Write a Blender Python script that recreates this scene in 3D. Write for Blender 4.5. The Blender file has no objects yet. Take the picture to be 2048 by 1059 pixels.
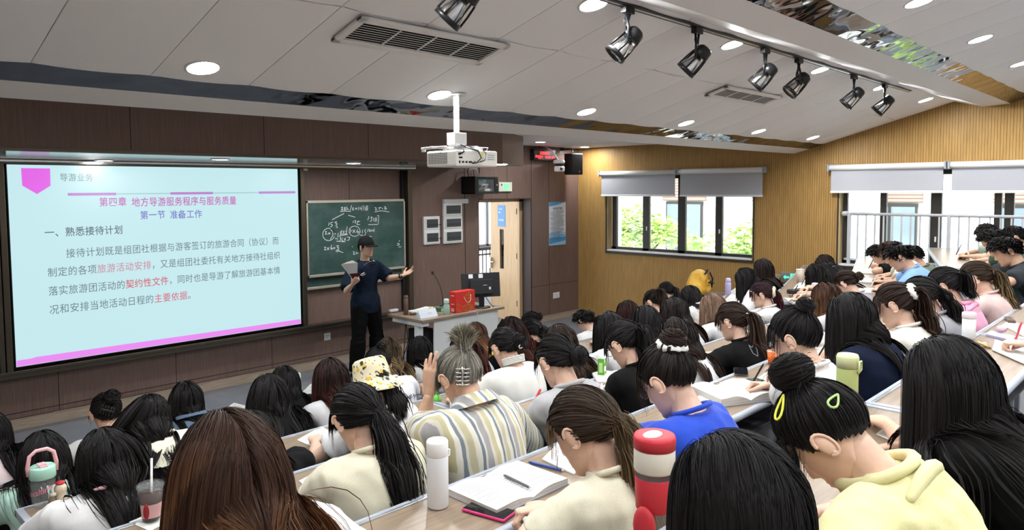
import bpy, math, random
import numpy as np
from mathutils import Vector, Matrix
random.seed(7); RNG = np.random.default_rng(11)
SC = bpy.context.scene
COL = SC.collection
# ---------------------------------------------------------------- camera
CAMF, CAMCY = 1452.27, 464.48
YAW, PITCH, ROLL = 0.8017, 0.0609, -0.0062
CAM = np.array([0.0, 0.0, 2.413])
def _axes():
    cy, sy, cp, sp = math.cos(YAW), math.sin(YAW), math.cos(PITCH), math.sin(PITCH)
    f = np.array([sy*cp, cy*cp, -sp]); r = np.array([cy, -sy, 0.0]); u = np.cross(r, f)
    cr, sr = math.cos(ROLL), math.sin(ROLL)
    return f, r*cr+u*sr, -r*sr+u*cr
CF, CR, CU = _axes()
cam = bpy.data.objects.new('camera', bpy.data.cameras.new('camera'))
COL.objects.link(cam)
_m = Matrix(((CR[0], CU[0], -CF[0], CAM[0]), (CR[1], CU[1], -CF[1], CAM[1]), (CR[2], CU[2], -CF[2], CAM[2]), (0, 0, 0, 1)))
cam.matrix_world = _m
cam.data.sensor_width = 36.0; cam.data.lens = CAMF/2048*36.0
cam.data.shift_y = -(529.5-CAMCY)/2048
cam.data.clip_start = 0.05; cam.data.clip_end = 300
SC.camera = cam
# ---------------------------------------------------------------- view, world, sun
SC.view_settings.view_transform = 'Standard'; SC.view_settings.look = 'None'
SC.view_settings.exposure = 0.92; SC.view_settings.gamma = 1.0
SC.view_settings.use_curve_mapping = False
try:
    SC.cycles.use_denoising = True; SC.cycles.denoiser = 'OPENIMAGEDENOISE'
    SC.cycles.max_bounces = 8; SC.cycles.diffuse_bounces = 4; SC.cycles.glossy_bounces = 4
    SC.cycles.transmission_bounces = 6; SC.cycles.transparent_max_bounces = 8
    SC.cycles.sample_clamp_indirect = 6.0; SC.cycles.caustics_reflective = False; SC.cycles.caustics_refractive = False
except Exception:
    pass
W = bpy.data.worlds.new('overcast_sky'); SC.world = W; W.use_nodes = True
_nt = W.node_tree; _bg = _nt.nodes['Background']
_sky = _nt.nodes.new('ShaderNodeTexSky')
_sky.sky_type = 'HOSEK_WILKIE'; _sky.turbidity = 6.0; _sky.ground_albedo = 0.5
_sky.sun_direction = (0.5, -0.3, 0.81)
_mx = _nt.nodes.new('ShaderNodeMixRGB'); _mx.inputs[0].default_value = 0.7
_mx.inputs[2].default_value = (0.9, 0.95, 1.0, 1)
_nt.links.new(_sky.outputs[0], _mx.inputs[1]); _nt.links.new(_mx.outputs[0], _bg.inputs[0])
_bg.inputs[1].default_value = 3.5
_sun = bpy.data.lights.new('sun', 'SUN'); _sun.energy = 4.2; _sun.angle = math.radians(6)
sun = bpy.data.objects.new('sun', _sun); COL.objects.link(sun)
sun.rotation_euler = Vector((.62, .18, -.76)).to_track_quat('-Z', 'Y').to_euler()
LAMP_STRENGTH = 190.0
# ---------------------------------------------------------------- pixel <-> room helpers (all on real planes of the room)
def ray(x, y):
    return CF + CR*((x-1024)/CAMF) + CU*((CAMCY-y)/CAMF)
def onY(x, y, Y): d = ray(x, y); return CAM + d*(Y/d[1])
def onX(x, y, X): d = ray(x, y); return CAM + d*(X/d[0])
def onZ(x, y, Z): d = ray(x, y); return CAM + d*((Z-CAM[2])/d[2])
def atD(x, y, D): return CAM + ray(x, y)*D
def proj(P):
    v = np.asarray(P, float)-CAM; d = v@CF
    return 1024+CAMF*(v@CR)/d, CAMCY-CAMF*(v@CU)/d, d
# ---------------------------------------------------------------- materials
MATS = {}
def mat(name, col, rough=0.6, metal=0.0, spec=0.4, emit=None, estr=0.0, alpha=1.0, trans=0.0, ior=1.45, sheen=0.0):
    if name in MATS: return MATS[name]
    m = bpy.data.materials.new(name); m.use_nodes = True
    b = m.node_tree.nodes['Principled BSDF']
    b.inputs['Base Color'].default_value = (*col, 1); b.inputs['Roughness'].default_value = rough
    b.inputs['Metallic'].default_value = metal; b.inputs['Specular IOR Level'].default_value = spec
    b.inputs['IOR'].default_value = ior
    if emit: b.inputs['Emission Color'].default_value = (*emit, 1); b.inputs['Emission Strength'].default_value = estr
    if trans: b.inputs['Transmission Weight'].default_value = trans
    if alpha < 1: b.inputs['Alpha'].default_value = alpha
    if sheen: b.inputs['Sheen Weight'].default_value = sheen
    m.diffuse_color = (*col, 1)
    MATS[name] = m; return m
def nodes(m):
    nt = m.node_tree; return nt, nt.nodes, nt.links, nt.nodes['Principled BSDF']
def noise_mix(m, c1, c2, scale=(1, 1, 1), nscale=5, detail=4, bump=0.0, coord='Object', rough=0.6, lo=0.35, hi=0.65, bdist=0.01):
    nt, N, L, b = nodes(m)
    tc = N.new('ShaderNodeTexCoord'); mp = N.new('ShaderNodeMapping'); mp.inputs['Scale'].default_value = scale
    nz = N.new('ShaderNodeTexNoise'); nz.inputs['Scale'].default_value = nscale; nz.inputs['Detail'].default_value = detail; nz.inputs['Roughness'].default_value = rough
    cr = N.new('ShaderNodeValToRGB'); cr.color_ramp.elements[0].position = lo; cr.color_ramp.elements[1].position = hi
    cr.color_ramp.elements[0].color = (*c1, 1); cr.color_ramp.elements[1].color = (*c2, 1)
    L.new(tc.outputs[coord], mp.inputs[0]); L.new(mp.outputs[0], nz.inputs[0]); L.new(nz.outputs[0], cr.inputs[0]); L.new(cr.outputs[0], b.inputs['Base Color'])
    if bump:
        bp = N.new('ShaderNodeBump'); bp.inputs['Strength'].default_value = bump; bp.inputs['Distance'].default_value = bdist
        L.new(nz.outputs[0], bp.inputs['Height']); L.new(bp.outputs[0], b.inputs['Normal'])
    return m
def stripes(m, axis, period, duty, cgap, base_from=None, bump=0.6):
    """grooves: a dark gap every `period` metres along a world axis"""
    nt, N, L, b = nodes(m)
    tc = N.new('ShaderNodeTexCoord'); sp = N.new('ShaderNodeSeparateXYZ'); L.new(tc.outputs['Object'], sp.inputs[0])
    d = N.new('ShaderNodeMath'); d.operation = 'DIVIDE'; d.inputs[1].default_value = period; L.new(sp.outputs[axis], d.inputs[0])
    f = N.new('ShaderNodeMath'); f.operation = 'FRACT'; L.new(d.outputs[0], f.inputs[0])
    g = N.new('ShaderNodeMath'); g.operation = 'GREATER_THAN'; g.inputs[1].default_value = duty; L.new(f.outputs[0], g.inputs[0])
    mx = N.new('ShaderNodeMixRGB'); mx.inputs[2].default_value = (*cgap, 1); L.new(g.outputs[0], mx.inputs[0])
    src = b.inputs['Base Color'].links
    if src: L.new(src[0].from_socket, mx.inputs[1])
    else: mx.inputs[1].default_value = b.inputs['Base Color'].default_value
    L.new(mx.outputs[0], b.inputs['Base Color'])
    bp = N.new('ShaderNodeBump'); bp.invert = True; bp.inputs['Strength'].default_value = bump; bp.inputs['Distance'].default_value = 0.004
    L.new(g.outputs[0], bp.inputs['Height']); L.new(bp.outputs[0], b.inputs['Normal'])
    return m
M_brown = noise_mix(mat('brown_wood_panel', (.09, .062, .055), .5, spec=.35), (.150, .092, .074), (.215, .145, .120), (38, 38, .9), 3.2, 5, 0.15, lo=.3, hi=.7)
M_seam = mat('dark_joint', (.012, .010, .010), .8)
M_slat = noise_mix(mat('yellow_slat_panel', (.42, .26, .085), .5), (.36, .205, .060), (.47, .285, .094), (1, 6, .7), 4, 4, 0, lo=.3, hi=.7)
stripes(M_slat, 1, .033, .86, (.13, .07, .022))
M_white = mat('white_ceiling_paint', (.86, .87, .88), .55)
M_beam = mat('white_beam_paint', (.78, .78, .77), .6)
M_mirror = mat('polished_steel_strip', (.13, .13, .14), .045, 1.0)
_nt2, _N, _L, _b = nodes(M_mirror)
_tc = _N.new('ShaderNodeTexCoord'); _nz = _N.new('ShaderNodeTexNoise'); _nz.inputs['Scale'].default_value = 3.0; _nz.inputs['Detail'].default_value = 1.5
_bp = _N.new('ShaderNodeBump'); _bp.inputs['Strength'].default_value = .55; _bp.inputs['Distance'].default_value = .05
_L.new(_tc.outputs['Object'], _nz.inputs[0]); _L.new(_nz.outputs[0], _bp.inputs['Height']); _L.new(_bp.outputs[0], _b.inputs['Normal'])
M_floor = noise_mix(mat('grey_floor_sheet', (.16, .17, .19), .35), (.150, .160, .178), (.185, .195, .215), (1, 1, 1), 6, 5, .05)
M_lwood = noise_mix(mat('pale_wood_skirting', (.42, .33, .25), .5), (.36, .28, .205), (.47, .375, .29), (2, 30, 30), 3, 4, 0)
M_desk = noise_mix(mat('desk_wood_laminate', (.42, .33, .25), .32), (.185, .135, .092), (.315, .243, .175), (1.6, 26, 20), 2.6, 6, 0.03, lo=.25, hi=.75)
M_alu = mat('brushed_aluminium_edge', (.55, .57, .60), .3, .85)
M_grey = mat('grey_plastic_edge', (.34, .37, .42), .38)
M_greyd = mat('dark_grey_panel', (.085, .09, .10), .55)
M_lgrey = mat('light_grey_steel', (.58, .60, .62), .45)
M_black = mat('black_plastic', (.012, .012, .013), .35)
M_blackm = mat('black_matt', (.018, .018, .02), .65)
M_whitep = mat('white_plastic', (.78, .78, .77), .4)
M_bronze = mat('bronze_metal_frame', (.115, .095, .07), .32, .75)
M_steel = mat('steel', (.6, .6, .6), .25, 1.0)
M_paper = mat('white_paper', (.80, .80, .78), .8)
M_ink = mat('grey_print', (.25, .25, .27), .8)
M_red = mat('red_plastic', (.55, .025, .04), .4)
M_pink = mat('pink_plastic', (.78, .42, .44), .45)
M_mint = mat('mint_plastic', (.36, .62, .50), .45)
M_glass = mat('clear_glass', (1, 1, 1), .02, trans=1.0, ior=1.45)
M_frost = mat('frosted_plastic', (.92, .94, .95), .45, trans=.25, ior=1.2)
M_clear = mat('clear_plastic', (.45, .47, .47), .06, alpha=.10, spec=.8)
M_frame = mat('dark_bronze_window_frame', (.05, .045, .04), .4, .3)
M_blind = noise_mix(mat('grey_blind_fabric', (.30, .31, .34), .85), (.40, .41, .44), (.44, .45, .48), (1, 60, 60), 5, 3, 0)
M_lamp = mat('lamp_diffuser', (1, 1, 1), .5, emit=(.97, .985, 1.0), estr=LAMP_STRENGTH)
# window pane: clear sheet that lets daylight pass
def pane_material():
    m = bpy.data.materials.new('window_glass'); m.use_nodes = True
    nt = m.node_tree; N = nt.nodes; L = nt.links; N.remove(N['Principled BSDF'])
    t = N.new('ShaderNodeBsdfTransparent'); t.inputs[0].default_value = (.93, .96, .96, 1)
    g = N.new('ShaderNodeBsdfGlossy'); g.inputs['Roughness'].default_value = .02
    fr = N.new('ShaderNodeFresnel'); fr.inputs[0].default_value = 1.3
    mx = N.new('ShaderNodeMixShader'); L.new(fr.outputs[0], mx.inputs[0]); L.new(t.outputs[0], mx.inputs[1]); L.new(g.outputs[0], mx.inputs[2])
    L.new(mx.outputs[0], N['Material Output'].inputs[0]); return m
M_pane = pane_material()
# ---------------------------------------------------------------- mesh builder
class MB:
    def __init__(s): s.v = []; s.f = []; s.m = []; s.mats = []; s.sm = []
    def mi(s, m):
        if m not in s.mats: s.mats.append(m)
        return s.mats.index(m)
    def add(s, vs, fs, m, smooth=False):
        o = len(s.v); i = s.mi(m)
        s.v.extend([tuple(map(float, p)) for p in vs])
        for f in fs: s.f.append(tuple(o+k for k in f)); s.m.append(i); s.sm.append(smooth)
        return s
    def box(s, lo, hi, m, M=None):
        x0, y0, z0 = lo; x1, y1, z1 = hi
        vs = [(x0, y0, z0), (x1, y0, z0), (x1, y1, z0), (x0, y1, z0), (x0, y0, z1), (x1, y0, z1), (x1, y1, z1), (x0, y1, z1)]
        if M is not None: vs = [tuple(M @ Vector(p)) for p in vs]
        return s.add(vs, [(0, 3, 2, 1), (4, 5, 6, 7), (0, 1, 5, 4), (1, 2, 6, 5), (2, 3, 7, 6), (3, 0, 4, 7)], m)
    def cbox(s, c, size, m, M=None):
        return s.box([c[i]-size[i]/2 for i in range(3)], [c[i]+size[i]/2 for i in range(3)], m, M)
    def poly(s, pts, m, thick=None):
        """flat polygon (3-D points); with `thick` (vector) it becomes a slab"""
        n = len(pts)
        if thick is None: return s.add(pts, [tuple(range(n))], m)
        t = np.array(thick); p2 = [tuple(np.array(p)+t) for p in pts]
        fs = [tuple(range(n))[::-1], tuple(range(n, 2*n))]+[(i, (i+1) % n, n+(i+1) % n, n+i) for i in range(n)]
        return s.add(list(pts)+p2, fs, m)
    def tube(s, pts, rad, m, seg=8, cap=True, smooth=True, flat=1.0):
        P = [np.array(p, float) for p in pts]; n = len(P)
        if not hasattr(rad, '__len__'): rad = [rad]*n
        vs = []; ref = None
        for i in range(n):
            t = P[min(i+1, n-1)]-P[max(i-1, 0)]; t = t/(np.linalg.norm(t)+1e-12)
            if ref is None:
                ref = np.array([0, 0, 1.0]) if abs(t[2]) < .9 else np.array([1.0, 0, 0])
            a = np.cross(ref, t); a /= (np.linalg.norm(a)+1e-12); b = np.cross(t, a); ref = b
            for k in range(seg):
                th = 2*math.pi*k/seg; vs.append(P[i]+rad[i]*(a*math.cos(th)+b*math.sin(th)*flat))
        fs = [(i*seg+k, i*seg+(k+1) % seg, (i+1)*seg+(k+1) % seg, (i+1)*seg+k) for i in range(n-1) for k in range(seg)]
        if cap: fs += [tuple(range(seg))[::-1], tuple((n-1)*seg+k for k in range(seg))]
        return s.add(vs, fs, m, smooth)
    def lathe(s, prof, m, c=(0, 0, 0), seg=24, smooth=True, axis=None, close=True):
        vs = []; n = len(prof)
        A = Matrix.Identity(3)
        if axis is not None: A = Vector((0, 0, 1)).rotation_difference(Vector(axis)).to_matrix()
        for r, z in prof:
            for k in range(seg):
                th = 2*math.pi*k/seg; q = A @ Vector((r*math.cos(th), r*math.sin(th), z)); vs.append((q[0]+c[0], q[1]+c[1], q[2]+c[2]))
        fs = [(i*seg+k, i*seg+(k+1) % seg, (i+1)*seg+(k+1) % seg, (i+1)*seg+k) for i in range(n-1) for k in range(seg)]
        if close: fs += [tuple(range(seg))[::-1], tuple((n-1)*seg+k for k in range(seg))]
        return s.add(vs, fs, m, smooth)
    def ell(s, c, r, m, R=None, nu=12, nv=8, smooth=True):
        vs = []; fs = []
        for j in range(nv+1):
            ph = math.pi*j/nv
            for i in range(nu):
                th = 2*math.pi*i/nu
                p = np.array([r[0]*math.sin(ph)*math.cos(th), r[1]*math.sin(ph)*math.sin(th), -r[2]*math.cos(ph)])
                if R is not None: p = R@p
                vs.append(p+np.array(c))
        for j in range(nv):
            for i in range(nu): fs.append((j*nu+i, j*nu+(i+1) % nu, (j+1)*nu+(i+1) % nu, (j+1)*nu+i))
        return s.add(vs, fs, m, smooth)
    def mesh(s, name):
        me = bpy.data.meshes.new(name); me.from_pydata(s.v, [], s.f)
        for m in s.mats: me.materials.append(m)
        me.polygons.foreach_set('material_index', s.m); me.polygons.foreach_set('use_smooth', s.sm)
        me.update(); return me
    def obj(s, name, parent=None, bevel=0.0, origin=None, seg=2):
        if origin is not None:
            ox, oy, oz = origin; s.v = [(a-ox, b-oy, c-oz) for a, b, c in s.v]
        o = bpy.data.objects.new(name, s.mesh(name)); COL.objects.link(o)
        if origin is not None: o.location = origin
        if parent is not None: o.parent = parent
        if bevel:
            bv = o.modifiers.new('bevel', 'BEVEL'); bv.width = bevel; bv.segments = seg; bv.limit_method = 'ANGLE'; bv.angle_limit = math.radians(40)
        return o
def tag(o, label, cat, group=None, kind=None):
    if label: o['label'] = label
    if cat: o['category'] = cat
    if group: o['group'] = group
    if kind: o['kind'] = kind
    return o
def struct(o): o['kind'] = 'structure'; return o
def empty(name, loc=(0, 0, 0), rz=0.0):
    o = bpy.data.objects.new(name, None); COL.objects.link(o); o.location = tuple(loc); o.rotation_euler = (0, 0, rz); o.empty_display_size = .05
    return o
def text_mesh(body, size=1.0, offset=0.0):
    c = bpy.data.curves.new('lettering', 'FONT'); c.body = body; c.size = size; c.offset = offset; c.resolution_u = 3
    o = bpy.data.objects.new('lettering', c); TMP.collection.objects.link(o)
    TMP.view_layers[0].update(); dg = TMP.view_layers[0].depsgraph
    me = bpy.data.meshes.new_from_object(o.evaluated_get(dg), depsgraph=dg)
    n = len(me.vertices); co = np.empty(n*3); me.vertices.foreach_get('co', co); co = co.reshape(-1, 3)
    fs = [tuple(p.vertices) for p in me.polygons]
    bpy.data.objects.remove(o); bpy.data.curves.remove(c); bpy.data.meshes.remove(me)
    return co, fs
TMP = bpy.data.scenes.new('workbench')
def put_text(mb, body, p0, p1, up, height, m, offset=0.0, shear=0.0, centre=True):
    """letters whose strip runs from p0 to p1 (3-D, left and right end of the middle line), `up` = up direction"""
    co, fs = text_mesh(body, 1.0, offset)
    if not len(co): return
    x0, x1 = co[:, 0].min(), co[:, 0].max(); y0, y1 = co[:, 1].min(), co[:, 1].max()
    p0 = np.array(p0, float); p1 = np.array(p1, float); up = np.array(up, float)
    u = (co[:, 0]-x0)/(x1-x0); v = (co[:, 1]-(y0+y1)/2)/(y1-y0)
    P = p0+np.outer(u, p1-p0)+np.outer(v*height, up)
    mb.add(P, fs, m)
# ================================================================ ROOM SHELL
YF, XR = 8.65, 10.74                     # front wall plane, window wall plane
XL, YB = -3.2, -5.0
ZU = 2.733; YS = 6.58                    # soffit underside, soffit face
def g_seam(mb, x, z0, z1, y, w=.006):
    mb.box((x-w/2, y-.0015, z0), (x+w/2, y+.01, z1), M_seam)
# ---- front wall with door opening
DX0, DX1, DZ = 8.15, 9.42, 2.235
mb = MB()
mb.box((XL, YF, -.02), (DX0, YF+.26, 3.3), M_brown)
mb.box((DX1, YF, -.02), (XR+.3, YF+.26, 3.3), M_brown)
mb.box((DX0, YF, DZ), (DX1, YF+.26, 3.3), M_brown)
for x in (-.32, .88, 2.08, 3.28, 4.48, 5.69, 6.73):
    g_seam(mb, x, 0, 2.75, YF)
g_seam(mb, 7.85, 0, 3.15, YF, .012)
for x in (8.82, 9.90): g_seam(mb, x, DZ if x < 9.4 else 0, 3.15, YF)
g_seam(mb, 9.43, 0, 3.15, YF, .008)
mb.box((XL, YF-.0015, .165), (DX0-.3, YF+.01, .172), M_seam)
mb.box((DX1, YF-.0015, .655), (XR, YF+.01, .661), M_seam)
struct(mb.obj('wall_front'))
# ---- right wall (slatted) with two window openings
WIN = [(5.16, 7.98, 1.275, 2.62), (0.25, 3.87, 1.29, 2.62)]
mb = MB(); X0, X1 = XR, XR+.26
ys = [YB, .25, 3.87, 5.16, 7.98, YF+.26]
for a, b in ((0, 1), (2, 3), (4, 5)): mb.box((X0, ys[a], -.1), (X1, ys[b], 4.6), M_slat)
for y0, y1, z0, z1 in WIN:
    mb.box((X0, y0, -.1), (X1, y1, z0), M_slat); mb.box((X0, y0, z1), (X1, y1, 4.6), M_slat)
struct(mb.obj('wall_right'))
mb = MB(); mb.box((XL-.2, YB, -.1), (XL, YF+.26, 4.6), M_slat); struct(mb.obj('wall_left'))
mb = MB(); mb.box((XL-.2, YB-.2, -.1), (XR+.3, YB, 4.6), M_beam); struct(mb.obj('wall_back'))
# ---- tiers of the floor
ROWS = {}                                # row -> far edge Y of the desks, desk height, floor height
for i, k in enumerate('EDCBAZY'):
    ROWS[k] = (5.31-.8775*i, .743+.171*i, .171*i)
WROT = math.radians(17.0); WU = np.array([math.cos(WROT), math.sin(WROT), 0]); WV = np.array([-math.sin(WROT), math.cos(WROT), 0])
# wing rows: far-edge left end (x, y), desk height, floor height
WING = {'W0': ((5.75, 3.54), 1.085, .342), 'W1': ((7.07, 3.23), 1.256, .513), 'W2': ((6.62, 2.34), 1.427, .684), 'W3': ((6.69, 1.50), 1.598, .855)}
mb = MB()
mb.box((XL, YB, -.12), (XR, YF+.26, 0), M_floor)
for k in 'DCBAZ':
    yf, zd, zf = ROWS[k]; x1 = {'D': 7.0, 'C': 6.9, 'B': 6.6, 'A': 6.6, 'Z': 6.9}[k]
    mb.box((XL, YB, -.12+zf-.171), (x1, yf+.10, zf), M_floor)
mb.box((XL, YB, .6), (XR, -.87, 1.026), M_floor)
for k, zf in (('W0', .342), ('W1', .513), ('W2', .684), ('W3', .855)):
    o = np.array([*WING[k][0], 0.0])+WV*.1-WU*.12
    L = 6.0; D = 3.6
    P = [o, o+WU*L, o+WU*L-WV*D, o-WV*D]
    P = [np.array([min(p[0], XR), p[1], 0]) for p in P]
    mb.poly([(p[0], p[1], -.1) for p in P], M_floor, (0, 0, zf+.1015))
struct(mb.obj('floor'))
# ---- skirting
mb = MB()
for a, b in ((XL, DX0-.02), (DX1+.02, XR)): mb.box((a, YF-.02, 0), (b, YF, .115), M_lwood); mb.box((a, YF-.026, .107), (b, YF, .115), M_lwood)
struct(mb.obj('baseboard_front'))
# ---- ceiling
SLOPE = .2835; CY, CZ = 4.1, 3.025
def ceil1(y): return CZ+SLOPE*(CY-y)
C2Y, C2Z = 1.65, 3.485
def ceil2(y): return C2Z+.25*(C2Y-y)
def panel(mb, x0, x1, ya, yb, zf, m, bow=.011, gap=.0025):
    n = 6; vs = []; xs = np.linspace(x0+gap, x1-gap, n+1)
    for y in (ya-gap, yb+gap):
        for x in xs:
            t = (x-x0)/(x1-x0)*2-1; vs.append((x, y, zf(y)-bow*(1-t*t)))
    k = n+1
    fs = [(i, i+1, k+i+1, k+i) for i in range(n)]
    mb.add(vs, fs, m, True)
    for i in (0, n):                      # turned-up sides
        a, b = vs[i], vs[k+i]; mb.add([a, b, (b[0], b[1], b[2]+.03), (a[0], a[1], a[2]+.03)], [(0, 1, 2, 3)], m)
mb = MB()
x = .93-.547*8
while x < XR:
    for ya, yb in ((CY, 3.11), (3.11, 2.44)): panel(mb, x, min(x+.547, XR), ya, yb, ceil1, M_white)
    for ya, yb in ((C2Y, .8), (.8, -.4), (-.4, -1.6)): panel(mb, x, min(x+.547, XR), ya, yb, ceil2, M_white)
    for ya, yb in ((YF, 6.6), (6.6, 4.9)): panel(mb, x, min(x+.547, XR), ya, yb, lambda y: 3.15, M_white, .003)
    x += .547
mb.box((XL, YB, 4.30), (XR, -1.6, 4.36), M_white)
# closed deck above the panels
for (ya, za), (yb, zb) in (((YF+.2, 3.2), (4.75, 3.2)), ((4.75, 3.1), (2.2, 3.66)), ((2.2, 3.5), (-1.62, 4.4))):
    mb.add([(XL, ya, za), (XR, ya, za), (XR, yb, zb), (XL, yb, zb)], [(0, 1, 2, 3)], M_white)
struct(mb.obj('ceiling'))
def prism_x(mb, prof, m, x0=XL, x1=XR):
    n = len(prof); vs = [(x0, y, z) for y, z in prof]+[(x1, y, z) for y, z in prof]
    fs = [tuple(range(n)), tuple(range(n, 2*n))[::-1]]+[(i, n+i, n+(i+1) % n, (i+1) % n) for i in range(n)]
    mb.add(vs, fs, m)
mb = MB(); prism_x(mb, [(4.98, 3.16), (4.68, 2.912), (4.53, 2.900), (4.30, 2.958), (4.32, 3.16)], M_beam); struct(mb.obj('trim_1'))
mb = MB(); prism_x(mb, [(2.46, 3.49), (2.14, 3.395), (1.85, 3.412), (1.87, 3.7), (2.46, 3.7)], M_beam); struct(mb.obj('trim_2'))
mb = MB()
def strip(mb, y0, z0, y1, z1):
    n = 64; xs = np.linspace(XL, XR, n+1); vs = []
    for (y, z) in ((y0, z0), (y1, z1)): vs += [(x, y, z) for x in xs]
    k = n+1; mb.add(vs, [(i, i+1, k+i+1, k+i) for i in range(n)], M_mirror, True)
strip(mb, 4.30, 2.958, 4.10, 3.022); struct(mb.obj('trim_3'))
mb = MB(); strip(mb, 1.85, 3.412, 1.65, 3.482); struct(mb.obj('trim_4'))
# ---- soffit over the boards
mb = MB()
P = [(XL, YS), (6.63, YS), (7.63, 7.15), (7.63, YF), (XL, YF)]
mb.poly([(a, b, ZU) for a, b in P], M_brown, (0, 0, 3.16-ZU))
for x in (-2.59, -1.39, -.2, 1.0, 2.19, 3.385, 4.58, 5.77): g_seam(mb, x, ZU+.02, 3.15, YS)
d = np.array([1.0, .57])/math.hypot(1, .57)
mb.box((XL, YS-.004, ZU-.012), (6.63, YS+.02, ZU+.012), M_bronze)
struct(mb.obj('wall_soffit'))
M_glossp = mat('grey_gloss_panel', (.20, .20, .205), .12, spec=.6)
mb = MB()
mb.poly([(a, b, ZU-.004) for a, b in ((XL, YS+.25), (6.55, YS+.25), (7.4, 7.3), (7.4, YF-.05), (XL, YF-.05))], M_glossp, (0, 0, .004))
struct(mb.obj('trim_5'))
# ---------------------------------------------------------------- lamps
def downlight(x, y, z, slope, label, r=.078, group='ceiling downlights', grow=1.0):
    t = empty('downlight', (x, y, z)); t.rotation_euler = (-math.atan(slope), 0, 0)
    tag(t, label, 'ceiling light', group)
    m = MB(); m.lathe([(r+.016, .004), (r+.016, -.004), (r+.004, -.008), (r, -.004), (r, .004)], M_whitep, seg=28, close=False); m.obj('trim_ring', t)
    m = MB(); m.lathe([(.0005, -.003), (r*.6, -.0035), (r, -.003), (r, .003)], M_lamp, seg=28, close=False); m.obj('diffuser', t)
    return t
LX = [.04, 1.68, 3.33, 4.98, 6.62, 8.26, 9.88]
NM = ['first', 'second', 'third', 'fourth', 'fifth', 'sixth', 'seventh']
for i, x in enumerate(LX):
    downlight(x, 3.92, ceil1(3.92)-.008, SLOPE, None if 0 else ('round downlight in the low row beside the front beam, %s from the screen end' % NM[i]))
    downlight(x, 2.57, ceil1(2.57)-.008, SLOPE, 'round downlight in the row along the spotlight track, %s from the screen end' % NM[i])
for i, x in enumerate((1.7, 3.38, 5.04, 6.65, 8.27, 9.9)):
    downlight(x, 1.36, ceil2(1.36)-.008, .25, 'round downlight behind the rear beam, %s from the screen end' % NM[i])
for yy in (0.0, -1.2, -2.6):  # unseen lamps assumed behind the camera, more added to brighten the foreground
    for i, x in enumerate((-1.6, .1, 1.7, 3.38, 5.04, 6.65, 9.9)):
        downlight(x, yy, (ceil2(yy)-.008 if yy > -1.5 else 4.292), .25 if yy > -1.5 else 0, 'unseen round downlight added above the rear rows to brighten the foreground', group='added rear downlights')
for x, y, s in ((8.69, 7.77, 'beside the brown soffit'), (10.36, 8.19, 'above the black loudspeaker')):
    downlight(x, y, 3.146, 0, 'round downlight in the flat front ceiling '+s)
for px, py, s in ((707, 326, 'above the blackboard'), (190, 322, 'above the left end of the screen'), (943, 326, 'left of the soffit corner'), (1002, 329, 'at the soffit corner'), (440, 318, 'above the right half of the screen')):
    p = onZ(px, py, ZU-.006)
    downlight(p[0], min(p[1], 8.3), ZU-.006, 0, 'round downlight under the brown soffit '+s, group='soffit downlights')
# ---- ceiling vents
def vent(x0, x1, y0, y1, label):
    t = empty('ceiling_vent', ((x0+x1)/2, (y0+y1)/2, ceil1((y0+y1)/2)-.024)); t.rotation_euler = (-math.atan(SLOPE), 0, 0)
    tag(t, label, 'air vent', 'ceiling air vents')
    w, h = (x1-x0)/2, (y1-y0)/2*1.04; fw = .045
    m = MB()
    for lo, hi in (((-w, -h, -.012), (w, -h+fw, .006)), ((-w, h-fw, -.012), (w, h, .006)), ((-w, -h, -.012), (-w+fw, h, .006)), ((w-fw, -h, -.012), (w, h, .006))): m.box(lo, hi, M_whitep)
    m.obj('frame', t, .004)
    m = MB(); m.box((-w+fw, -h+fw, .002), (w-fw, h-fw, .006), M_blackm); m.obj('backing', t)
    n = 9; m = MB()
    for i in range(n):
        yy = -h+fw+(i+.5)*(2*h-2*fw)/n
        m.box((-w+fw, -.006, -.0012), (w-fw, .006, .0012), M_whitep, Matrix.Translation((0, yy, -.004)) @ Matrix.Rotation(.5, 4, 'X'))
    for i in range(1, 4): m.box((-w+fw+(2*w-2*fw)*i/4-.004, -h+fw, -.008), (-w+fw+(2*w-2*fw)*i/4+.004, h-fw, -.001), M_whitep)
    m.obj('grille', t)
vent(2.14, 3.215, 3.115, 3.40, 'large white slatted air vent in the sloped ceiling above the projector')
vent(5.90, 7.02, 3.085, 3.31, 'smaller looking slatted air vent in the ceiling below the row of spotlights')
# ---------------------------------------------------------------- windows
def window(n, y0, y1, z0, z1, mull, label, sash):
    t = empty('window_%d' % n, (XR, y0, z0)); t['kind'] = 'structure'; t['label'] = label
    m = MB(); fx0, fx1 = .13, .19; h = z1-z0; w = y1-y0
    m.box((fx0, 0, 0), (fx1, w, .06), M_frame); m.box((fx0, 0, h-.06), (fx1, w, h), M_frame)
    for a, b in mull: m.box((fx0, a-y0, 0), (fx1, b-y0, h), M_frame)
    m.obj('window_frame', t, .004)
    m = MB(); m.box((.155, .02, .05), (.161, w-.02, h-.04), M_pane); m.obj('pane', t)
    m = MB(); m.box((-.012, .013, -.025), (.13, w-.013, .012), M_whitep); m.box((-.02, -.02, -.055), (-.004, w+.02, -.012), M_frame); m.box((-.016, -.02, -.03), (-.002, -.002, h), M_frame); m.box((-.016, w+.002, -.03), (-.002, w+.02, h), M_frame); m.obj('window_sill', t)
    m = MB(); lin = mat('pale_wood_lining', (.55, .42, .22), .5)
    m.box((0.004, -.0, 0), (.13, .012, h), lin); m.box((0.004, w-.012, 0), (.13, w, h), lin); m.obj('window_reveal', t)
    m = MB()
    for yy in sash: m.box((.115, yy-y0-.01, h*.28), (.13, yy-y0+.01, h*.28+.07), M_whitep)
    m.obj('latch', t)
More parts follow.
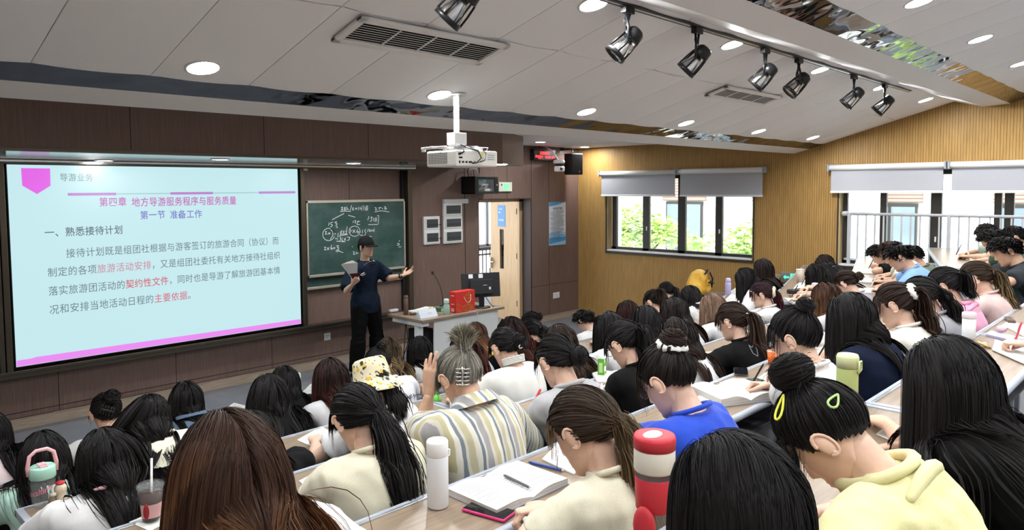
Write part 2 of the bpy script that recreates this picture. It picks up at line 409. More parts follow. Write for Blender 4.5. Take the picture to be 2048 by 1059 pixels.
window(1, *WIN[0], [(7.86, 7.95), (7.16, 7.29), (6.44, 6.58), (5.76, 5.88), (5.17, 5.24)], 'window with four dark framed panes on the yellow wall', (7.2, 5.8))
window(2, *WIN[1], [(3.80, 3.87), (3.28, 3.36), (2.60, 2.73), (1.93, 2.01), (1.80, 1.90), (1.1, 1.2), (.25, .32)], 'wide window behind the white safety railing', (2.66,))
def blind(y0, y1, z0, z1, label):
    t = empty('roller_blind', (XR, (y0+y1)/2, z1)); tag(t, label, 'blind', 'grey roller blinds')
    w = (y1-y0)/2
    m = MB(); m.tube([(-.07, -w, 0), (-.07, w, 0)], .042, M_whitep, 16); m.obj('housing', t)
    m = MB(); m.box((-.066, -w+.03, z0-z1), (-.0635, w-.03, -.02), M_blind); m.obj('fabric', t)
    m = MB(); m.box((-.075, -w+.025, z0-z1-.02), (-.055, w-.025, z0-z1+.012), M_whitep); m.obj('bottom_bar', t, .004)
    m = MB()
    for s in (-1, 1): m.box((-.12, s*w-.012, -.05), (0, s*w+.012, .05), M_grey)
    m.obj('bracket', t, .004)
bk = XR-.07
def yw(px, py): return onX(px, py, bk)[1]
blind(yw(1353, 340), yw(1200, 345), 2.275, 2.665, 'grey roller blind over the front half of the near-screen window')
blind(yw(1529, 336), yw(1357, 340), 2.275, 2.670, 'grey roller blind over the rear half of the near-screen window')
blind(yw(1892, 329), yw(1658, 332), 2.335, 2.675, 'grey roller blind over the railing window, nearer the exit sign')
blind(.4, yw(1899, 329), 2.335, 2.675, 'grey roller blind at the right edge above the boys by the railing')
# ---- railing in front of window 2
M_rail = mat('shaded_white_rail_paint', (.46, .47, .49), .4)  # white paint greyed all over, the shade on its room side put into the colour
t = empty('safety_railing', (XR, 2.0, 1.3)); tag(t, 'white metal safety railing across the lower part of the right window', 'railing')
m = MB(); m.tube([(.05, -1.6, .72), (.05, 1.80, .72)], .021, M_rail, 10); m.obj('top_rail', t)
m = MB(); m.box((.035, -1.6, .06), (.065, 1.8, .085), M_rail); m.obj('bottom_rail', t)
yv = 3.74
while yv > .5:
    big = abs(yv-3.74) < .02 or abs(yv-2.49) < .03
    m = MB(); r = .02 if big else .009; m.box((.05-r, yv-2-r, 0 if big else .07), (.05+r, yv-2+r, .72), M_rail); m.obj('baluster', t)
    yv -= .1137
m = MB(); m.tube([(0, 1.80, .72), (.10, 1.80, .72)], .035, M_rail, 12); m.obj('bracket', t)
# ---------------------------------------------------------------- door
mb = MB()
th = .26
M_jamb = mat('dark_brown_reveal', (.05, .033, .03), .5)
mb.box((DX1-.012, YF-.004, 0), (DX1+.004, YF+th, DZ), M_jamb); mb.box((DX0-.004, YF-.002, 0), (DX0+.012, YF+th, DZ), M_jamb); mb.box((DX0, YF-.002, DZ-.012), (DX1, YF+th, DZ+.004), M_jamb)
M_door = noise_mix(mat('oak_door_veneer', (.50, .34, .19), .4), (.46, .305, .165), (.58, .41, .24), (14, 14, .8), 3, 5, 0.02)
mb.box((DX1-.09, YF+th-.06, 0), (DX1-.012, YF+th, DZ-.012), M_door)
mb.box((DX0+.012, YF+th-.06, DZ-.06), (DX1-.012, YF+th, DZ-.012), M_door)
struct(mb.obj('trim_6', bevel=.003))
hin = np.array([DX1-.035, YF+th+.0, 0.0])
ang = math.radians(77)
DL = .90
t = empty('door_1', hin, ang); t['kind'] = 'structure'; t['label'] = 'open oak door with a narrow glass slot'
H = DZ-.02; wz0, wz1, wx0, wx1 = .93, 1.66, .44, .58
m = MB()
for lo, hi in (((0, 0, 0), (wx0, .045, H)), ((wx1, 0, 0), (DL, .045, H)), ((wx0, 0, 0), (wx1, .045, wz0)), ((wx0, 0, wz1), (wx1, .045, H))): m.box(lo, hi, M_door)
m.obj('door_leaf', t)
m = MB(); m.box((wx0, .018, wz0), (wx1, .026, wz1), M_pane); m.obj('pane', t)
m = MB(); m.box((DL-.07, .045, .92), (DL-.02, .10, 1.12), M_steel); m.box((DL-.16, .085, 1.03), (DL-.04, .10, 1.05), M_steel); m.obj('door_handle', t, .003)
for zz in (.35, 1.2, 2.0):
    m = MB(); m.tube([(-.005, .05, zz-.05), (-.005, .05, zz+.05)], .011, M_blackm, 8); m.obj('hinge', t)
M_notice = mat('blue_notice', (.10, .27, .55), .5)
# notice on the door leaf
Rz = Matrix.Rotation(ang, 4, 'Z')
t2 = empty('door_notice', hin, ang); tag(t2, 'blue notice sheet fixed to the open oak door', 'notice')
m = MB(); m.box((.38, .046, 1.71), (.64, .049, 2.10), M_notice); m.obj('sheet', t2)
m = MB(); wm = mat('white_print', (.8, .85, .9), .6)
for z, h, tx in ((2.03, .03, '三教'), (1.97, .02, '1'), (1.83, .035, '致知楼')): put_text(m, tx, (.60, .0505, z), (.60-.055*len(tx), .0505, z), (0, 0, 1), h, wm)
m.obj('lettering', t2)
# corridor beyond the door
mb = MB(); mb.box((6.0, YF+.26, -.12), (12.5, 11.0, -.005), M_floor); struct(mb.obj('floor_corridor'))
mb = MB(); cw = mat('corridor_white', (.75, .76, .77), .7)
mb.box((6.0, 10.75, 0), (12.5, 10.95, .55), cw); mb.box((6.0, 10.75, 2.55), (12.5, 10.95, 3.3), cw); mb.box((6.0, YF+.26, 3.1), (12.5, 11, 3.3), cw)
mb.box((12.3, YF+.26, 0), (12.5, 10.8, 3.1), cw); struct(mb.obj('wall_corridor'))
t = empty('corridor_railing', (9.5, 10.7, .55)); tag(t, 'dark metal railing in the corridor seen through the doorway', 'railing')
m = MB(); m.box((-3.2, -.03, .60), (3, .03, .66), M_frame); m.box((-3.2, -.02, .50), (3, .02, .53), M_frame); m.box((-3.2, -.02, .0), (3, .02, .04), M_frame); m.obj('rail', t)
for i in range(60):
    m = MB(); x = -3.2+.105*i; m.box((x-.009, -.009, 0), (x+.009, .009, .6), M_frame); m.obj('baluster', t)
t = empty('window_3', (9.6, 10.85, 1.2)); t['kind'] = 'structure'; t['label'] = 'open casement of the corridor'
m = MB(); fr = mat('grey_casement', (.30, .31, .33), .4)
for x in (-2.6, -1.45, -.3, .85, 2.0): m.box((x-.035, -.03, .02), (x+.035, .03, 1.35), fr)
m.box((-3, -.03, 0), (2.6, .03, .06), fr); m.obj('window_frame', t, .003)
# ---------------------------------------------------------------- outside: campus block and trees
M_fac = noise_mix(mat('pale_render_facade', (.80, .78, .74), .8), (.76, .74, .70), (.84, .82, .78), (1, 1, 1), .6, 3)
M_winx = mat('far_window_glass', (.16, .20, .23), .1, spec=.8)
M_brick = mat('clay_louvre_panel', (.33, .22, .18), .8); stripes(M_brick, 2, .12, .7, (.16, .10, .08))
M_balu = mat('pale_balustrade', (.55, .55, .53), .6)
bt = empty('campus_building', (27, 4, -7)); tag(bt, 'pale cream building with tall windows and brick panels beyond the windows', 'building')
m = MB(); m.box((0, -24, 0), (7, 27, 26), M_fac)
for yy in range(-22, 24, 9): m.box((-.9, yy-.9, 0), (0, yy+.9, 26), M_fac)
m.box((-2.6, 17.5, 0), (0, 27, 26), M_fac); m.obj('wall', bt)
for lv in range(4):
    for yy in range(-20, 26, 4):
        if yy % 9 == 5: yy += .6
        z = .8+lv*4.4; xx = -2.6 if yy > 17 else 0
        f = MB(); f.box((xx-.12, yy-.85, z+.9), (xx+.05, yy+.85, z+3.6), M_frame); fo = f.obj('window', bt)
        f = MB()
        for s in (-1, 1): f.box((xx-.14, yy+s*.42-.37, z+1.0), (xx-.06, yy+s*.42+.37, z+3.5), M_winx)
        f.obj('pane', fo)
        f = MB(); f.box((xx-.16, yy-1.0, z-.75), (xx+.02, yy+1.0, z+.55), M_brick); f.obj('louvre_panel', bt)
        f = MB(); f.box((xx-.42, yy-.95, z+1.75), (xx-.36, yy+.95, z+1.82), M_balu)
        for i in range(12): f.box((xx-.40, yy-.93+i*.165, z+.9), (xx-.37, yy-.90+i*.165, z+1.78), M_balu)
        f.obj('balustrade', bt)
bt2 = empty('corridor_side_building', (3, 33, -6)); tag(bt2, 'white building glimpsed through the doorway', 'building')
m = MB(); m.box((-12, 0, 0), (20, 6, 22), M_fac); m.obj('wall', bt2)
mb = MB(); mb.box((11.5, -40, -7.2), (60, 60, -7.0), mat('courtyard_paving', (.45, .45, .43), .8)); struct(mb.obj('ground'))
M_leaf = mat('bright_green_leaves', (.34, .50, .14), .6); M_leaf2 = mat('yellow_green_leaves', (.48, .60, .20), .6); M_bark = mat('tree_bark', (.10, .075, .05), .8)
def tree(x, y, ztop, r, label, seed):
    rg = np.random.default_rng(seed); t = empty('tree', (x, y, -7)); tag(t, label, 'tree', 'courtyard trees')
    H = ztop+7
    m = MB(); m.tube([(0, 0, 0), (.05, .05, H*.45), (.1, -.05, H*.8)], [.14, .10, .04], M_bark, 7)
    for k in range(9):
        a = rg.uniform(0, 6.28); z = H*rg.uniform(.42, .75); m.tube([(.05, 0, z), (math.cos(a)*r*.4, math.sin(a)*r*.4, z+.5), (math.cos(a)*r*.8, math.sin(a)*r*.8, z+.9)], [.04, .025, .01], M_bark, 5)
    m.obj('trunk', t)
    m = MB(); n = 2600
    cl = [(rg.normal(0, .45*r), rg.normal(0, .45*r), H*.78+rg.normal(0, .20*r)+.3) for _ in range(16)]
    vs = []; fs = []
    for i in range(n):
        c = cl[rg.integers(len(cl))]; p = np.array(c)+rg.normal(0, 1, 3)*np.array([.38, .38, .16])*r*.62
        a = rg.normal(0, 1, 3); a /= np.linalg.norm(a); b = np.cross(a, rg.normal(0, 1, 3)); b /= np.linalg.norm(b); s = rg.uniform(.05, .11)
        a[2] *= .4
        k = len(vs); vs += [p-a*s*1.5, p+b*s*.6, p+a*s*1.5, p-b*s*.6]; fs.append((k, k+1, k+2, k+3))
    h = n//2
    m.add(vs[:4*h], fs[:h], M_leaf); m.add([v for v in vs[4*h:]], [tuple(q-4*h for q in f) for f in fs[h:]], M_leaf2)
    m.obj('crown', t)
tree(18.6, 12.4, 2.9, 1.45, 'leafy green tree outside the window nearer the screen', 3)
tree(18.9, 8.9, 2.7, 1.35, 'leafy green tree outside behind the middle window bars', 4)
tree(19.4, 15.6, 1.7, 1.1, 'lower green tree outside at the left of the first window', 5)
tree(19.5, 3.0, 1.9, 1.5, 'green tree outside seen low through the railing', 6)
# ================================================================ BOARDS AND SCREEN
ZUP = np.array([0, 0, 1.0])
t = empty('board_frame', (4.2, YF, .6)); tag(t, 'bronze metal frame with tray holding the screen and sliding blackboards', 'board frame')
def wbox(mb, x0, x1, y0, y1, z0, z1, m, o): mb.box((x0-o[0], y0-o[1], z0-o[2]), (x1-o[0], y1-o[1], z1-o[2]), m)
o_ = (4.2, YF, .6)
m = MB(); wbox(m, .1, 6.74, YF-.16, YF-.002, 2.685, 2.745, M_bronze, o_); wbox(m, .1, 6.74, YF-.165, YF-.10, 2.70, 2.725, M_steel, o_); m.obj('top_rail', t, .004)
m = MB(); wbox(m, .1, 6.74, YF-.16, YF-.002, .555, .615, M_bronze, o_); wbox(m, .1, 6.74, YF-.175, YF-.155, .60, .63, M_bronze, o_); m.obj('chalk_tray', t, .004)
for a, b in ((.1, .2), (1.555, 1.60), (1.61, 1.665), (4.865, 4.925), (6.60, 6.68)):
    m = MB(); wbox(m, a, b, YF-.15, YF-.002, .61, 2.69, M_bronze, o_); m.obj('post', t, .004)
m = MB(); wbox(m, 6.56, 6.60, YF-.06, YF-.002, .61, 2.69, M_blackm, o_); m.obj('track', t)
# ---- screen
YSc = YF-.115
c = {k: onY(*p, YSc) for k, p in dict(tl=(13.3, 329.6), tr=(595, 337), br=(602, 646), bl=(33, 735)).items()}
sx0 = (c['tl'][0]+c['bl'][0])/2; sx1 = (c['tr'][0]+c['br'][0])/2; sz1 = (c['tl'][2]+c['tr'][2])/2; sz0 = (c['bl'][2]+c['br'][2])/2
M_slide = mat('slide_background', (.02, .02, .02), .35, emit=(.505, .74, .775), estr=.58)
def em(name, col, s=.58): return mat(name, (.02, .02, .02), .4, emit=col, estr=s)
E_mag = em('slide_magenta', (.70, .12, .72)); E_bar = em('slide_bar_violet', (.46, .20, .55)); E_lt = em('slide_bar_pale', (.36, .55, .60))
E_t1 = em('slide_title_text', (.50, .10, .42)); E_t2 = em('slide_subtitle_text', (.17, .15, .50)); E_dk = em('slide_dark_text', (.10, .14, .17)); E_gr = em('slide_grey_text', (.145, .20, .24))
E_rd = em('slide_red_text', (.60, .11, .16)); E_pk = em('slide_pink_text', (.55, .22, .30)); E_band = em('slide_pink_band', (.75, .24, .80))
t = empty('smart_screen', ((sx0+sx1)/2, YF, sz0)); tag(t, 'large bright interactive screen showing a pale blue slide with Chinese text', 'screen')
so = ((sx0+sx1)/2, YF, sz0)
m = MB(); wbox(m, sx0-.012, sx1+.012, YSc+.004, YF-.003, sz0-.012, sz1+.012, M_black, so); m.obj('bezel', t, .004)
m = MB(); wbox(m, sx0, sx1, YSc, YSc+.006, sz0, sz1, M_slide, so); m.obj('display', t)
def S(zx, zy, sc=2926.0, ox=0, oy=300):     # photo pixel (via its enlargement) -> point on the screen plane
    return onY(ox+zx/(sc/1000), oy+zy/(sc/1000), YSc-.002)-np.array(so)
def quad(mb, pts, mt): mb.add(pts, [tuple(range(len(pts)))], mt)
m = MB()
quad(m, [S(*p) for p in ((123, 105), (130, 207), (217, 257), (296, 208), (293, 107))], E_mag)
for a, b, mt, h in ((396, 679, E_bar, .028), (679, 997, E_lt, .014), (997, 1246, E_bar, .028), (1246, 1515, E_lt, .014), (1515, 1728, E_bar, .028)):
    A, B = S(a, 257), S(b, 250); z = S(900, 254)[2]
    quad(m, [(A[0], A[1], z-h/2), (B[0], B[1], z-h/2), (B[0], B[1], z+h/2), (A[0], A[1], z+h/2)], mt)
y_ = YSc-.002-so[1]
bx0, bx1 = sx0-so[0]+.004, sx1-so[0]-.004
quad(m, [(bx0, y_, .004), (bx1, y_, .004), (bx1, y_, .062), (bx0+.17, y_, .075), (bx0+.12, y_, .066), (bx0, y_, .066)], E_band)
m.obj('slide_graphics', t)
def line(parts, xl, yl, xr, yr, hpx, bold=()):
    """one line of the slide; parts = [(text, material)], ends given on the photo"""
    A, B = S(xl, yl), S(xr, yr); z = (A[2]+B[2])/2; A[2] = B[2] = z
    tot = sum(len(p[0]) for p in parts); k = 0; mb = MB()
    for tx, mt in parts:
        a = A+(B-A)*k/tot; k += len(tx); b = A+(B-A)*k/tot
        w = (b-a)[0]; n = len(tx)
        for i, ch in enumerate(tx):
            if ch == ' ': continue
            co, fs = text_mesh(ch, 1.0, .009 if mt in bold else .003)
            if not len(co): continue
            s = w/n
            P = np.zeros((len(co), 3)); P[:, 0] = a[0]+(i+.02)*s+co[:, 0]*s*.97; P[:, 1] = y_-.0005; P[:, 2] = z+(co[:, 1]-.36)*s*1.12*hpx
            mb.add(P, fs, mt)
    mb.obj('slide_text', t)
line([('导游业务', E_gr)], 348, 160, 545, 160, 1.0)
line([('第四章', E_t1)], 578, 304, 742, 302, 1.0, (E_t1,))
line([('地方导游服务程序与服务质量', E_t1)], 768, 302, 1384, 297, 1.05, (E_t1,))
line([('第一节', E_t2)], 818, 380, 968, 378, 1.0, (E_t2,))
line([('准备工作', E_t2)], 993, 377, 1183, 374, 1.0, (E_t2,))
line([('一、', E_dk), ('熟悉接待计划', E_dk)], 258, 482, 720, 466, .98, (E_dk,))
line([('接待计划既是组团社根据与游客签订的旅游合同（协议）而', E_gr)], 384, 600, 1632, 533, 1.0)
line([('制定的各项', E_gr), ('旅游活动安排', E_pk), ('，又是组团社委托有关地方接待社组织', E_gr)], 276, 712, 1640, 618, 1.0)
line([('落实旅游团活动的', E_gr), ('契约性文件', E_rd), ('，同时也是导游了解旅游团基本情', E_gr)], 281, 822, 1640, 706, 1.0, (E_rd,))
line([('况和安排当地活动日程的', E_gr), ('主要依据', E_rd), ('。', E_gr)], 286, 928, 1145, 850, 1.0)
# ---- blackboards
M_board = noise_mix(mat('green_chalkboard', (.03, .075, .062), .6), (.022, .062, .052), (.075, .125, .115), (1, 1, 1.6), 2.4, 6, 0, lo=.42, hi=.80)
M_chalk = mat('chalk', (.72, .78, .76), .9)
M_bframe = mat('worn_metal_board_frame', (.50, .46, .38), .4, .6)
def board(name, x0, x1, z0, z1, y, label):
    t = empty(name, ((x0+x1)/2, y, z0)); tag(t, label, 'blackboard'); w = (x1-x0)/2; h = z1-z0
    m = MB(); m.box((-w+.02, -.008, .02), (w-.02, .02, h-.02), M_board); m.obj('writing_surface', t)
    m = MB()
    for lo, hi in (((-w, -.016, 0), (w, .022, .035)), ((-w, -.016, h-.035), (w, .022, h)), ((-w, -.016, 0), (-w+.025, .022, h)), ((w-.025, -.016, 0), (w, .022, h))): m.box(lo, hi, M_bframe)
    m.obj('frame', t, .003)
    return t, ((x0+x1)/2, y, z0)
yb = YF-.115
b0, b1 = onY(613, 400, yb), onY(806, 398, yb); b2 = onY(614, 556, yb)
bt_, bo = board('blackboard', 4.945, 6.555, b2[2], (b0[2]+b1[2])/2, yb, 'green blackboard with chalk sums behind the lecturer')
board('blackboard', 4.945, 6.555, onY(615, 580, YF-.06)[2], 2.0, YF-.055, 'lower green blackboard sliding behind the written one')
board('blackboard', .22, 1.54, onY(6, 735, yb)[2], 2.3, yb, 'green blackboard cut off at the left edge, beyond the screen')
CH = []      # chalk strokes in the enlargement x8.471 of (610,395)
CH += [[(612, 170), (632, 158), (642, 175), (612, 208), (650, 205)], [(665, 170), (690, 165), (668, 190), (695, 200), (665, 212), (672, 160)], [(712, 150), (708, 205)], [(712, 180), (745, 208)], [(790, 130), (765, 215)], [(798, 175), (825, 172), (800, 208), (830, 206)], [(850, 180), (880, 176)], [(852, 194), (880, 190)], [(905, 155), (905, 210)], [(935, 160), (930, 190), (960, 185)], [(958, 150), (960, 220)], [(990, 128), (985, 140), (990, 210)], [(1015, 150), (1020, 215), (1050, 205), (1040, 140), (1062, 142), (1060, 215)], [(1018, 180), (1045, 178)]]
CH += [[(598, 235), (690, 228), (775, 233)], [(660, 268), (460, 372)], [(735, 298), (848, 328)], [(1180, 165), (1210, 175), (1190, 208), (1225, 205)], [(1240, 175), (1290, 165)], [(1265, 160), (1262, 205)], [(1300, 170), (1320, 195)], [(1340, 150), (1370, 160), (1345, 185), (1385, 180), (1355, 208)], [(1180, 240), (1290, 222), (1425, 240)]]
CH += [[(412, 420), (400, 470)], [(470, 415), (440, 420), (438, 450), (465, 460), (455, 490), (430, 490)], [(500, 420), (535, 405), (520, 440), (550, 445), (510, 480), (545, 480), (550, 505), (525, 505)], [(820, 395), (812, 425)], [(840, 385), (862, 395), (845, 415), (865, 435)], [(880, 405), (930, 400)], [(905, 390), (880, 455), (930, 455)], [(1085, 315), (1062, 380)], [(1110, 345), (1140, 330)], [(1125, 320), (1130, 385), (1100, 405)], [(1160, 340), (1158, 395)], [(1190, 335), (1185, 400), (1215, 395), (1212, 335)], [(1190, 365), (1212, 362)], [(1225, 305), (1250, 305), (1240, 440)], [(1075, 455), (1235, 452)]]
def circ(cx, cy, rx, ry, a0=0, a1=6.5, n=26): return [(cx+rx*math.cos(a0+(a1-a0)*i/n), cy+ry*math.sin(a0+(a1-a0)*i/n)) for i in range(n+1)]
CH += [circ(400, 622, 100, 105, -1.2), circ(840, 567, 92, 86, -1.6, 4.6), [(340, 575), (365, 570), (345, 618), (380, 615)], [(395, 595), (425, 615)], [(425, 590), (395, 620)], [(435, 545), (470, 570), (470, 640), (430, 705)], [(485, 612), (520, 612)], [(503, 595), (503, 630)], [(565, 600), (555, 670)], [(510, 688), (555, 702)], [(535, 735), (600, 742)], [(625, 560), (598, 580), (610, 605), (590, 640), (605, 700), (590, 735)], [(620, 555), (612, 600)], [(640, 560), (655, 600), (665, 560)], [(690, 560), (700, 600), (715, 490)], [(600, 615), (715, 612)], [(605, 640), (720, 625)], [(628, 680), (625, 730), (650, 735)], [(660, 690), (690, 720)], [(690, 680), (670, 725)], [(715, 665), (760, 670), (745, 715), (715, 722)], [(620, 745), (680, 742)]]
CH += [[(765, 540), (785, 560), (760, 590)], [(805, 545), (850, 590)], [(850, 540), (808, 595)], [(895, 535), (875, 575), (900, 600), (905, 570), (878, 580)], [(915, 580), (940, 578)], [(975, 545), (970, 600)], [(1030, 530), (1010, 560), (1030, 590), (1012, 640)], [(1075, 525), (1055, 580)], [(1090, 540), (1085, 570), (1110, 570), (1105, 540), (1088, 540)], [(1125, 540), (1130, 572), (1150, 545), (1170, 575), (1172, 520)], [(930, 630), (985, 640)], [(1090, 655), (1130, 658)]]
CH += [[(325, 840), (350, 835), (330, 885), (360, 880)], [(370, 845), (410, 880)], [(410, 840), (375, 885)], [(450, 800), (435, 860), (460, 880), (462, 850), (440, 855)], [(475, 855), (510, 850)], [(495, 835), (495, 870)], [(535, 815), (570, 810), (545, 840), (575, 850), (550, 885)], [(525, 915), (580, 905), (645, 930)], [(525, 890), (580, 888)], [(800, 825), (804, 832)], [(815, 915), (838, 920), (820, 960), (850, 958)], [(870, 920), (875, 935)], [(862, 945), (900, 942)], [(1590, 740), (1605, 725)], [(1585, 835), (1630, 832)], [(1560, 780), (1590, 770), (1600, 800), (1560, 805)]]
m = MB()
for st in CH:
    P = [onY(610+a/8.471, 395+b/8.471, yb-.0095)-np.array(bo) for a, b in st]
    for a, b in zip(P[:-1], P[1:]):
        d = b-a; L = np.linalg.norm(d)
        if L < 1e-6: continue
        n = np.cross(d/L, [0, 1, 0])*.0042
        e = d/L*.002
        m.add([a-e-n, b+e-n, b+e+n, a-e+n], [(0, 1, 2, 3)], M_chalk)
m.obj('chalk_writing', bt_)
t = empty('chalk_eraser', onY(787, 614, YF-.12)); tag(t, 'white chalk eraser lying on the tray behind the desk', 'eraser')
t.location.z = .632
m = MB(); m.box((-.07, -.025, 0), (.07, .025, .018), M_lgrey); m.obj('felt', t, .004)
m = MB(); m.box((-.07, -.025, .018), (.07, .025, .036), M_whitep); m.obj('holder', t, .006)
t = empty('price_tag', onY(611, 339, YF-.16)); tag(t, 'tiny white sticker at the top of the frame beside the screen', 'sticker')
m = MB(); m.box((-.03, -.004, -.014), (.03, .0, .014), M_whitep); m.obj('sticker_sheet', t)
# ================================================================ THINGS ON THE FRONT WALL
def dist_box(px0, py0, px1, py1, label):
    a, b = onY(px0, py0, YF-.03), onY(px1, py1, YF-.03); x0, x1 = a[0], b[0]; z1, z0 = a[2], b[2]
    t = empty('distribution_box', ((x0+x1)/2, YF, (z0+z1)/2)); tag(t, label, 'electrical box', 'white distribution boxes'); w, h = (x1-x0)/2, (z1-z0)/2
    m = MB(); m.box((-w, -.04, -h), (w, -.001, h), M_whitep); m.box((-w+.03, -.052, -h+.02), (w-.03, -.04, h-.03), M_whitep); m.obj('housing', t, .01)
    m = MB(); m.box((-w+.045, -.056, -h*.62), (w-.045, -.05, h*.6), mat('smoked_cover', (.06, .07, .075), .25)); m.obj('cover', t, .003)
    m = MB()
    for i in range(5): m.box((-w+.07+i*.055, -.058, -h*.30), (-w+.105+i*.055, -.0555, -h*.12), M_blackm)
    m.obj('breaker', t)
dist_box(886.5, 405.5, 924, 431, 'topmost white distribution box of three left of the door')
dist_box(887, 432.5, 924.5, 457, 'middle white distribution box of the stack of three')
dist_box(887.3, 458.5, 925, 484.5, 'lowest white distribution box of the stack of three')
dist_box(847, 433, 879, 459.5, 'upper white distribution box of the pair nearer the blackboard')
dist_box(847.5, 461, 879.5, 487, 'lower white distribution box of the pair nearer the blackboard')
a, b = onY(886, 399.5, YF-.02), onY(934, 405, YF-.02)
t = empty('cable_trunking', ((a[0]+b[0])/2, YF, (a[2]+b[2])/2)); tag(t, 'white cable trunking bar above the stacked distribution boxes', 'trunking')
m = MB(); w = (b[0]-a[0])/2; m.box((-w, -.05, -.035), (w, -.001, .035), M_whitep); m.obj('duct', t, .004); m = MB(); m.box((-w, -.054, -.028), (w, -.05, .028), M_lgrey); m.obj('lid', t)
# cable cabinet
yc = 8.33; a, b = onY(950, 352.5, yc), onY(996.4, 387, yc)
t = empty('network_cabinet', ((a[0]+b[0])/2, YF, b[2])); tag(t, 'black wall cabinet with glass door and cables above the doorway', 'cabinet'); w = (b[0]-a[0])/2; h = a[2]-b[2]; d = YF-yc
m = MB()
for lo, hi in (((-w, -d+.02, 0), (-w+.015, -.001, h)), ((w-.015, -d+.02, 0), (w, -.001, h)), ((-w, -d+.02, 0), (w, -.001, .015)), ((-w, -d+.02, h-.015), (w, -.001, h)), ((-w, -.02, 0), (w, -.001, h))): m.box(lo, hi, M_black)
m.obj('case', t)
f = MB(); iw = w*.70
for lo, hi in (((-w, -d, 0), (-iw, -d+.02, h)), ((iw, -d, 0), (w, -d+.02, h)), ((-iw, -d, 0), (iw, -d+.02, h*.13)), ((-iw, -d, h*.87), (iw, -d+.02, h))): f.box(lo, hi, M_black)
fo = f.obj('door', t, .002)
m = MB(); m.box((-iw, -d+.008, h*.13), (iw, -d+.012, h*.87), M_clear); m.obj('pane', fo)
m = MB(); m.tube([(w*.86, -d-.015, h*.5), (w*.86, -d+.002, h*.5)], .014, M_steel, 10); m.obj('lock', fo)
m = MB(); m.box((-iw*.85, -d+.08, h*.62), (iw*.4, -.08, h*.84), mat('cyan_switch_front', (.16, .48, .55), .4)); m.box((-iw*.5, -d+.078, h*.76), (iw*.0, -d+.08, h*.80), M_black); m.obj('network_switch', t)
m = MB(); m.box((iw*.1, -d+.06, h*.16), (iw*.95, -.1, h*.30), M_whitep); m.obj('adapter', t)
m = MB(); rg = np.random.default_rng(2)
for i in range(9):
    p = [(-iw*.8+rg.uniform(0, 1.2*iw), -d+.06+rg.uniform(0, .1), h*.2), (rg.uniform(-iw, iw)*.6, -d+.05, h*rg.uniform(.3, .6)), (rg.uniform(-iw, iw)*.6, -d+.06, h*.55), (rg.uniform(-iw, iw*.4), -d+.1, h*.64)]
    m.tube(p, .004, M_lgrey if i % 3 else mat('tan_cable', (.35, .27, .15), .5), 5)
m.obj('cable', t)
m = MB(); m.tube([(-w+.02, -.15, h), (-w+.02, -.12, h+.10), (-w+.15, -.1, h+.22), (-w+.32, -.08, h+.16), (-w+.33, -.06, h+.02)], .007, M_black, 6); m.tube([(-w+.03, -.15, h), (-w+.06, -.12, h+.12), (-w+.24, -.1, h+.13), (-w+.35, -.06, h+.0)], .005, M_lgrey, 6); m.obj('cable_loop', t)
# exit light above the door
a, b = onY(997.5, 364, YF-.03), onY(1024, 382.5, YF-.03)
t = empty('exit_light', ((a[0]+b[0])/2, YF, (a[2]+b[2])/2)); tag(t, 'small pale emergency exit light above the doorway', 'exit sign'); w = (b[0]-a[0])/2; h = (a[2]-b[2])/2
M_green = mat('green_exit_glow', (.05, .4, .1), .5, emit=(.12, .95, .30), estr=.9); M_exitw = mat('exit_light_face', (.66, .70, .58), .5)
m = MB(); m.box((-w, -.035, -h), (w, -.001, h), M_exitw); m.obj('housing', t, .004)
m = MB(); m.box((-.04, -.037, -h*.75), (.07, -.0345, h*.75), M_green); m.obj('green_panel', t)
m = MB()
for i, ch in enumerate('安全出口'): put_text(m, ch, (-.02, -.0385, h*(.55-.37*i)), (.05, -.0385, h*(.55-.37*i)), ZUP, h*.30, M_exitw)
m.obj('lettering', t); m = MB(); m.tube([(-w*.6, -.037, h*.45), (-w*.6, -.034, h*.45)], .016, M_blackm, 10); m.obj('test_button', t)
# LED clock
yk = YF-.10; a, b = onY(1068, 298, yk), onY(1111.5, 321.5, yk)
t = empty('led_clock', ((a[0]+b[0])/2, YF, (a[2]+b[2])/2)); tag(t, 'black LED clock panel with red glowing characters near the ceiling', 'clock'); w = (b[0]-a[0])/2; h = (a[2]-b[2])/2
m = MB(); m.box((-w, -.10, -h), (w, -.001, h), M_black); m.obj('case', t, .004)
E_led = mat('red_led', (.1, 0, 0), .5, emit=(1, .03, .04), estr=2.2)
m = MB(); put_text(m, '标考时间', (-w*.48, -.102, h*.36), (w*.40, -.102, h*.36), ZUP, h*.62, E_led, .015); put_text(m, '星期六', (-w*.90, -.102, -h*.38), (-w*.18, -.102, -h*.38), ZUP, h*.70, E_led, .015); put_text(m, '10:01:09', (0, -.102, -h*.38), (w*.92, -.102, -h*.38), ZUP, h*.5, E_led, .02)
m.obj('red_characters', t)
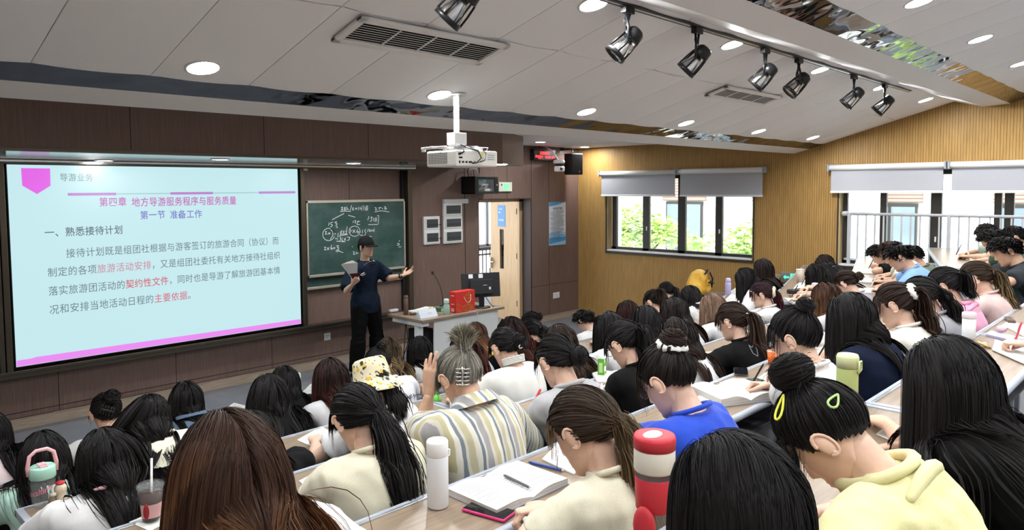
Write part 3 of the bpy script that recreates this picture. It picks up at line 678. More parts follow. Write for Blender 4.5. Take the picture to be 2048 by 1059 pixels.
# camera on a bracket
yk = YF-.32; p = onY(1118, 324, yk)
t = empty('dome_camera', p); tag(t, 'white dome camera on a slanted bracket beside the LED clock', 'camera')
m = MB(); m.tube([(0, 0, .02), (-.05, .15, .22), (-.07, .31, .30)], [.018, .014, .02], M_whitep, 8); m.obj('bracket', t)
m = MB(); m.lathe([(.02, .045), (.085, .04), (.105, .015), (.10, -.02), (.075, -.025)], M_whitep, seg=20); m.obj('mounting_cap', t)
m = MB(); m.lathe([(.07, -.02), (.072, -.05), (.045, -.085)], M_black, seg=18); m.obj('dome', t)
m = MB(); m.box((-.085, -.07, -.165), (.085, .05, -.07), M_whitep); m.obj('camera_head', t, .02)
m = MB(); m.tube([(-.02, -.075, -.115), (-.02, -.068, -.115)], .032, M_black, 14); m.obj('lens', t)
# loudspeaker
yk = YF-.30; p = onY(1147, 328, yk)
t = empty('wall_loudspeaker', p, math.radians(-14)); tag(t, 'black wall loudspeaker in the corner beside the yellow wall', 'loudspeaker')
m = MB(); m.box((-.13, -.11, -.19), (.13, .11, .19), M_blackm); m.obj('cabinet', t, .012)
m = MB(); m.box((-.115, -.118, -.175), (.115, -.11, .175), M_black); m.obj('grille', t, .004)
m = MB(); m.box((.03, -.121, -.15), (.06, -.117, -.12), M_steel); m.obj('badge', t)
m = MB(); m.tube([(0, .02, .18), (0, .04, .27), (-.06, .31, .27)], .016, M_black, 8); m.box((-.11, .285, .20), (-.01, .30, .33), M_black); m.obj('bracket', t)
# poster
a, b = onY(1098, 404, YF-.004), onY(1131, 488, YF-.004)
t = empty('wall_poster', ((a[0]+b[0])/2, YF, (a[2]+b[2])/2)); tag(t, 'white and blue rules poster on the brown wall right of the door', 'poster'); w = (b[0]-a[0])/2; h = (a[2]-b[2])/2
M_pl = mat('poster_blue', (.07, .33, .66), .4); M_pw = mat('poster_white', (.74, .80, .86), .4); M_pg = mat('poster_pale_blue', (.36, .62, .82), .4); M_pb = mat('poster_print', (.10, .13, .22), .6)
m = MB(); m.box((-w, -.008, -h), (w, -.001, h), M_pw); m.obj('board', t)
m = MB(); yy = -.0085
m.add([(-w, yy, -h), (w, yy, -h), (w, yy, -h*.42), (0, yy, -h*.36), (-w, yy, -h*.44)], [(0, 1, 2, 3, 4)], M_pg)
yy = -.009
m.add([(-w, yy, -h*.93), (w*.1, yy, -h*.86), (w, yy, -h*.80), (w, yy, -h*.62), (-w, yy, -h*.66)], [(0, 1, 2, 3, 4)], M_pl)
m.add([(-w, yy, h*.80), (-w*.4, yy, h*.83), (w, yy, h*.99), (w, yy, h), (-w, yy, h)], [(0, 1, 2, 3, 4)], M_pl); m.obj('blue_bands', t)
m = MB(); put_text(m, '标准化考场管理规定', (-w*.55, -.0095, h*.70), (w*.62, -.0095, h*.70), ZUP, .045, M_pb, .02)
rg = np.random.default_rng(9); z = h*.58; i = 0
src = '考生须按规定时间进入考场对号入座并出示证件不得携带手机等物品开考后迟到不得入场听从安排保持安静严禁作弊离场时交回试卷'
while z > -h*.74:
    n = int(rg.integers(13, 21)) if i % 3 else 20
    k = int(rg.integers(0, len(src)-21)); put_text(m, src[k:k+n], (-w*.82+(.06 if i % 3 == 0 else 0), -.0095, z), (-w*.82+1.62*w*n/20, -.0095, z), ZUP, .027, M_pb); z -= h*.075; i += 1
m.obj('printed_lines', t)
# sockets
def socket(px, py, label, w=.043, h=.043):
    p = onY(px, py, YF-.004); t = empty('wall_socket', (p[0], YF, p[2])); tag(t, label, 'socket')
    m = MB(); m.box((-w, -.009, -h), (w, -.001, h), M_whitep); m.obj('plate', t, .003)
    m = MB()
    for x, z in ((-.012, .012), (.012, .012), (0, -.014)): m.box((x-.003, -.0095, z-.006), (x+.003, -.0088, z+.006), M_blackm)
    m.obj('slots', t)
socket(654.5, 672.5, 'square white socket low on the brown wall below the blackboard', .05, .05)
socket(1112.5, 590, 'white double socket low on the brown wall right of the door', .09, .055)
# green exit sign on the yellow wall
a, b = onX(1566.5, 543, XR-.03), onX(1597, 566.5, XR-.03)
t = empty('exit_sign', (XR, (a[1]+b[1])/2, (a[2]+b[2])/2)); tag(t, 'low green glowing exit sign with left arrow on the yellow wall', 'exit sign')
w = abs(a[1]-b[1])/2+.03; h = abs(a[2]-b[2])/2
m = MB(); m.box((-.03, -w, -h), (-.001, w, h), mat('satin_metal', (.42, .40, .38), .4, .7)); m.obj('plate', t, .004)
G = mat('exit_green_light', (.05, .5, .2), .5, emit=(.06, .90, .32), estr=1.3)
m = MB(); xx = -.032
def pl(pts, mt=G): m.add([(xx, -y*w, z*h) for y, z in pts], [tuple(range(len(pts)))], mt)
pl([(-.78, 0), (-.55, .42), (-.55, .15), (-.15, .15), (-.15, -.15), (-.55, -.15), (-.55, -.42)])
pl([(-.05, .75), (.75, .75), (.75, -.75), (-.05, -.75)]); m.obj('green_symbols', t)
m = MB(); xx = -.034; DK = mat('exit_dark_figure', (.30, .29, .27), .5)
pl([(.10, .50), (.22, .62), (.30, .45), (.18, .36)], DK); pl([(.05, .30), (.45, .30), (.45, .16), (.28, .12), (.40, -.20), (.55, -.55), (.42, -.6), (.28, -.25), (.12, -.60), (.0, -.60), (.14, -.15), (.14, .16), (.05, .10)], DK); pl([(.60, .62), (.68, .62), (.68, -.65), (.60, -.65)], DK)
m.obj('running_figure', t)
# ================================================================ PROJECTOR AND SPOTLIGHTS
pt = np.array([3.47, 3.90, ceil1(3.90)])
t = empty('projector', pt, math.radians(-3)); tag(t, 'white ceiling projector with cables on a white pole mount', 'projector')
zb = -.405
m = MB(); m.lathe([(.07, -.012), (.07, 0), (.03, .0)], M_whitep, seg=16); m.tube([(0, 0, -.0), (0, 0, -.29)], .026, M_whitep, 4, smooth=False); m.obj('pole', t)
m = MB(); m.box((-.055, -.045, -.36), (.055, .045, -.275), M_whitep); m.box((-.24, -.02, zb+.012), (.18, .0, zb+.028), M_whitep); m.box((-.20, -.12, zb+.012), (-.18, .16, zb+.028), M_whitep); m.box((.12, -.12, zb+.012), (.14, .14, zb+.028), M_whitep); m.box((-.04, -.05, -.375), (.04, .05, -.355), M_whitep)
for x in (-.19, .13):
    for y in (-.11, .14): m.box((x-.012, y-.012, zb-.005), (x+.012, y+.012, zb+.02), M_whitep)
m.obj('mount', t, .003)
bx0, bx1, by0, by1 = -.16, .22, -.19, .15
hb = .112
m = MB(); m.box((bx0, by0, zb-hb), (bx1, by1, zb), mat('projector_white', (.72, .71, .66), .45)); m.obj('body', t, .012)
m = MB()
for i in range(15):
    for j in range(7): m.box((bx0-.001, by0+.10+i*.0145, zb-hb+.022+j*.011), (bx0+.001, by0+.108+i*.0145, zb-hb+.029+j*.011), M_blackm)
m.obj('vent_grille', t)
m = MB(); rg = np.random.default_rng(4)
for x, z, w, h in ((.03, .03, .012, .018), (.06, .03, .018, .014), (.09, .03, .018, .014), (.125, .03, .03, .014), (.165, .03, .012, .014), (.19, .03, .02, .008), (.04, .06, .03, .012), (.03, .085, .02, .016)):
    m.box((bx0+x-w/2, by0-.002, zb-hb+z-h/2), (bx0+x+w/2, by0+.002, zb-hb+z+h/2), M_blackm)
m.obj('port', t)
m = MB(); m.box((bx0+.215, by0-.002, zb-.045), (bx0+.25, by0+.001, zb-.02), mat('yellow_warning_label', (.75, .68, .05), .5)); m.obj('warning_label', t)
m = MB()
for z in (.03, .045, .06): m.box((bx0+.285, by0-.0015, zb-z-.003), (bx0+.345, by0+.001, zb-z+.001), M_ink)
m.obj('printed_label', t)
m = MB(); m.tube([(-.01, -.06, -.36), (-.02, -.15, zb+.02), (.02, -.21, zb-.005), (.03, -.23, zb-.05), (.0, -.22, zb-.085), (-.03, -.205, zb-.09)], .006, M_black, 6); m.tube([(.02, -.05, -.37), (.06, -.16, zb+.03), (.075, -.23, zb-.02), (.06, -.23, zb-.07), (.03, -.21, zb-.082)], .004, M_black, 6); m.tube([(.0, -.05, -.37), (-.10, -.2, zb-.01), (-.13, -.205, zb-.025)], .007, M_black, 6); m.tube([(.02, -.05, -.37), (.12, -.2, zb+.02), (.05, -.22, zb-.05)], .003, M_lgrey, 6); m.obj('cable', t)
m = MB(); m.tube([(.10, by1-.002, zb-.055), (.10, by1+.015, zb-.055)], .035, M_glass, 16); m.obj('lens', t)
# track
ty = 2.50; tz = ceil1(ty)
t = empty('spotlight_track', (5.4, ty, tz)); tag(t, 'long black light track fixed along the rear ceiling beam', 'track'); t.rotation_euler = (-math.atan(SLOPE), 0, 0)
m = MB(); m.box((-3.9, -.018, -.022), (3.58, .018, -.004), M_black); m.obj('rail', t); m = MB(); m.box((-3.9, -.006, -.0225), (3.58, .006, -.0218), M_steel); m.obj('conductor', t)
def spot(px, py, k, tilt, label):
    p = onZ(px, py, tz-.02); x = p[0]
    t = empty('track_spotlight', (x, ty, tz-.022)); tag(t, label, 'spotlight', 'black track spotlights')
    m = MB(); m.box((-.045, -.02, -.035), (.045, .02, .0), M_black); m.obj('adapter', t, .003)
    C = Vector((-.02, -.005, -.205)); ax = Vector((-.30, .64, -.70)).normalized(); ax.rotate(Matrix.Rotation(tilt, 3, 'Z'))
    sd = ax.cross(Vector((0, 0, 1))).normalized()
    m = MB()
    for s in (-1, 1): m.tube([tuple(Vector((s*.022, 0, -.03))), tuple(C*.45+sd*s*.045+Vector((0, 0, -.02))), tuple(C+sd*s*.068)], [.009, .009, .008], M_black, 6)
    m.obj('yoke', t)
    A = Matrix(((sd[0], 0, ax[0]), (sd[1], 0, ax[1]), (sd[2], 0, ax[2]))); b = ax.cross(sd)
    for i in range(3): A[i][1] = b[i]
    def P(r, th, z): q = C+A @ Vector((r*math.cos(th), r*math.sin(th), z)); return tuple(q)
    def rings(prof, mt, name, par=t, smooth=True):
        m = MB(); seg = 20; vs = [P(r, 2*math.pi*k/seg, z) for r, z in prof for k in range(seg)]
        fs = [(i*seg+k, i*seg+(k+1) % seg, (i+1)*seg+(k+1) % seg, (i+1)*seg+k) for i in range(len(prof)-1) for k in range(seg)]
        m.add(vs, fs, mt, smooth); return m
    m = rings([(.001, -.105), (.035, -.10), (.05, -.085), (.058, -.03), (.054, -.028), (.001, -.03)], M_black, 'x'); m.obj('rear_housing', t)
    m = rings([(.066, .078), (.07, .085), (.07, .105), (.06, .105), (.058, .08), (.066, .078)], M_black, 'x'); m.obj('front_ring', t)
    m = MB()
    for k2 in range(6):
        th = 2*math.pi*k2/6; m.tube([P(.056, th, -.032), P(.064, th, .03), P(.067, th, .085)], .006, M_black, 5)
    m.obj('cage', t)
    m = rings([(.02, -.028), (.035, .0), (.052, .05), (.058, .09)], M_steel, 'x'); m.obj('reflector', t)
    m = rings([(.001, .095), (.056, .096)], M_glass, 'x'); m.obj('lens', t)
    m = MB(); m.tube([(-.01, .0, -.03), (-.05, -.01, -.08), (-.03, -.01, -.13)], .003, M_black, 5); m.obj('cord', t)
for px, py, tl, s in ((885, -70, .1, 'cut off by the top edge of the picture'), (1240, 18, .35, 'first of the row, largest, nearest the top edge'), (1385, 58, 0, 'second along the track'), (1532, 97, -.1, 'third along the track'), (1600, 117, .25, 'fourth along the track, close to the third'), (1712, 150, -.05, 'fifth along the track'), (1778, 168, -.15, 'sixth and last, nearest the yellow wall')):
    spot(px, py, 0, tl, 'black track spotlight, '+s)
# ================================================================ LECTURER'S DESK
# top corners on the photo: near-left (843,637) left-far (780,628) right (1007,611)
zt = .80
A = onZ(846, 640, zt); B = onZ(1007, 612, zt); Cc = onZ(782, 628.5, zt)
ux = (B-A)/np.linalg.norm(B-A); L = np.linalg.norm(B-A); vy = np.array([-ux[1], ux[0], 0]); dp = .70
rz = math.atan2(ux[1], ux[0])
t = empty('lecturer_desk', (A[0], A[1], 0), rz); tag(t, 'white steel lecturer desk with wood top in front of the door', 'desk')
M_white2 = mat('white_steel_panel', (.70, .71, .70), .45)
m = MB(); m.box((-.02, -.02, zt-.035), (L, dp, zt), M_desk); m.obj('desk_top', t, .004)
m = MB(); m.box((.20, .03, .08), (L-.12, .05, zt-.04), M_white2); m.obj('front_panel', t, .003)
m = MB(); m.box((.02, .12, 0), (.10, .20, zt-.035), M_white2); m.box((.0, .03, zt-.09), (.12, .62, zt-.035), M_white2); m.box((.01, .02, 0), (.11, .60, .05), M_white2); m.obj('leg', t, .004)
m = MB(); m.box((L-.14, .05, 0), (L-.06, .58, zt-.035), M_white2); m.obj('leg', t, .004)
m = MB(); m.box((.20, .15, .05), (.42, .55, .6), M_blackm); m.obj('computer_case', t, .004)
m = MB(); m.tube([(.05, .4, zt-.04), (.02, .42, .3), (.05, .45, .02)], .006, M_black, 6); m.tube([(.08, .45, zt-.04), (.16, .5, .45), (.10, .55, .2)], .005, M_black, 6); m.obj('cable', t)
m = MB(); q = onY(937, 622, A[1]+.0); lx = .62*L; m.tube([(lx-.10, .12, zt+.003), (lx, -.0, zt+.004), (lx+.02, -.026, zt-.02), (lx+.025, -.027, zt-.18), (lx+.02, .025, zt-.22)], .004, M_lgrey, 6); m.obj('hanging_cable', t)
def on_desk(px, py): return onZ(px, py, zt)
# ================================================================ PEOPLE: building blocks
def nrm(v): v = np.asarray(v, float); return v/(np.linalg.norm(v, axis=-1, keepdims=True)+1e-12)
def rotx(a): c, s = math.cos(a), math.sin(a); return np.array([[1, 0, 0], [0, c, -s], [0, s, c]])
def roty(a): c, s = math.cos(a), math.sin(a); return np.array([[c, 0, s], [0, 1, 0], [-s, 0, c]])
def rotz(a): c, s = math.cos(a), math.sin(a); return np.array([[c, -s, 0], [s, c, 0], [0, 0, 1]])
class QM:
    """quad soup with numpy arrays"""
    def __init__(s): s.V = []; s.Q = []; s.M = []; s.n = 0; s.T = []
    def add(s, V, Q, m=0, t=None):
        V = np.asarray(V, float); Q = np.asarray(Q, int)
        s.V.append(V); s.Q.append(Q+s.n); s.M.append(np.full(len(Q), m) if np.isscalar(m) else m); s.n += len(V)
        s.T.append(np.zeros(len(V)) if t is None else t); return s
    def arrays(s): return np.concatenate(s.V), np.concatenate(s.Q), np.concatenate(s.M), np.concatenate(s.T)
def quad_mesh(name, V, Q, M, mats, T=None):
    me = bpy.data.meshes.new(name); nv, nq = len(V), len(Q)
    me.vertices.add(nv); me.vertices.foreach_set('co', np.ascontiguousarray(V, dtype=np.float32).ravel())
    me.loops.add(nq*4); me.loops.foreach_set('vertex_index', np.ascontiguousarray(Q, dtype=np.int32).ravel())
    me.polygons.add(nq); me.polygons.foreach_set('loop_start', np.arange(0, nq*4, 4, dtype=np.int32))
    for m in mats: me.materials.append(m)
    me.polygons.foreach_set('material_index', np.ascontiguousarray(M, dtype=np.int32))
    me.polygons.foreach_set('use_smooth', np.ones(nq, dtype=bool))
    if T is not None:
        at = me.attributes.new('along', 'FLOAT', 'POINT'); at.data.foreach_set('value', np.ascontiguousarray(T, dtype=np.float32))
    me.update(calc_edges=True); return me
def grid_q(rows, seg, wrap=True):
    i = np.arange(rows-1)[:, None]*seg; k = np.arange(seg if wrap else seg-1)[None, :]; k2 = (k+1) % seg
    return np.stack([i+k, i+k2, i+seg+k2, i+seg+k], -1).reshape(-1, 4)
def rings_tube(C, A, B, ra, rb, seg=12):
    """rings with centres C, axes A,B and radii ra,rb -> (V, Q), closed by collapsed end rings"""
    th = np.linspace(0, 2*np.pi, seg, endpoint=False)
    V = C[:, None]+ra[:, None, None]*np.cos(th)[None, :, None]*A[:, None]+rb[:, None, None]*np.sin(th)[None, :, None]*B[:, None]
    return V.reshape(-1, 3), grid_q(len(C), seg)
def frame(P):
    P = np.asarray(P, float); T = np.gradient(P, axis=0); T = nrm(T)
    ref = np.array([0, 0, 1.0]) if abs(T[0][2]) < .9 else np.array([1.0, 0, 0]); A = []
    for t in T:
        a = np.cross(ref, t); a /= np.linalg.norm(a)+1e-12; b = np.cross(t, a); ref = b; A.append((a, b))
    return T, np.array([a for a, b in A]), np.array([b for a, b in A])
def tube_q(P, r, seg=10, dome=True):
    P = np.asarray(P, float); r = np.full(len(P), r) if np.isscalar(r) else np.asarray(r, float)
    T, A, B = frame(P); C = [P[0]-T[0]*r[0]*(1 if dome else 0)]; R = [1e-5]; AA = [A[0]]; BB = [B[0]]
    if dome: C.append(P[0]-T[0]*r[0]*.6); R.append(r[0]*.78); AA.append(A[0]); BB.append(B[0])
    for i in range(len(P)): C.append(P[i]); R.append(r[i]); AA.append(A[i]); BB.append(B[i])
    if dome: C.append(P[-1]+T[-1]*r[-1]*.6); R.append(r[-1]*.78); AA.append(A[-1]); BB.append(B[-1])
    C.append(P[-1]+T[-1]*r[-1]*(1 if dome else 0)); R.append(1e-5); AA.append(A[-1]); BB.append(B[-1])
    R = np.array(R); return rings_tube(np.array(C), np.array(AA), np.array(BB), R, R, seg)
def ell_q(c, r, R=None, nu=14, nv=9):
    ph = np.linspace(0, np.pi, nv+1); th = np.linspace(0, 2*np.pi, nu, endpoint=False)
    s = np.maximum(np.sin(ph), 1e-5)
    V = np.stack([r[0]*s[:, None]*np.cos(th), r[1]*s[:, None]*np.sin(th), np.repeat((-r[2]*np.cos(ph))[:, None], nu, 1)], -1).reshape(-1, 3)
    if R is not None: V = V@np.asarray(R).T
    return V+np.asarray(c), grid_q(nv+1, nu)
def torus_q(c, R, r, n, seg=20, sg=7, sq=(1, 1), wob=0.0):
    n = nrm(n); a = np.cross(n, [0.13, .2, 1.0]); a = nrm(a); b = np.cross(n, a)
    th = np.linspace(0, 2*np.pi, seg, endpoint=False); V = []
    for i, t in enumerate(th):
        o = a*math.cos(t)*sq[0]+b*math.sin(t)*sq[1]; rr = r*(1+wob*(1 if i % 2 else -1))
        for k in range(sg):
            f = 2*math.pi*k/sg; V.append(np.asarray(c)+o*R+rr*(o*math.cos(f)+n*math.sin(f)))
    Q = [(i*sg+k, i*sg+(k+1) % sg, ((i+1) % seg)*sg+(k+1) % sg, ((i+1) % seg)*sg+k) for i in range(seg) for k in range(sg)]
    return np.array(V), np.array(Q)
def remesh(parts, vox, smooth=3):
    q = QM()
    for V, Q in parts: q.add(V, Q)
    V, Q, M, T = q.arrays()
    me = quad_mesh('lump', V, Q, M, []); ob = bpy.data.objects.new('lump', me); TMP.collection.objects.link(ob)
    r = ob.modifiers.new('r', 'REMESH'); r.mode = 'VOXEL'; r.voxel_size = vox; r.adaptivity = 0
    if smooth: s = ob.modifiers.new('s', 'SMOOTH'); s.factor = .5; s.iterations = smooth
    TMP.view_layers[0].update(); dg = TMP.view_layers[0].depsgraph
    ev = ob.evaluated_get(dg); m2 = ev.to_mesh()
    n = len(m2.vertices); co = np.empty(n*3, np.float32); m2.vertices.foreach_get('co', co)
    nq = len(m2.polygons); li = np.empty(len(m2.loops), np.int32); m2.loops.foreach_get('vertex_index', li)
    no = np.empty(n*3, np.float32); m2.vertices.foreach_get('normal', no)
    ok = len(li) == 4*nq
    if not ok:
        li = np.array([(*p.vertices, p.vertices[-1])[:4] for p in m2.polygons], np.int32).ravel()
    ev.to_mesh_clear(); bpy.data.objects.remove(ob); bpy.data.meshes.remove(me)
    return co.reshape(-1, 3).astype(float), li.reshape(-1, 4), no.reshape(-1, 3).astype(float)
def fold(V, N, amp, seed, lam=(.05, .11), along=None):
    rg = np.random.default_rng(seed); d = np.zeros(len(V))
    for i in range(7):
        k = rg.normal(0, 1, 3)
        if along is not None: k = k-along*(k@along)*.72
        k = nrm(k)*2*np.pi/rg.uniform(*lam); ph = rg.uniform(0, 6.28)
        w = V@k+ph+1.3*np.sin(V@(nrm(rg.normal(0, 1, 3))*2*np.pi/.23)+rg.uniform(0, 6))
        d += np.abs(np.sin(w*.5))*-1+.6
    return V+N*(d*amp/4)[:, None]
# ---------------------------------------------------------------- head
_hz = np.array([-.127, -.120, -.110, -.095, -.075, -.050, -.025, .0, .025, .050, .075, .092, .102, .1065])
_hf = np.array([.060, .078, .084, .084, .085, .084, .086, .086, .086, .089, .080, .060, .034, .004])
_hb = np.array([.020, .004, -.012, -.026, -.042, -.060, -.078, -.092, -.100, -.102, -.094, -.074, -.048, -.010])
_hw = np.array([.012, .030, .041, .050, .056, .062, .068, .072, .075, .0755, .070, .055, .034, .004])
def head_q(res=1.0, male=False):
    nz, nt = int(46*res), int(56*res)
    z = np.concatenate([[-.127], np.linspace(-.125, .1045, nz-2), [.1065]])
    def it(y):
        v = np.interp(z, _hz, y); w = v.copy()
        for _ in range(2): w[1:-1] = (w[:-2]+2*w[1:-1]+w[2:])/4
        return w
    f, b, w = it(_hf), it(_hb), it(_hw)
    if male: w = w*1.03; f = f+.002
    u = np.linspace(-1, 1, nt, endpoint=False); th = np.pi*(u+.12*np.sin(2*np.pi*u)/1.0*-1*.9)
    c, s = np.cos(th), np.sin(th)
    y0 = -.012
    X = w[:, None]*np.sign(s)*np.abs(s)**.92
    Y = np.where(c > 0, y0+(f[:, None]-y0)*np.abs(c)**.80, y0-(y0-b[:, None])*np.abs(c)**.92)
    Z = np.repeat(z[:, None], nt, 1); fr = c[None] > 0
    x = X; e = np.exp
    pn = np.interp(Z, [-.058, -.051, -.046, -.038, -.01, .010], [0, .006, .019, .021, .007, 0])
    sg = np.interp(Z, [-.05, -.02, .01], [.0125, .0085, .007])
    d = pn*e(-(x/sg)**2)
    d += .006*e(-((np.abs(x)-.014)/.006)**2-((Z+.046)/.006)**2)
    d -= .0095*e(-((np.abs(x)-.031)/.014)**2-((Z+.002)/.011)**2)
    d += .0035*e(-((Z-.019)/.008)**2)*e(-(x/.05)**2)
    d += .0055*e(-((Z+.0705)/.0045)**2)*e(-(x/.020)**2)+.0065*e(-((Z+.0815)/.0055)**2)*e(-(x/.018)**2)-.003*e(-((Z+.076)/.002)**2)*e(-(x/.022)**2)
    d += .006*e(-((Z+.110)/.011)**2)*e(-(x/.020)**2)-.003*e(-((Z+.094)/.005)**2)*e(-(x/.02)**2)
    d += .003*e(-((np.abs(x)-.045)/.016)**2-((Z+.035)/.02)**2)
    Y = Y+np.where(fr, d, 0)
    V = np.stack([X, Y, Z], -1).reshape(-1, 3); Q = grid_q(nz, nt)
    u_ = (V-SC0)/SCALP; r_ = np.linalg.norm(u_, axis=1); k_ = hairline(u_/r_[:, None]) & (r_ > .965); V[k_] = (u_[k_]/r_[k_][:, None])*.965*SCALP+SC0
    mid = V[Q].mean(1)
    lips = (mid[:, 1] > .06) & (mid[:, 2] > -.087) & (mid[:, 2] < -.066) & (np.abs(mid[:, 0]) < .023-2.4*np.abs(mid[:, 2]+.0765)*.6)
    return V, Q, np.where(lips, 1, 0)
def ear_q(s, out=.0855):
    q = QM(); R = rotz(-s*.38)@roty(s*.10)@rotx(-.15)
    c = np.array([s*out, -.014, -.014])
    V, Q = ell_q((s*.002, 0, 0), (.0075, .0172, .030), None, 12, 9); q.add(V@R.T+c, Q)
    th = np.linspace(-1.1, 3.9, 14); P = np.stack([np.full(14, s*.006), -np.cos(th-1.2)*.0175, np.sin(th-1.2)*.031+.001], -1)
    V, Q = tube_q(P, np.linspace(.0035, .0048, 14), 6); q.add(V@R.T+c, Q)
    V, Q = ell_q((s*.004, .004, -.024), (.005, .008, .009), None, 8, 6); q.add(V@R.T+c, Q)
    V, Q, M, T = q.arrays(); return V, Q
# ---------------------------------------------------------------- hands (left hand, fingers +y, palm -z, thumb +x)
_HP = {'write': ((48, 50, 30), (42, 52, 32), (58, 68, 40), (66, 74, 44), .55), 'rest': ((18, 26, 16), (20, 28, 18), (24, 30, 20), (28, 32, 22), .15),
       'flat': ((4, 8, 5), (4, 8, 5), (5, 9, 6), (8, 10, 6), 0.0), 'hold': ((50, 60, 35), (55, 64, 36), (60, 66, 38), (64, 68, 40), .75), 'open': ((-4, 14, 8), (14, 30, 20), (26, 40, 24), (10, 18, 12), -.25)}
_HC = {}
def hand_q(pose, lod):
    if (pose, lod) in _HC: return _HC[(pose, lod)]
    pr = []
    th = np.linspace(0, 2*np.pi, 14, endpoint=False)
    yy = np.array([-.035, -.01, .012, .035, .06, .082, .092]); w = np.array([.021, .024, .030, .037, .040, .039, .030]); h = np.array([.017, .018, .016, .0155, .014, .012, .008])
    C = np.stack([np.zeros(7), yy, np.zeros(7)], -1); C = np.concatenate([C[:1], C, C[-1:]]); w = np.r_[1e-5, w, 1e-5]; h = np.r_[1e-5, h, 1e-5]
    pr.append(rings_tube(C, np.tile([1., 0, 0], (9, 1)), np.tile([0, 0, 1.], (9, 1)), w, h, 14))
    ang = _HP[pose]
    for i, (bx, by, L, r) in enumerate(((.028, .084, .070, .0088), (.0095, .090, .077, .009), (-.0095, .087, .071, .0086), (-.027, .077, .056, .0076))):
        a = 0; p = np.array([bx, by-.012, 0.0]); P = [p.copy()]; sp = (1.5-i)*(.10 if pose in ('flat', 'open') else .04)
        for k, fr in enumerate((.48, .30, .22)):
            a += math.radians(ang[i][k]); d = np.array([math.sin(sp)*math.cos(a), math.cos(sp)*math.cos(a), -math.sin(a)]); p = p+d*L*fr*1.08; P.append(p.copy())
        pr.append(tube_q(P, [r*1.05, r, r*.92, r*.78], 9))
    o = ang[4]; p = np.array([.022, .012, -.006]); d1 = nrm([.80-.35*o, .62, -.15-.45*o]); d2 = nrm([.45-.55*o, .85, -.25-.45*o]); d3 = nrm([.25-.55*o, .95, -.25-.3*o])
    P = [p, p+d1*.038, p+d1*.038+d2*.030, p+d1*.038+d2*.030+d3*.024]
    pr.append(tube_q(P, [.014, .0115, .0098, .0078], 9))
    V, Q, N = remesh(pr, .0034 if lod == 0 else (.0048 if lod == 1 else .0062), 2 if lod == 0 else 1)
    _HC[(pose, lod)] = (V, Q); return V, Q
def hand_at(W, f, up, side, pose, lod, scale=1.0):
    V, Q = hand_q(pose, lod); V = V.copy()*scale
    if side > 0: V[:, 0] *= -1; Q = Q[:, ::-1]
    f = nrm(f); up = np.asarray(up, float); z = nrm(up-f*(f@up)); x = np.cross(f, z)
    return np.asarray(W)+V@np.stack([x, f, z]), Q
# ---------------------------------------------------------------- materials for people
def skin_mat(name, c):
    m = mat(name, c, .5, spec=.35); return noise_mix(m, tuple(k*.94 for k in c), tuple(min(1, k*1.05) for k in c), nscale=30, detail=3, bump=.04, bdist=.002)
SKIN = [skin_mat('warm_skin', (.58, .355, .245)), skin_mat('fair_skin', (.66, .43, .32)), skin_mat('tan_skin', (.47, .275, .18))]
M_lip = mat('lips', (.48, .17, .15), .4); M_eyew = mat('eye_white', (.75, .73, .70), .25); M_iris = mat('dark_iris', (.02, .012, .01), .15)
def hair_mat(name, root, tip=None, rough=.52, var=.38, spec=.16):
    if name in MATS: return MATS[name]
    m = mat(name, root, rough, spec=spec); nt, N, L, b = nodes(m)
    ge = N.new('ShaderNodeNewGeometry'); at = N.new('ShaderNodeAttribute'); at.attribute_name = 'along'
    cr = N.new('ShaderNodeValToRGB'); cr.color_ramp.elements[0].position = .15; cr.color_ramp.elements[1].position = .62
    cr.color_ramp.elements[0].color = (*root, 1); cr.color_ramp.elements[1].color = (*(tip or root), 1)
    mr = N.new('ShaderNodeMapRange'); mr.inputs[3].default_value = 1-var; mr.inputs[4].default_value = 1+var*1.6
    hs = N.new('ShaderNodeHueSaturation')
    L.new(at.outputs['Fac'], cr.inputs[0]); L.new(ge.outputs['Random Per Island'], mr.inputs[0]); L.new(mr.outputs[0], hs.inputs['Value']); L.new(cr.outputs[0], hs.inputs['Color']); L.new(hs.outputs[0], b.inputs['Base Color'])
    mr2 = N.new('ShaderNodeMapRange'); mr2.inputs[3].default_value = rough-.1; mr2.inputs[4].default_value = rough+.16
    L.new(ge.outputs['Random Per Island'], mr2.inputs[0]); L.new(mr2.outputs[0], b.inputs['Roughness'])
    return m
HAIR = {'k': hair_mat('black_hair', (.0085, .0075, .0075), (.009, .0078, .0075)), 'kb': hair_mat('black_brown_hair', (.012, .009, .008), (.026, .014, .010)),
        'b': hair_mat('dark_brown_hair', (.020, .012, .009), (.036, .020, .013)), 'o': hair_mat('brown_ombre_hair', (.034, .016, .010), (.17, .075, .034), var=.4),
        'r': hair_mat('red_brown_hair', (.014, .007, .006), (.050, .014, .010)), 'w': hair_mat('wine_red_hair', (.022, .008, .011), (.045, .010, .016)),
        'g': hair_mat('ash_grey_hair', (.16, .15, .125), (.17, .155, .115), var=.45), 'l': hair_mat('light_brown_hair', (.16, .10, .068), (.19, .115, .075), var=.4),
        'y': hair_mat('golden_brown_hair', (.030, .019, .012), (.17, .115, .058), var=.3)}
_CL = {}
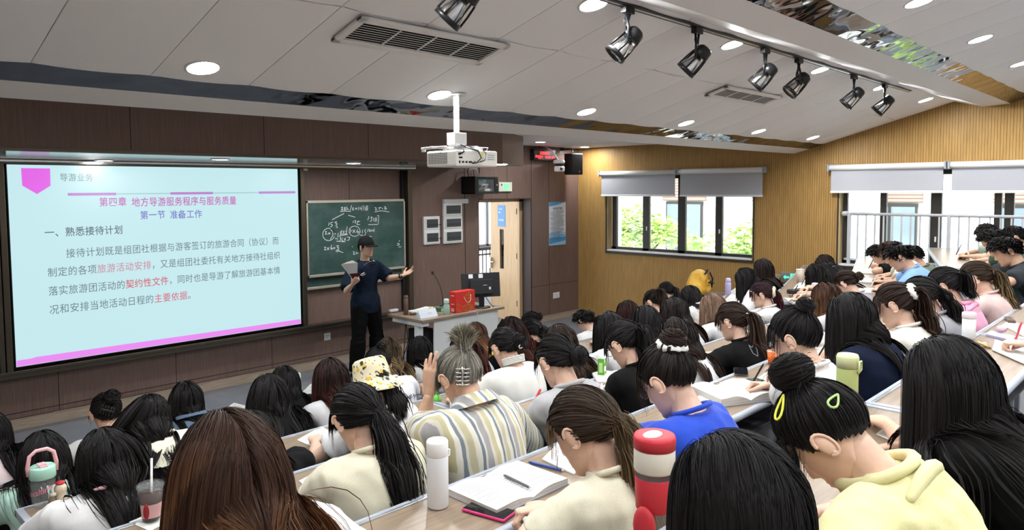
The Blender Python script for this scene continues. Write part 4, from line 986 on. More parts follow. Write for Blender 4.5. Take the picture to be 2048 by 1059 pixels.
def cloth(c, kind='cotton', name=None):
    k = (c, kind)
    if k in _CL: return _CL[k]
    m = mat(name or ('fabric_%d' % len(_CL)), c, .85, spec=.2 if max(c) > .1 else .08, sheen=.12 if max(c) > .1 else 0.0)
    if kind == 'cotton': noise_mix(m, tuple(x*.93 for x in c), c, nscale=220, detail=2, bump=.08, bdist=.001)
    if kind == 'stripe':
        nt, N, L, b = nodes(m); tc = N.new('ShaderNodeTexCoord'); sp = N.new('ShaderNodeSeparateXYZ'); L.new(tc.outputs['Object'], sp.inputs[0])
        nz = N.new('ShaderNodeTexNoise'); nz.inputs['Scale'].default_value = 14; L.new(tc.outputs['Object'], nz.inputs[0])
        ad = N.new('ShaderNodeMath'); ad.operation = 'MULTIPLY_ADD'; ad.inputs[1].default_value = .008; L.new(nz.outputs[0], ad.inputs[0]); L.new(sp.outputs[0], ad.inputs[2])
        dv = N.new('ShaderNodeMath'); dv.operation = 'DIVIDE'; dv.inputs[1].default_value = .135; L.new(ad.outputs[0], dv.inputs[0])
        fr = N.new('ShaderNodeMath'); fr.operation = 'FRACT'; L.new(dv.outputs[0], fr.inputs[0])
        cr = N.new('ShaderNodeValToRGB'); cr.color_ramp.interpolation = 'CONSTANT'; e = cr.color_ramp.elements
        cols = [(0, (.44, .41, .27)), (.13, (.58, .56, .48)), (.26, (.15, .185, .22)), (.34, (.56, .54, .48)), (.40, (.31, .30, .30)), (.56, (.56, .52, .44)), (.64, (.46, .43, .26)), (.76, (.66, .64, .56)), (.86, (.17, .205, .24)), (.94, (.55, .53, .46))]
        e[0].position = 0; e[0].color = (*cols[0][1], 1); e[1].position = cols[1][0]; e[1].color = (*cols[1][1], 1)
        for p, cc in cols[2:]: n = e.new(p); n.color = (*cc, 1)
        L.new(fr.outputs[0], cr.inputs[0]); L.new(cr.outputs[0], b.inputs['Base Color'])
    _CL[k] = m; return m
WHT = (.62, .62, .61); CREAM = (.63, .60, .46); BLK = (.0075, .0075, .008); NAVY = (.009, .013, .030)
# ---------------------------------------------------------------- hair strands
SCALP = np.array([.0795, .1035, .1005]); SC0 = np.array([0, -.010, .006])
def hairline(n):
    """True where a unit scalp direction carries hair"""
    az = np.degrees(np.arctan2(np.abs(n[:, 0]), n[:, 1]))
    zl = np.interp(az, [0, 30, 45, 58, 70, 82, 95, 112, 132, 180], [.50, .48, .40, .20, -.10, -.30, -.36, -.46, -.64, -.74])
    return n[:, 2] > zl
def roots(N, rg):
    n = nrm(rg.normal(0, 1, (N*3, 3))); n = n[hairline(n)]; return n[:N]
class Body: pass
def push_out(p, body, h, wb=None):
    for a, b, r in body.caps:
        ab = b-a; t = np.clip(((p-a)@ab)/(ab@ab+1e-9), 0, 1)[:, None]; c = a+t*ab; v = p-c; d = np.linalg.norm(v, axis=1, keepdims=True)
        k = (d < r+h[:, None])
        if wb is not None: v = v+body.back*(wb*.055)[:, None]; d = np.linalg.norm(v, axis=1, keepdims=True)
        p = np.where(k, c+v/(d+1e-9)*(r+h[:, None]), p)
    return p
def head_push(p, body, h):
    loc = (p-body.Hc)@body.Ri-SC0
    q = loc/(SCALP+h[:, None]); rr = np.linalg.norm(q, axis=1, keepdims=True)
    loc = np.where(rr < 1, q/(rr+1e-9)*(SCALP+h[:, None]), loc)
    return (loc+SC0)@body.Rh.T+body.Hc, loc, rr[:, 0]
def gravity_run(p, d, L, K, body, h, rg, flow=None, stiff=.55, wave=0.0, curl=0.0, grav=1.0, wb=None):
    N = len(p); P = [p.copy()]; ds = (L/K)[:, None]; ph = rg.uniform(0, 6.28, N); fq = rg.uniform(.8, 1.25, N)
    for k in range(K):
        p2, loc, rr = head_push(p, body, h*0)
        g = np.tile([0, 0, -grav], (N, 1))
        if flow is not None:
            on = np.clip((1.22-rr)*6, 0, 1)*np.clip((loc[:, 2]+.05)*14, 0, 1)
            g = g*(1-.55*on[:, None])+flow(loc)*on[:, None]*1.1
        d = nrm(d*stiff+nrm(g)*(1-stiff))
        q = p+d*ds
        q, loc, rr = head_push(q, body, h); q = push_out(q, body, h, wb)
        d = nrm(nrm(q-p)*.8+d*.2); p = q; P.append(p.copy())
    P = np.stack(P, 1)
    if wave:
        t = np.linspace(0, 1, K+1)[None]; A = wave*np.clip(t*1.8-.3, 0, 1)*(.6+.4*rg.uniform(0, 1, (N, 1)))
        T = nrm(np.gradient(P, axis=1)); s = nrm(np.cross(T, P-body.Hc)); w = 2*np.pi*t*(L[:, None]/.11)*fq[:, None]*(1+curl)
        cl = (ph*0+rg.integers(0, 9, N)*.7)[:, None]
        P = P+s*(A*np.sin(w+cl))[..., None]+nrm(np.cross(T, s))*(A*.6*np.cos(w+cl))[..., None]
    return P
def ribbons(q, P, w, Hc, rg, m=0, tip=.25, t0=0.0, t1=1.0):
    N, K, _ = P.shape
    T = nrm(np.gradient(P, axis=1)); n = P-Hc; n[..., 2] *= .4; s = nrm(np.cross(T, n))
    a = rg.normal(0, .45, N)[:, None, None]; s = nrm(s*np.cos(a)+np.cross(T, s)*np.sin(a))
    pr = np.interp(np.linspace(0, 1, K), [0, .1, .72, 1], [.6, 1, 1, tip]); W = (w*rg.uniform(.6, 1.35, N))[:, None, None]*pr[None, :, None]*.5
    V = np.stack([P-s*W, P+s*W], 2).reshape(-1, 3)
    b = (np.arange(N)*K*2)[:, None]+(np.arange(K-1)*2)[None]; Q = np.stack([b, b+1, b+3, b+2], -1).reshape(-1, 4)
    t = np.repeat(np.tile(np.linspace(t0, t1, K), N), 2); q.add(V, Q, m, t)
def cap_q(body, off, low=None):
    nu, nv = 40, 26; th = np.linspace(0, 2*np.pi, nu, endpoint=False); ph = np.linspace(1e-3, 2.35, nv)
    n = np.stack([np.sin(ph)[:, None]*np.sin(th), np.sin(ph)[:, None]*np.cos(th), np.repeat(np.cos(ph)[:, None], nu, 1)], -1).reshape(-1, 3)
    Q = grid_q(nv, nu); ok = hairline(n); Q = Q[ok[Q].all(1)]
    return (n*(SCALP+off)+SC0)@body.Rh.T+body.Hc, Q
def slerp(a, b, t):
    w = np.arccos(np.clip((a*b).sum(-1), -.9995, .9995))[:, None, None]; t = t[None, :, None]
    return (np.sin((1-t)*w)*a[:, None]+np.sin(t*w)*b[None, None] if b.ndim == 1 else np.sin((1-t)*w)*a[:, None]+np.sin(t*w)*b[:, None])/np.sin(w)
def make_hair(body, sty, L, seed, d, wave=0.0, dens=1.0, tie=None, part=0.0, tail=None, curl=0.0, bun=.036, up=None, fall=None, bangs=1.0, spread=.14):
    rg = np.random.default_rng(seed); q = QM(); Hc, Rh = body.Hc, body.Rh
    N = int(np.clip(12500/d**1.42, 560, 7500)*dens); w = float(np.clip(.0012*d**1.04, .0013, .0070)); K = int(np.clip(34/d**.35, 15, 32))
    V, Q = cap_q(body, .004); q.add(V, Q, 0, np.full(len(V), .05))
    def world(loc): return loc@Rh.T+Hc
    n = roots(N, rg); info = {}
    if sty in ('long', 'bob'):
        hh = rg.uniform(.003, .015, len(n)); p = world(n*(SCALP+hh[:, None]*.6)+SC0)
        xp = n[:, 0]-part
        def flow(loc):
            lx = loc[:, 0]-part*.08; sx = np.sign(lx); a = np.clip(np.abs(lx)/.03, .25, 1)
            f = np.stack([sx*.75*a, np.where(loc[:, 1] > .02, -.30, -.55), -.55-0*lx], -1)
            return nrm(f)@Rh.T
        loc0 = n*SCALP; d0 = flow(loc0)
        LL = L*rg.uniform(.86, 1.04, len(n))
        fr = n[:, 1] > .55; LL = np.where(fr, LL*.8, LL)
        wb = np.clip(.55-n[:, 1]*1.6, 0, 1); P = gravity_run(p, d0, LL, K, body, hh, rg, flow, .5, wave, curl, wb=wb)
        if fall is not None:
            t = np.linspace(0, 1, K+1)**1.6; P = P+np.asarray(fall)[None, None]*t[None, :, None]
        tS = np.linspace(0, 1, K+1)[None]; P = P+body.s*(((P-Hc)@body.s)*spread*tS)[..., None]
        ribbons(q, P, w, Hc, rg)
        # dense inner layer
        k = len(n)//3; hh = np.full(k, .004); P = gravity_run(world(n[:k]*(SCALP+.003)+SC0), flow(n[:k]*SCALP), LL[:k]*.93, K, body, hh+rg.uniform(0, .006, k), rg, flow, .5, wb=wb[:k])
        if fall is not None: P = P+np.asarray(fall)[None, None]*t[None, :, None]
        P = P+body.s*(((P-Hc)@body.s)*spread*tS)[..., None]
        ribbons(q, P, w*2.4, Hc, rg)
    elif sty in ('pony', 'bun', 'claw'):
        tn = nrm(np.asarray(tie, float)); tl = tn*(SCALP+.006)+SC0; tw = world(tl); out = nrm(tn/SCALP@Rh.T)
        hh = rg.uniform(.003, .013, len(n)); t = np.linspace(0, 1, max(9, K//2))
        keep = (n@tn) < .985; n2 = n[keep]; hh = hh[keep]
        G = slerp(n2, np.tile(tn, (len(n2), 1)), t)
        bulge = 1+0*t; off = hh[:, None]*(1-.55*t[None]**3)*np.clip(t[None]*3.2+.06, 0, 1)+.004*np.sin(np.pi*t)[None]
        P = world(G*(SCALP+off[..., None])+SC0)
        jit = rg.normal(0, 1, (len(n2), 3))*.009; P = P+jit[:, None]*(t[None, :, None]**3)
        ribbons(q, P, w*1.15, Hc, rg, tip=.9, t1=.25)
        # loose hairs round the face
        k = max(8, N//110); sd = rg.choice([-1, 1], k); f0 = nrm(np.stack([sd*rg.uniform(.75, .95, k), rg.uniform(.30, .62, k), rg.uniform(.0, .35, k)], -1))
        P = gravity_run(world(f0*(SCALP+.006)+SC0), np.tile([0, 0, -1.], (k, 1)), rg.uniform(.06, .12, k), K, body, np.full(k, .004), rg, None, .6, .004)
        ribbons(q, P, w*.45, Hc, rg)
        if bangs:
            k = int(N*.13*bangs); az = rg.normal(0, .52, k).clip(-1.05, 1.05); f0 = np.stack([np.sin(az), np.cos(az), np.interp(np.abs(az), [0, .6, .9, 1.12], [.66, .60, .45, .15])+rg.uniform(0, .22, k)], -1); f0 = nrm(f0)
            P = gravity_run(world(f0*(SCALP+.004)+SC0), nrm(f0*np.array([.8, .6, 0])+np.array([0, 0, -.3]))@Rh.T, rg.uniform(.045, .085, k)*np.where(np.abs(az) > .8, 1.1, 1), 10, body, rg.uniform(.003, .009, k), rg, lambda loc: nrm(np.stack([np.sign(loc[:, 0])*.45, .15+0*loc[:, 0], -1+0*loc[:, 0]], -1))@Rh.T*1.6, .5)
            ribbons(q, P, w*1.05, Hc, rg)
        info['tie'] = (tw, out)
        if sty == 'pony':
            M = int(N*.85); base = tw+out*.012; o = rg.normal(0, 1, (M, 3))*.008; dirs = nrm(out+rg.normal(0, .16, (M, 3)))
            if up is not None: dirs = nrm(nrm(np.asarray(up)@Rh.T)+rg.normal(0, .13, (M, 3)))
            LL = L*rg.uniform(.72, 1.05, M)
            P = gravity_run(base+o, dirs, LL, K, body, rg.uniform(.004, .03, M), rg, None, .62 if up is None else .93, wave, curl)
            if up is None:
                tt = np.linspace(0, 1, K+1); sp = rg.normal(0, 1, (M, 3))*(.012+.014*L)*np.array([1, 1, .2]); env = np.interp(tt, [0, .12, .6, 1], [.15, .6, 1, .75]); P = P+sp[:, None]*env[None, :, None]
            ribbons(q, P, w*1.15, tw+np.array([0, .2, 0]), rg, t0=.25)
            info['tail'] = P[:, -1].mean(0)
        else:
            B = tw+out*bun*(.80 if sty == 'bun' else .5); R = bun; ax = out
            a = nrm(np.cross(ax, [.2, .3, 1.0])); b = np.cross(ax, a); M = int(N*.34)+40
            V, Q = ell_q(B, (R*.9, R*.9, R*.74), np.stack([a, b, ax], -1), 16, 10); q.add(V, Q, 0, np.full(len(V), .4))
            Kb = 13; tt = np.linspace(0, 1, Kb)
            a0 = rg.uniform(0, 6.28, M)[:, None]; sw = rg.uniform(2.0, 4.2, M)[:, None]*rg.choice([-1, 1], M)[:, None]; lat = np.arcsin(rg.uniform(-.8, .96, M))[:, None]; tl_ = rg.normal(0, .28, M)[:, None]
            th = a0+sw*tt; ph = lat+tl_*np.sin(th*1.0+a0)
            rr = R*rg.uniform(.95, 1.13, M)[:, None]
            P = B+(rr*np.cos(ph)*np.cos(th))[..., None]*a+(rr*np.cos(ph)*np.sin(th))[..., None]*b+(rr*.84*np.sin(ph))[..., None]*ax
            ribbons(q, P, w*1.25, B, rg, tip=.7, t0=.3, t1=.6)
            info['bun'] = (B, R)
            k = N//90+5; s0 = nrm(rg.normal(0, 1, (k, 3))); P = gravity_run(B+s0*R*.9, nrm(s0+out), rg.uniform(.02, .05, k), 8, body, np.full(k, .004), rg, None, .75, .003); ribbons(q, P, w*.6, B, rg)
    elif sty in ('short', 'curly', 'boy'):
        hh = rg.uniform(.004, .012, len(n)); cw = nrm(np.array([.1, -.45, .9]))
        fl = n-cw*(n@cw)[:, None]; fl = nrm(fl+np.array([0, .35, -.05])); side = n[:, 2] < .25
        LL = np.where(side, L*.55, L)*rg.uniform(.7, 1.1, len(n)); K2 = 9; t = np.linspace(0, 1, K2)
        lift = rg.uniform(.25, .7, len(n))*np.where(side, .25, 1)
        d0 = nrm(fl*(1-.25*lift[:, None])+n*lift[:, None]+rg.normal(0, .16, n.shape))
        P0 = n*(SCALP+hh[:, None]*.5)+SC0
        curve = fl*LL[:, None]
        P = P0[:, None]+d0[:, None]*(LL[:, None]*(t-.35*t**2))[..., None]+curve[:, None]*(.30*t**2)[None, :, None]-n[:, None]*(LL[:, None]*.28*t**2)[..., None]
        if sty == 'boy':
            P[..., 2] -= (np.clip((n[:, 1]-.25)*1.6, 0, 1)[:, None]*(t**2)[None]*.034); P[..., 1] += np.clip((n[:, 1]-.3), 0, 1)[:, None]*(t)[None]*.012
        if sty == 'curly':
            ph = rg.uniform(0, 6.28, len(n))[:, None]; A = .010*t
            s1 = nrm(np.cross(d0, n)); P = P+s1[:, None]*(A*np.sin(ph+t*13))[..., None]+n[:, None]*(A*np.cos(ph+t*13)+.012*t)[..., None]
        q2 = (P-SC0)/(SCALP+.002); rr = np.linalg.norm(q2, axis=-1, keepdims=True); P = np.where(rr < 1, q2/rr*(SCALP+.002)+SC0, P)
        ribbons(q, world(P), w*1.5, Hc, rg, tip=.3)
    V, Q, M, T = q.arrays()
    return V, Q, M, T, info
# ================================================================ PEOPLE: figures
def new_part(name, parent, q, mats, T=False):
    V, Q, M, t = q.arrays(); me = quad_mesh(name, V-parent['_o'], Q, M, mats, t if T else None)
    o = bpy.data.objects.new(name, me); COL.objects.link(o); o.parent = parent['root'] if isinstance(parent, dict) else parent
    return o
def bez(a, b, c, n):
    t = np.linspace(0, 1, n)[:, None]; return (1-t)**2*a+2*t*(1-t)*b+t*t*c
def figure(J, sp, label, seed):
    """J: joints in room coordinates"""
    rg = np.random.default_rng(seed); male = sp.get('male', False); d = J['d']; k = 1.09 if male else 1.0
    Hc, Rh = J['Hc'], J['Rh']; s, f = J['s'], J['f']; hip, C7 = J['hip'], J['C7']
    vox = float(np.clip(.0052*d**.7, .0062, .0145)); lod = 0 if d < 2.2 else (1 if d < 4 else 2); near = d < 4.6
    t = nrm(C7-hip); ft = nrm(np.cross(t, s)); L = np.linalg.norm(C7-hip)
    # ---- torso rings
    mid = (hip+C7)/2-ft*J.get('slouch', .045)
    tt = np.array([-.16, -.05, .06, .18, .32, .46, .60, .74, .86, .94, 1.0])
    w = np.array([.120, .165, .176, .160, .135, .132, .146, .160, .165, .140, .070])*k
    dp = np.array([.085, .110, .116, .108, .093, .092, .100, .104, .094, .078, .058])*k
    tc = np.clip(tt, 0, 1)[:, None]
    C = (1-tc)**2*hip+2*tc*(1-tc)*mid+tc**2*C7; C[0] = hip-np.array([0, 0, .10]); C[1] = hip-np.array([0, 0, .04])
    B = nrm(f[None]*(1-tc)+ft[None]*tc); A = np.tile(s, (len(tt), 1))
    def torso(ov, lo=0):
        w_ = w.copy(); w_[0] = .168 if sp.get('stand') and ov > 0 else w[0]
        c = np.concatenate([C[lo:lo+1], C[lo:], C[-1:]+t*.005]); a = np.concatenate([A[lo:lo+1], A[lo:], A[-1:]]); b = np.concatenate([B[lo:lo+1], B[lo:], B[-1:]])
        return rings_tube(c, a, b, np.r_[1e-5, w_[lo:]+ov, 1e-5], np.r_[1e-5, dp[lo:]+(.022 if sp.get('stand') and ov > 0 else 0)*(np.arange(len(w)) < 1)[lo:]+ov, 1e-5], 20)
    S = {-1: J['SL'], 1: J['SR']}; E = {-1: J['EL'], 1: J['ER']}; Wr = {-1: J['WL'], 1: J['WR']}
    neck0 = C7-t*.04; neck1 = Hc+Rh@np.array([0, -.022, -.035]); nr = .058 if male else .050
    npth = bez(neck0, Hc+Rh@np.array([0, -.03, -.13])*.9+C7*.0-(Hc*(.9-1)*0), neck1, 5) if False else np.linspace(0, 1, 5)[:, None]*(neck1-neck0)+neck0
    skin = [torso(-.006), tube_q(npth, np.array([nr*1.15, nr*1.05, nr, nr*.97, nr*.95]), 14)]
    for i in (-1, 1):
        skin.append(tube_q([C7-t*.055+s*i*.05, S[i]], [.052*k, .050*k], 10))
        U = bez(S[i], (S[i]+E[i])/2+np.array([0, 0, .008]), E[i], 5); skin.append(tube_q(U, np.array([.050, .047, .043, .038, .036])*k, 12))
        Fm = np.linspace(0, 1, 5)[:, None]*(Wr[i]-E[i])+E[i]; skin.append(tube_q(Fm, np.array([.037, .039, .035, .028, .0225])*k, 12))
        H0 = hip+s*i*.092; kn, an = J['K'][i], J['A'][i]
        skin.append(tube_q(np.linspace(0, 1, 5)[:, None]*(kn-H0)+H0, np.array([.086, .080, .070, .060, .053])*k, 10))
        skin.append(tube_q(np.linspace(0, 1, 5)[:, None]*(an-kn)+kn, np.array([.054, .056, .050, .040, .034])*k, 10))
        skin.append(tube_q([an-f*.03-np.array([0, 0, .025]), an+f*.12-np.array([0, 0, .045])], [.036, .030], 8))
    if not male:
        for i in (-1, 1): skin.append(ell_q(hip+(C7-hip)*.66+s*i*.068+ft*.075-ft*.02, (.062, .055, .06)))
    V, Q, N = remesh(skin, vox, 4)
    q = QM(); q.add(V, Q, 0)
    hres = 1.25 if d < 2 else (1.0 if d < 4.6 else .7)
    hv, hq, hm = head_q(hres, male); q.add(hv@Rh.T+Hc, hq, hm)
    for i in (-1, 1):
        ev, eq = ear_q(i, .0735 if (sp.get('hair') or {}).get('sty') in ('long', 'bob') else .0855); q.add(ev@Rh.T+Hc, eq, 0)
        lv, lq = ell_q((i*.031, .0605, .0028 if sp.get('eyes') != 'open' else .0055), (.0135, .0124, .0102), None, 10, 7); q.add(lv@Rh.T+Hc, lq, 0)
        hp = sp.get('hand', {}).get(i, 'rest' if i < 0 else 'write'); up = J['up'].get(i, np.array([0, 0, 1.0])); hd = J['hd'].get(i)
        if hd is None: hd = nrm(nrm(Wr[i]-E[i])+f*.7)
        hv, hq = hand_at(Wr[i]+nrm(hd)*.022*k, hd, up, i, hp, lod, .96*k); q.add(hv, hq, 0)
    V, Q, M, T = q.arrays(); o0 = np.array(J['o'])
    me = quad_mesh('person', V-o0, Q, M, [sp.get('skin', SKIN[1 if not male else 0]), M_lip])
    root = bpy.data.objects.new('person', me); COL.objects.link(root); root.location = tuple(o0)
    tag(root, label, 'person', sp.get('group', 'students at the desks'))
    par = {'root': root, '_o': o0}
    class PP(dict): pass
    par_o = par
    def part(name, q, mats, T=False, parent=None):
        V, Q, M, t_ = q.arrays(); me = quad_mesh(name, V-o0, Q, M, mats, t_ if T else None)
        o = bpy.data.objects.new(name, me); COL.objects.link(o); o.parent = parent or root; return o
    # ---- eyes, brows
    for i in (-1, 1):
        q = QM(); v, qq = ell_q((i*.031, .0605, -.003), (.0118, .0118, .0115), None, 12, 8); q.add(v@Rh.T+Hc, qq, 0)
        v, qq = ell_q((i*.031, .0690, -.0065 if sp.get('eyes') != 'open' else -.002), (.0055, .0045, .0055), None, 8, 6); q.add(v@Rh.T+Hc, qq, 1)
        v, qq = tube_q(np.array([[i*.020, .0700, -.006], [i*.031, .0735, -.0075], [i*.042, .0655, -.005]])+np.array([0, 0, .0 if sp.get('eyes') != 'open' else .006]), .0009, 5); q.add(v@Rh.T+Hc, qq, 1)
        part('eye', q, [M_eyew, M_iris])
        if near or male:
            q = QM(); v, qq = tube_q(np.array([[i*.014, .0845, .017], [i*.030, .0845, .0215], [i*.046, .0725, .017]]), [.0022, .0026, .0012], 6); q.add(v@Rh.T+Hc, qq, 0); part('eyebrow', q, [HAIR['k']])
    # ---- shirt
    col, kind, slv = sp['shirt'][:3]; ov = sp.get('ov', .012 if not male else .016)
    mshirt = cloth(col, kind)
    parts = [torso(ov, 0)] if slv != 'tank' else [torso(ov, 0)]
    for i in (-1, 1):
        if slv == 'tank': continue
        parts.append(tube_q([C7-t*.050+s*i*.055, S[i]], [.056*k+ov*.5, .055*k+ov*.6], 12))
        U = bez(S[i], (S[i]+E[i])/2+np.array([0, 0, .008]), E[i], 7); fr = {'short': .66, 'half': .92, 'cap': .35}.get(slv, 1.0); n = max(3, int(round(7*fr)))
        P = U[:n] if fr < 1 else U
        if fr < 1: P = np.concatenate([U[:n-1], [S[i]+(E[i]-S[i])*fr]])
        r0, r1 = .056*k+ov*.7, .055*k+ov*(1.25 if slv != 'long' else .6)
        parts.append(tube_q(P, np.linspace(r0, r1, len(P)), 14, dome=slv == 'long'))
        if slv == 'long':
            parts.append(tube_q(np.linspace(0, 1, 5)[:, None]*((Wr[i]-E[i])*.93)+E[i], np.array([.050, .050, .046, .041, .035])*k+ov*.3, 12, dome=False))
    if not male:
        for i in (-1, 1): parts.append(ell_q(hip+(C7-hip)*.66+s*i*.068+ft*.062, (.070, .062, .068)))
    V, Q, N = remesh(parts, vox*1.12, 5)
    V = fold(V, N, .0105 if d < 3.6 else .008, seed, along=t)
    q = QM(); q.add(V, Q, 0)
    nc = C7+t*.012+nrm(neck1-neck0)*.004; nn = nrm(nrm(neck1-neck0)+t*.8)
    if slv != 'tank':
        ck = sp.get('collar', 'round')
        if ck == 'round':
            v, qq = torus_q(nc-t*.006, nr*1.28, .0085, nn, 26, 7, (1.12, 1.0)); q.add(v, qq, 1 if sp.get('trim') else 0)
        elif ck == 'stand':
            for j in range(4):
                v, qq = torus_q(nc+nn*(.004+j*.010), nr*(1.20+.015*j), .0065, nn, 28, 6, (1.1, 1.0), wob=.35 if j > 1 else .1); q.add(v, qq, 0)
        elif ck == 'shirt':
            a = s; b = np.cross(nn, a); th = np.linspace(0, 2*np.pi, 26, endpoint=False); rows = []
            for hh, rr in ((-.012, 1.18), (.030, 1.16), (.034, 1.24), (.004, 1.75), (-.012, 1.95)): rows.append(nc+nn*hh+nr*rr*(np.cos(th)[:, None]*a*1.1+np.sin(th)[:, None]*b))
            q.add(np.concatenate(rows), grid_q(5, 26), 0)
        elif ck == 'hood':
            v, qq = torus_q(nc-t*.008+ft*.008, nr*1.42, .013, nrm(nn-ft*.15), 24, 8, (1.22, 1.1)); q.add(v, qq, 0)
            hb = C7-t*.085-ft*.075; R = np.stack([s, ft, t], -1)
            v, qq = ell_q(hb, (.115, .035, .085), R, 20, 12); q.add(v, qq, 0)
            v, qq = tube_q(bez(hb+s*.10+t*.05, hb+t*.10-ft*.035, hb-s*.10+t*.05, 9), [.010, .013, .015, .016, .016, .016, .015, .013, .010], 8); q.add(v, qq, 0)
    ms = [mshirt]+([cloth(sp['trim'])] if sp.get('trim') else [])
    so = part('shirt', q, ms)
    sp['_shirt'] = so
    # ---- trousers and shoes
    tr = []
    for i in (-1, 1):
        H0 = hip+s*i*.092; kn, an = J['K'][i], J['A'][i]; lo = sp.get('loose', 0.0)
        tr.append(tube_q(np.linspace(0, 1, 5)[:, None]*(kn-H0)+H0, np.array([.098, .092, .082, .072, .066])*k+lo*.6, 10))
        tr.append(tube_q(np.linspace(0, 1, 5)[:, None]*((an-kn)*.96)+kn, np.array([.066, .068, .063, .057, .055])*k+lo, 10, dome=False))
    c = np.concatenate([C[:1], C[:4], C[3:4]]); a = np.tile(s, (6, 1)); b = np.concatenate([B[:1], B[:4], B[3:4]])
    tr.append(rings_tube(c, a, b, np.r_[1e-5, w[:4]+.008, 1e-5], np.r_[1e-5, dp[:4]+.008, 1e-5], 16))
    V, Q, N = remesh(tr, .016 if not sp.get('stand') else .012, 3); V = fold(V, N, .008, seed+5)
    q = QM(); q.add(V, Q, 0); part('trousers', q, [cloth(sp.get('pants', (.03, .035, .05)))])
    for i in (-1, 1):
        an = J['A'][i]; q = QM()
        v, qq = tube_q([an-f*.05-np.array([0, 0, .045]), an+f*.02-np.array([0, 0, .035]), an+f*.14-np.array([0, 0, .048])], [.036, .046, .032], 10); v[:, 2] = np.maximum(v[:, 2], an[2]-.082); q.add(v, qq, 0)
        part('shoe', q, [cloth(sp.get('shoe', (.5, .5, .5)))])
    # ---- hair
    body = Body(); body.Hc, body.Rh, body.Ri = Hc, Rh, Rh/J['hs']**2
    body.back = -ft; body.s = s; md = (hip+C7)/2-ft*.02
    body.caps = [(md+s*i*.06, C7-t*.13+s*i*.07, .106*k+ov*1.35) for i in (-1, 1)]+[(hip+s*i*.06, md+s*i*.06, .112*k+ov*1.35) for i in (-1, 1)]+[(S[-1]-t*.008, S[1]-t*.008, .066*k+ov*.7), (neck0, neck1, nr+.004), (C7-t*.03, C7+t*.012, nr*1.42)]
    for i in (-1, 1): body.caps += [(S[i], E[i], .054*k+ov*.8)]
    hs = sp.get('hair')
    if hs:
        hs = dict(hs); hm = HAIR[hs.pop('c')]; tieC = hs.pop('tiec', None); tk = hs.pop('tiek', 'tie')
        V, Q, M, T, info = make_hair(body, hs.pop('sty'), hs.pop('L', .3), seed, d, **hs)
        q = QM(); q.add(V, Q, 0, T); part('hair', q, [hm], True)
        if 'tie' in info and tieC:
            tw, out = info['tie']; q = QM()
            if tk == 'scrunchie': v, qq = torus_q(tw+out*.006, .037, .015, out, 24, 8, wob=.22)
            elif tk == 'beads':
                v, qq = torus_q(tw+out*.008, .020, .009, out, 16, 7, wob=.4)
            else: v, qq = torus_q(tw+out*.010, .0155, .0065, out, 18, 7)
            q.add(v, qq, 0 if len(np.shape(tieC)) == 1 else (np.random.default_rng(3).random(len(qq)) < .33).astype(int) if tk == 'scrunchie' else (np.arange(len(qq))//7 % 2))
            part('hair_tie', q, [cloth(tieC)] if len(np.shape(tieC)) == 1 else [cloth(c) for c in tieC])
        sp['_info'] = info
    # ---- glasses
    g = sp.get('glasses')
    if g:
        q = QM(); q2 = QM(); fy = .0935
        for i in (-1, 1):
            th = np.linspace(0, 2*np.pi, 18); P = np.stack([i*.034+.0235*np.sign(np.cos(th))*np.abs(np.cos(th))**.75, fy-.004-abs(.2)*np.abs(.034+.0235*np.cos(th)*1-.034)*.25, -.006+.0195*np.sign(np.sin(th))*np.abs(np.sin(th))**.75], -1)
            r = .0016 if g == 'thick' else .0010
            v, qq = tube_q(P, r, 6); q.add(v@Rh.T+Hc, qq, 0)
            v, qq = tube_q([(i*.058, fy-.007, .002), (i*.072, .055, .003), (i*.0785, -.002, .002), (i*.078, -.022, -.012)], r, 6); q.add(v@Rh.T+Hc, qq, 0)
            v, qq = ell_q((i*.034, fy-.006, -.006), (.0225, .0006, .0185), None, 12, 6); q2.add(v@Rh.T+Hc, qq, 0)
        v, qq = tube_q([(-.011, fy-.004, -.001), (0, fy-.0, .001), (.011, fy-.004, -.001)], .0012, 6); q.add(v@Rh.T+Hc, qq, 0)
        go = part('glasses', q, [M_black if g != 'metal' else M_steel]); part('lens', q2, [M_clear], parent=go)
    return root, part, body
def head_rot(psi, yaw, pitch, roll): return rotz(psi+yaw)@roty(roll)@rotx(-pitch)
PEOPLE = {}
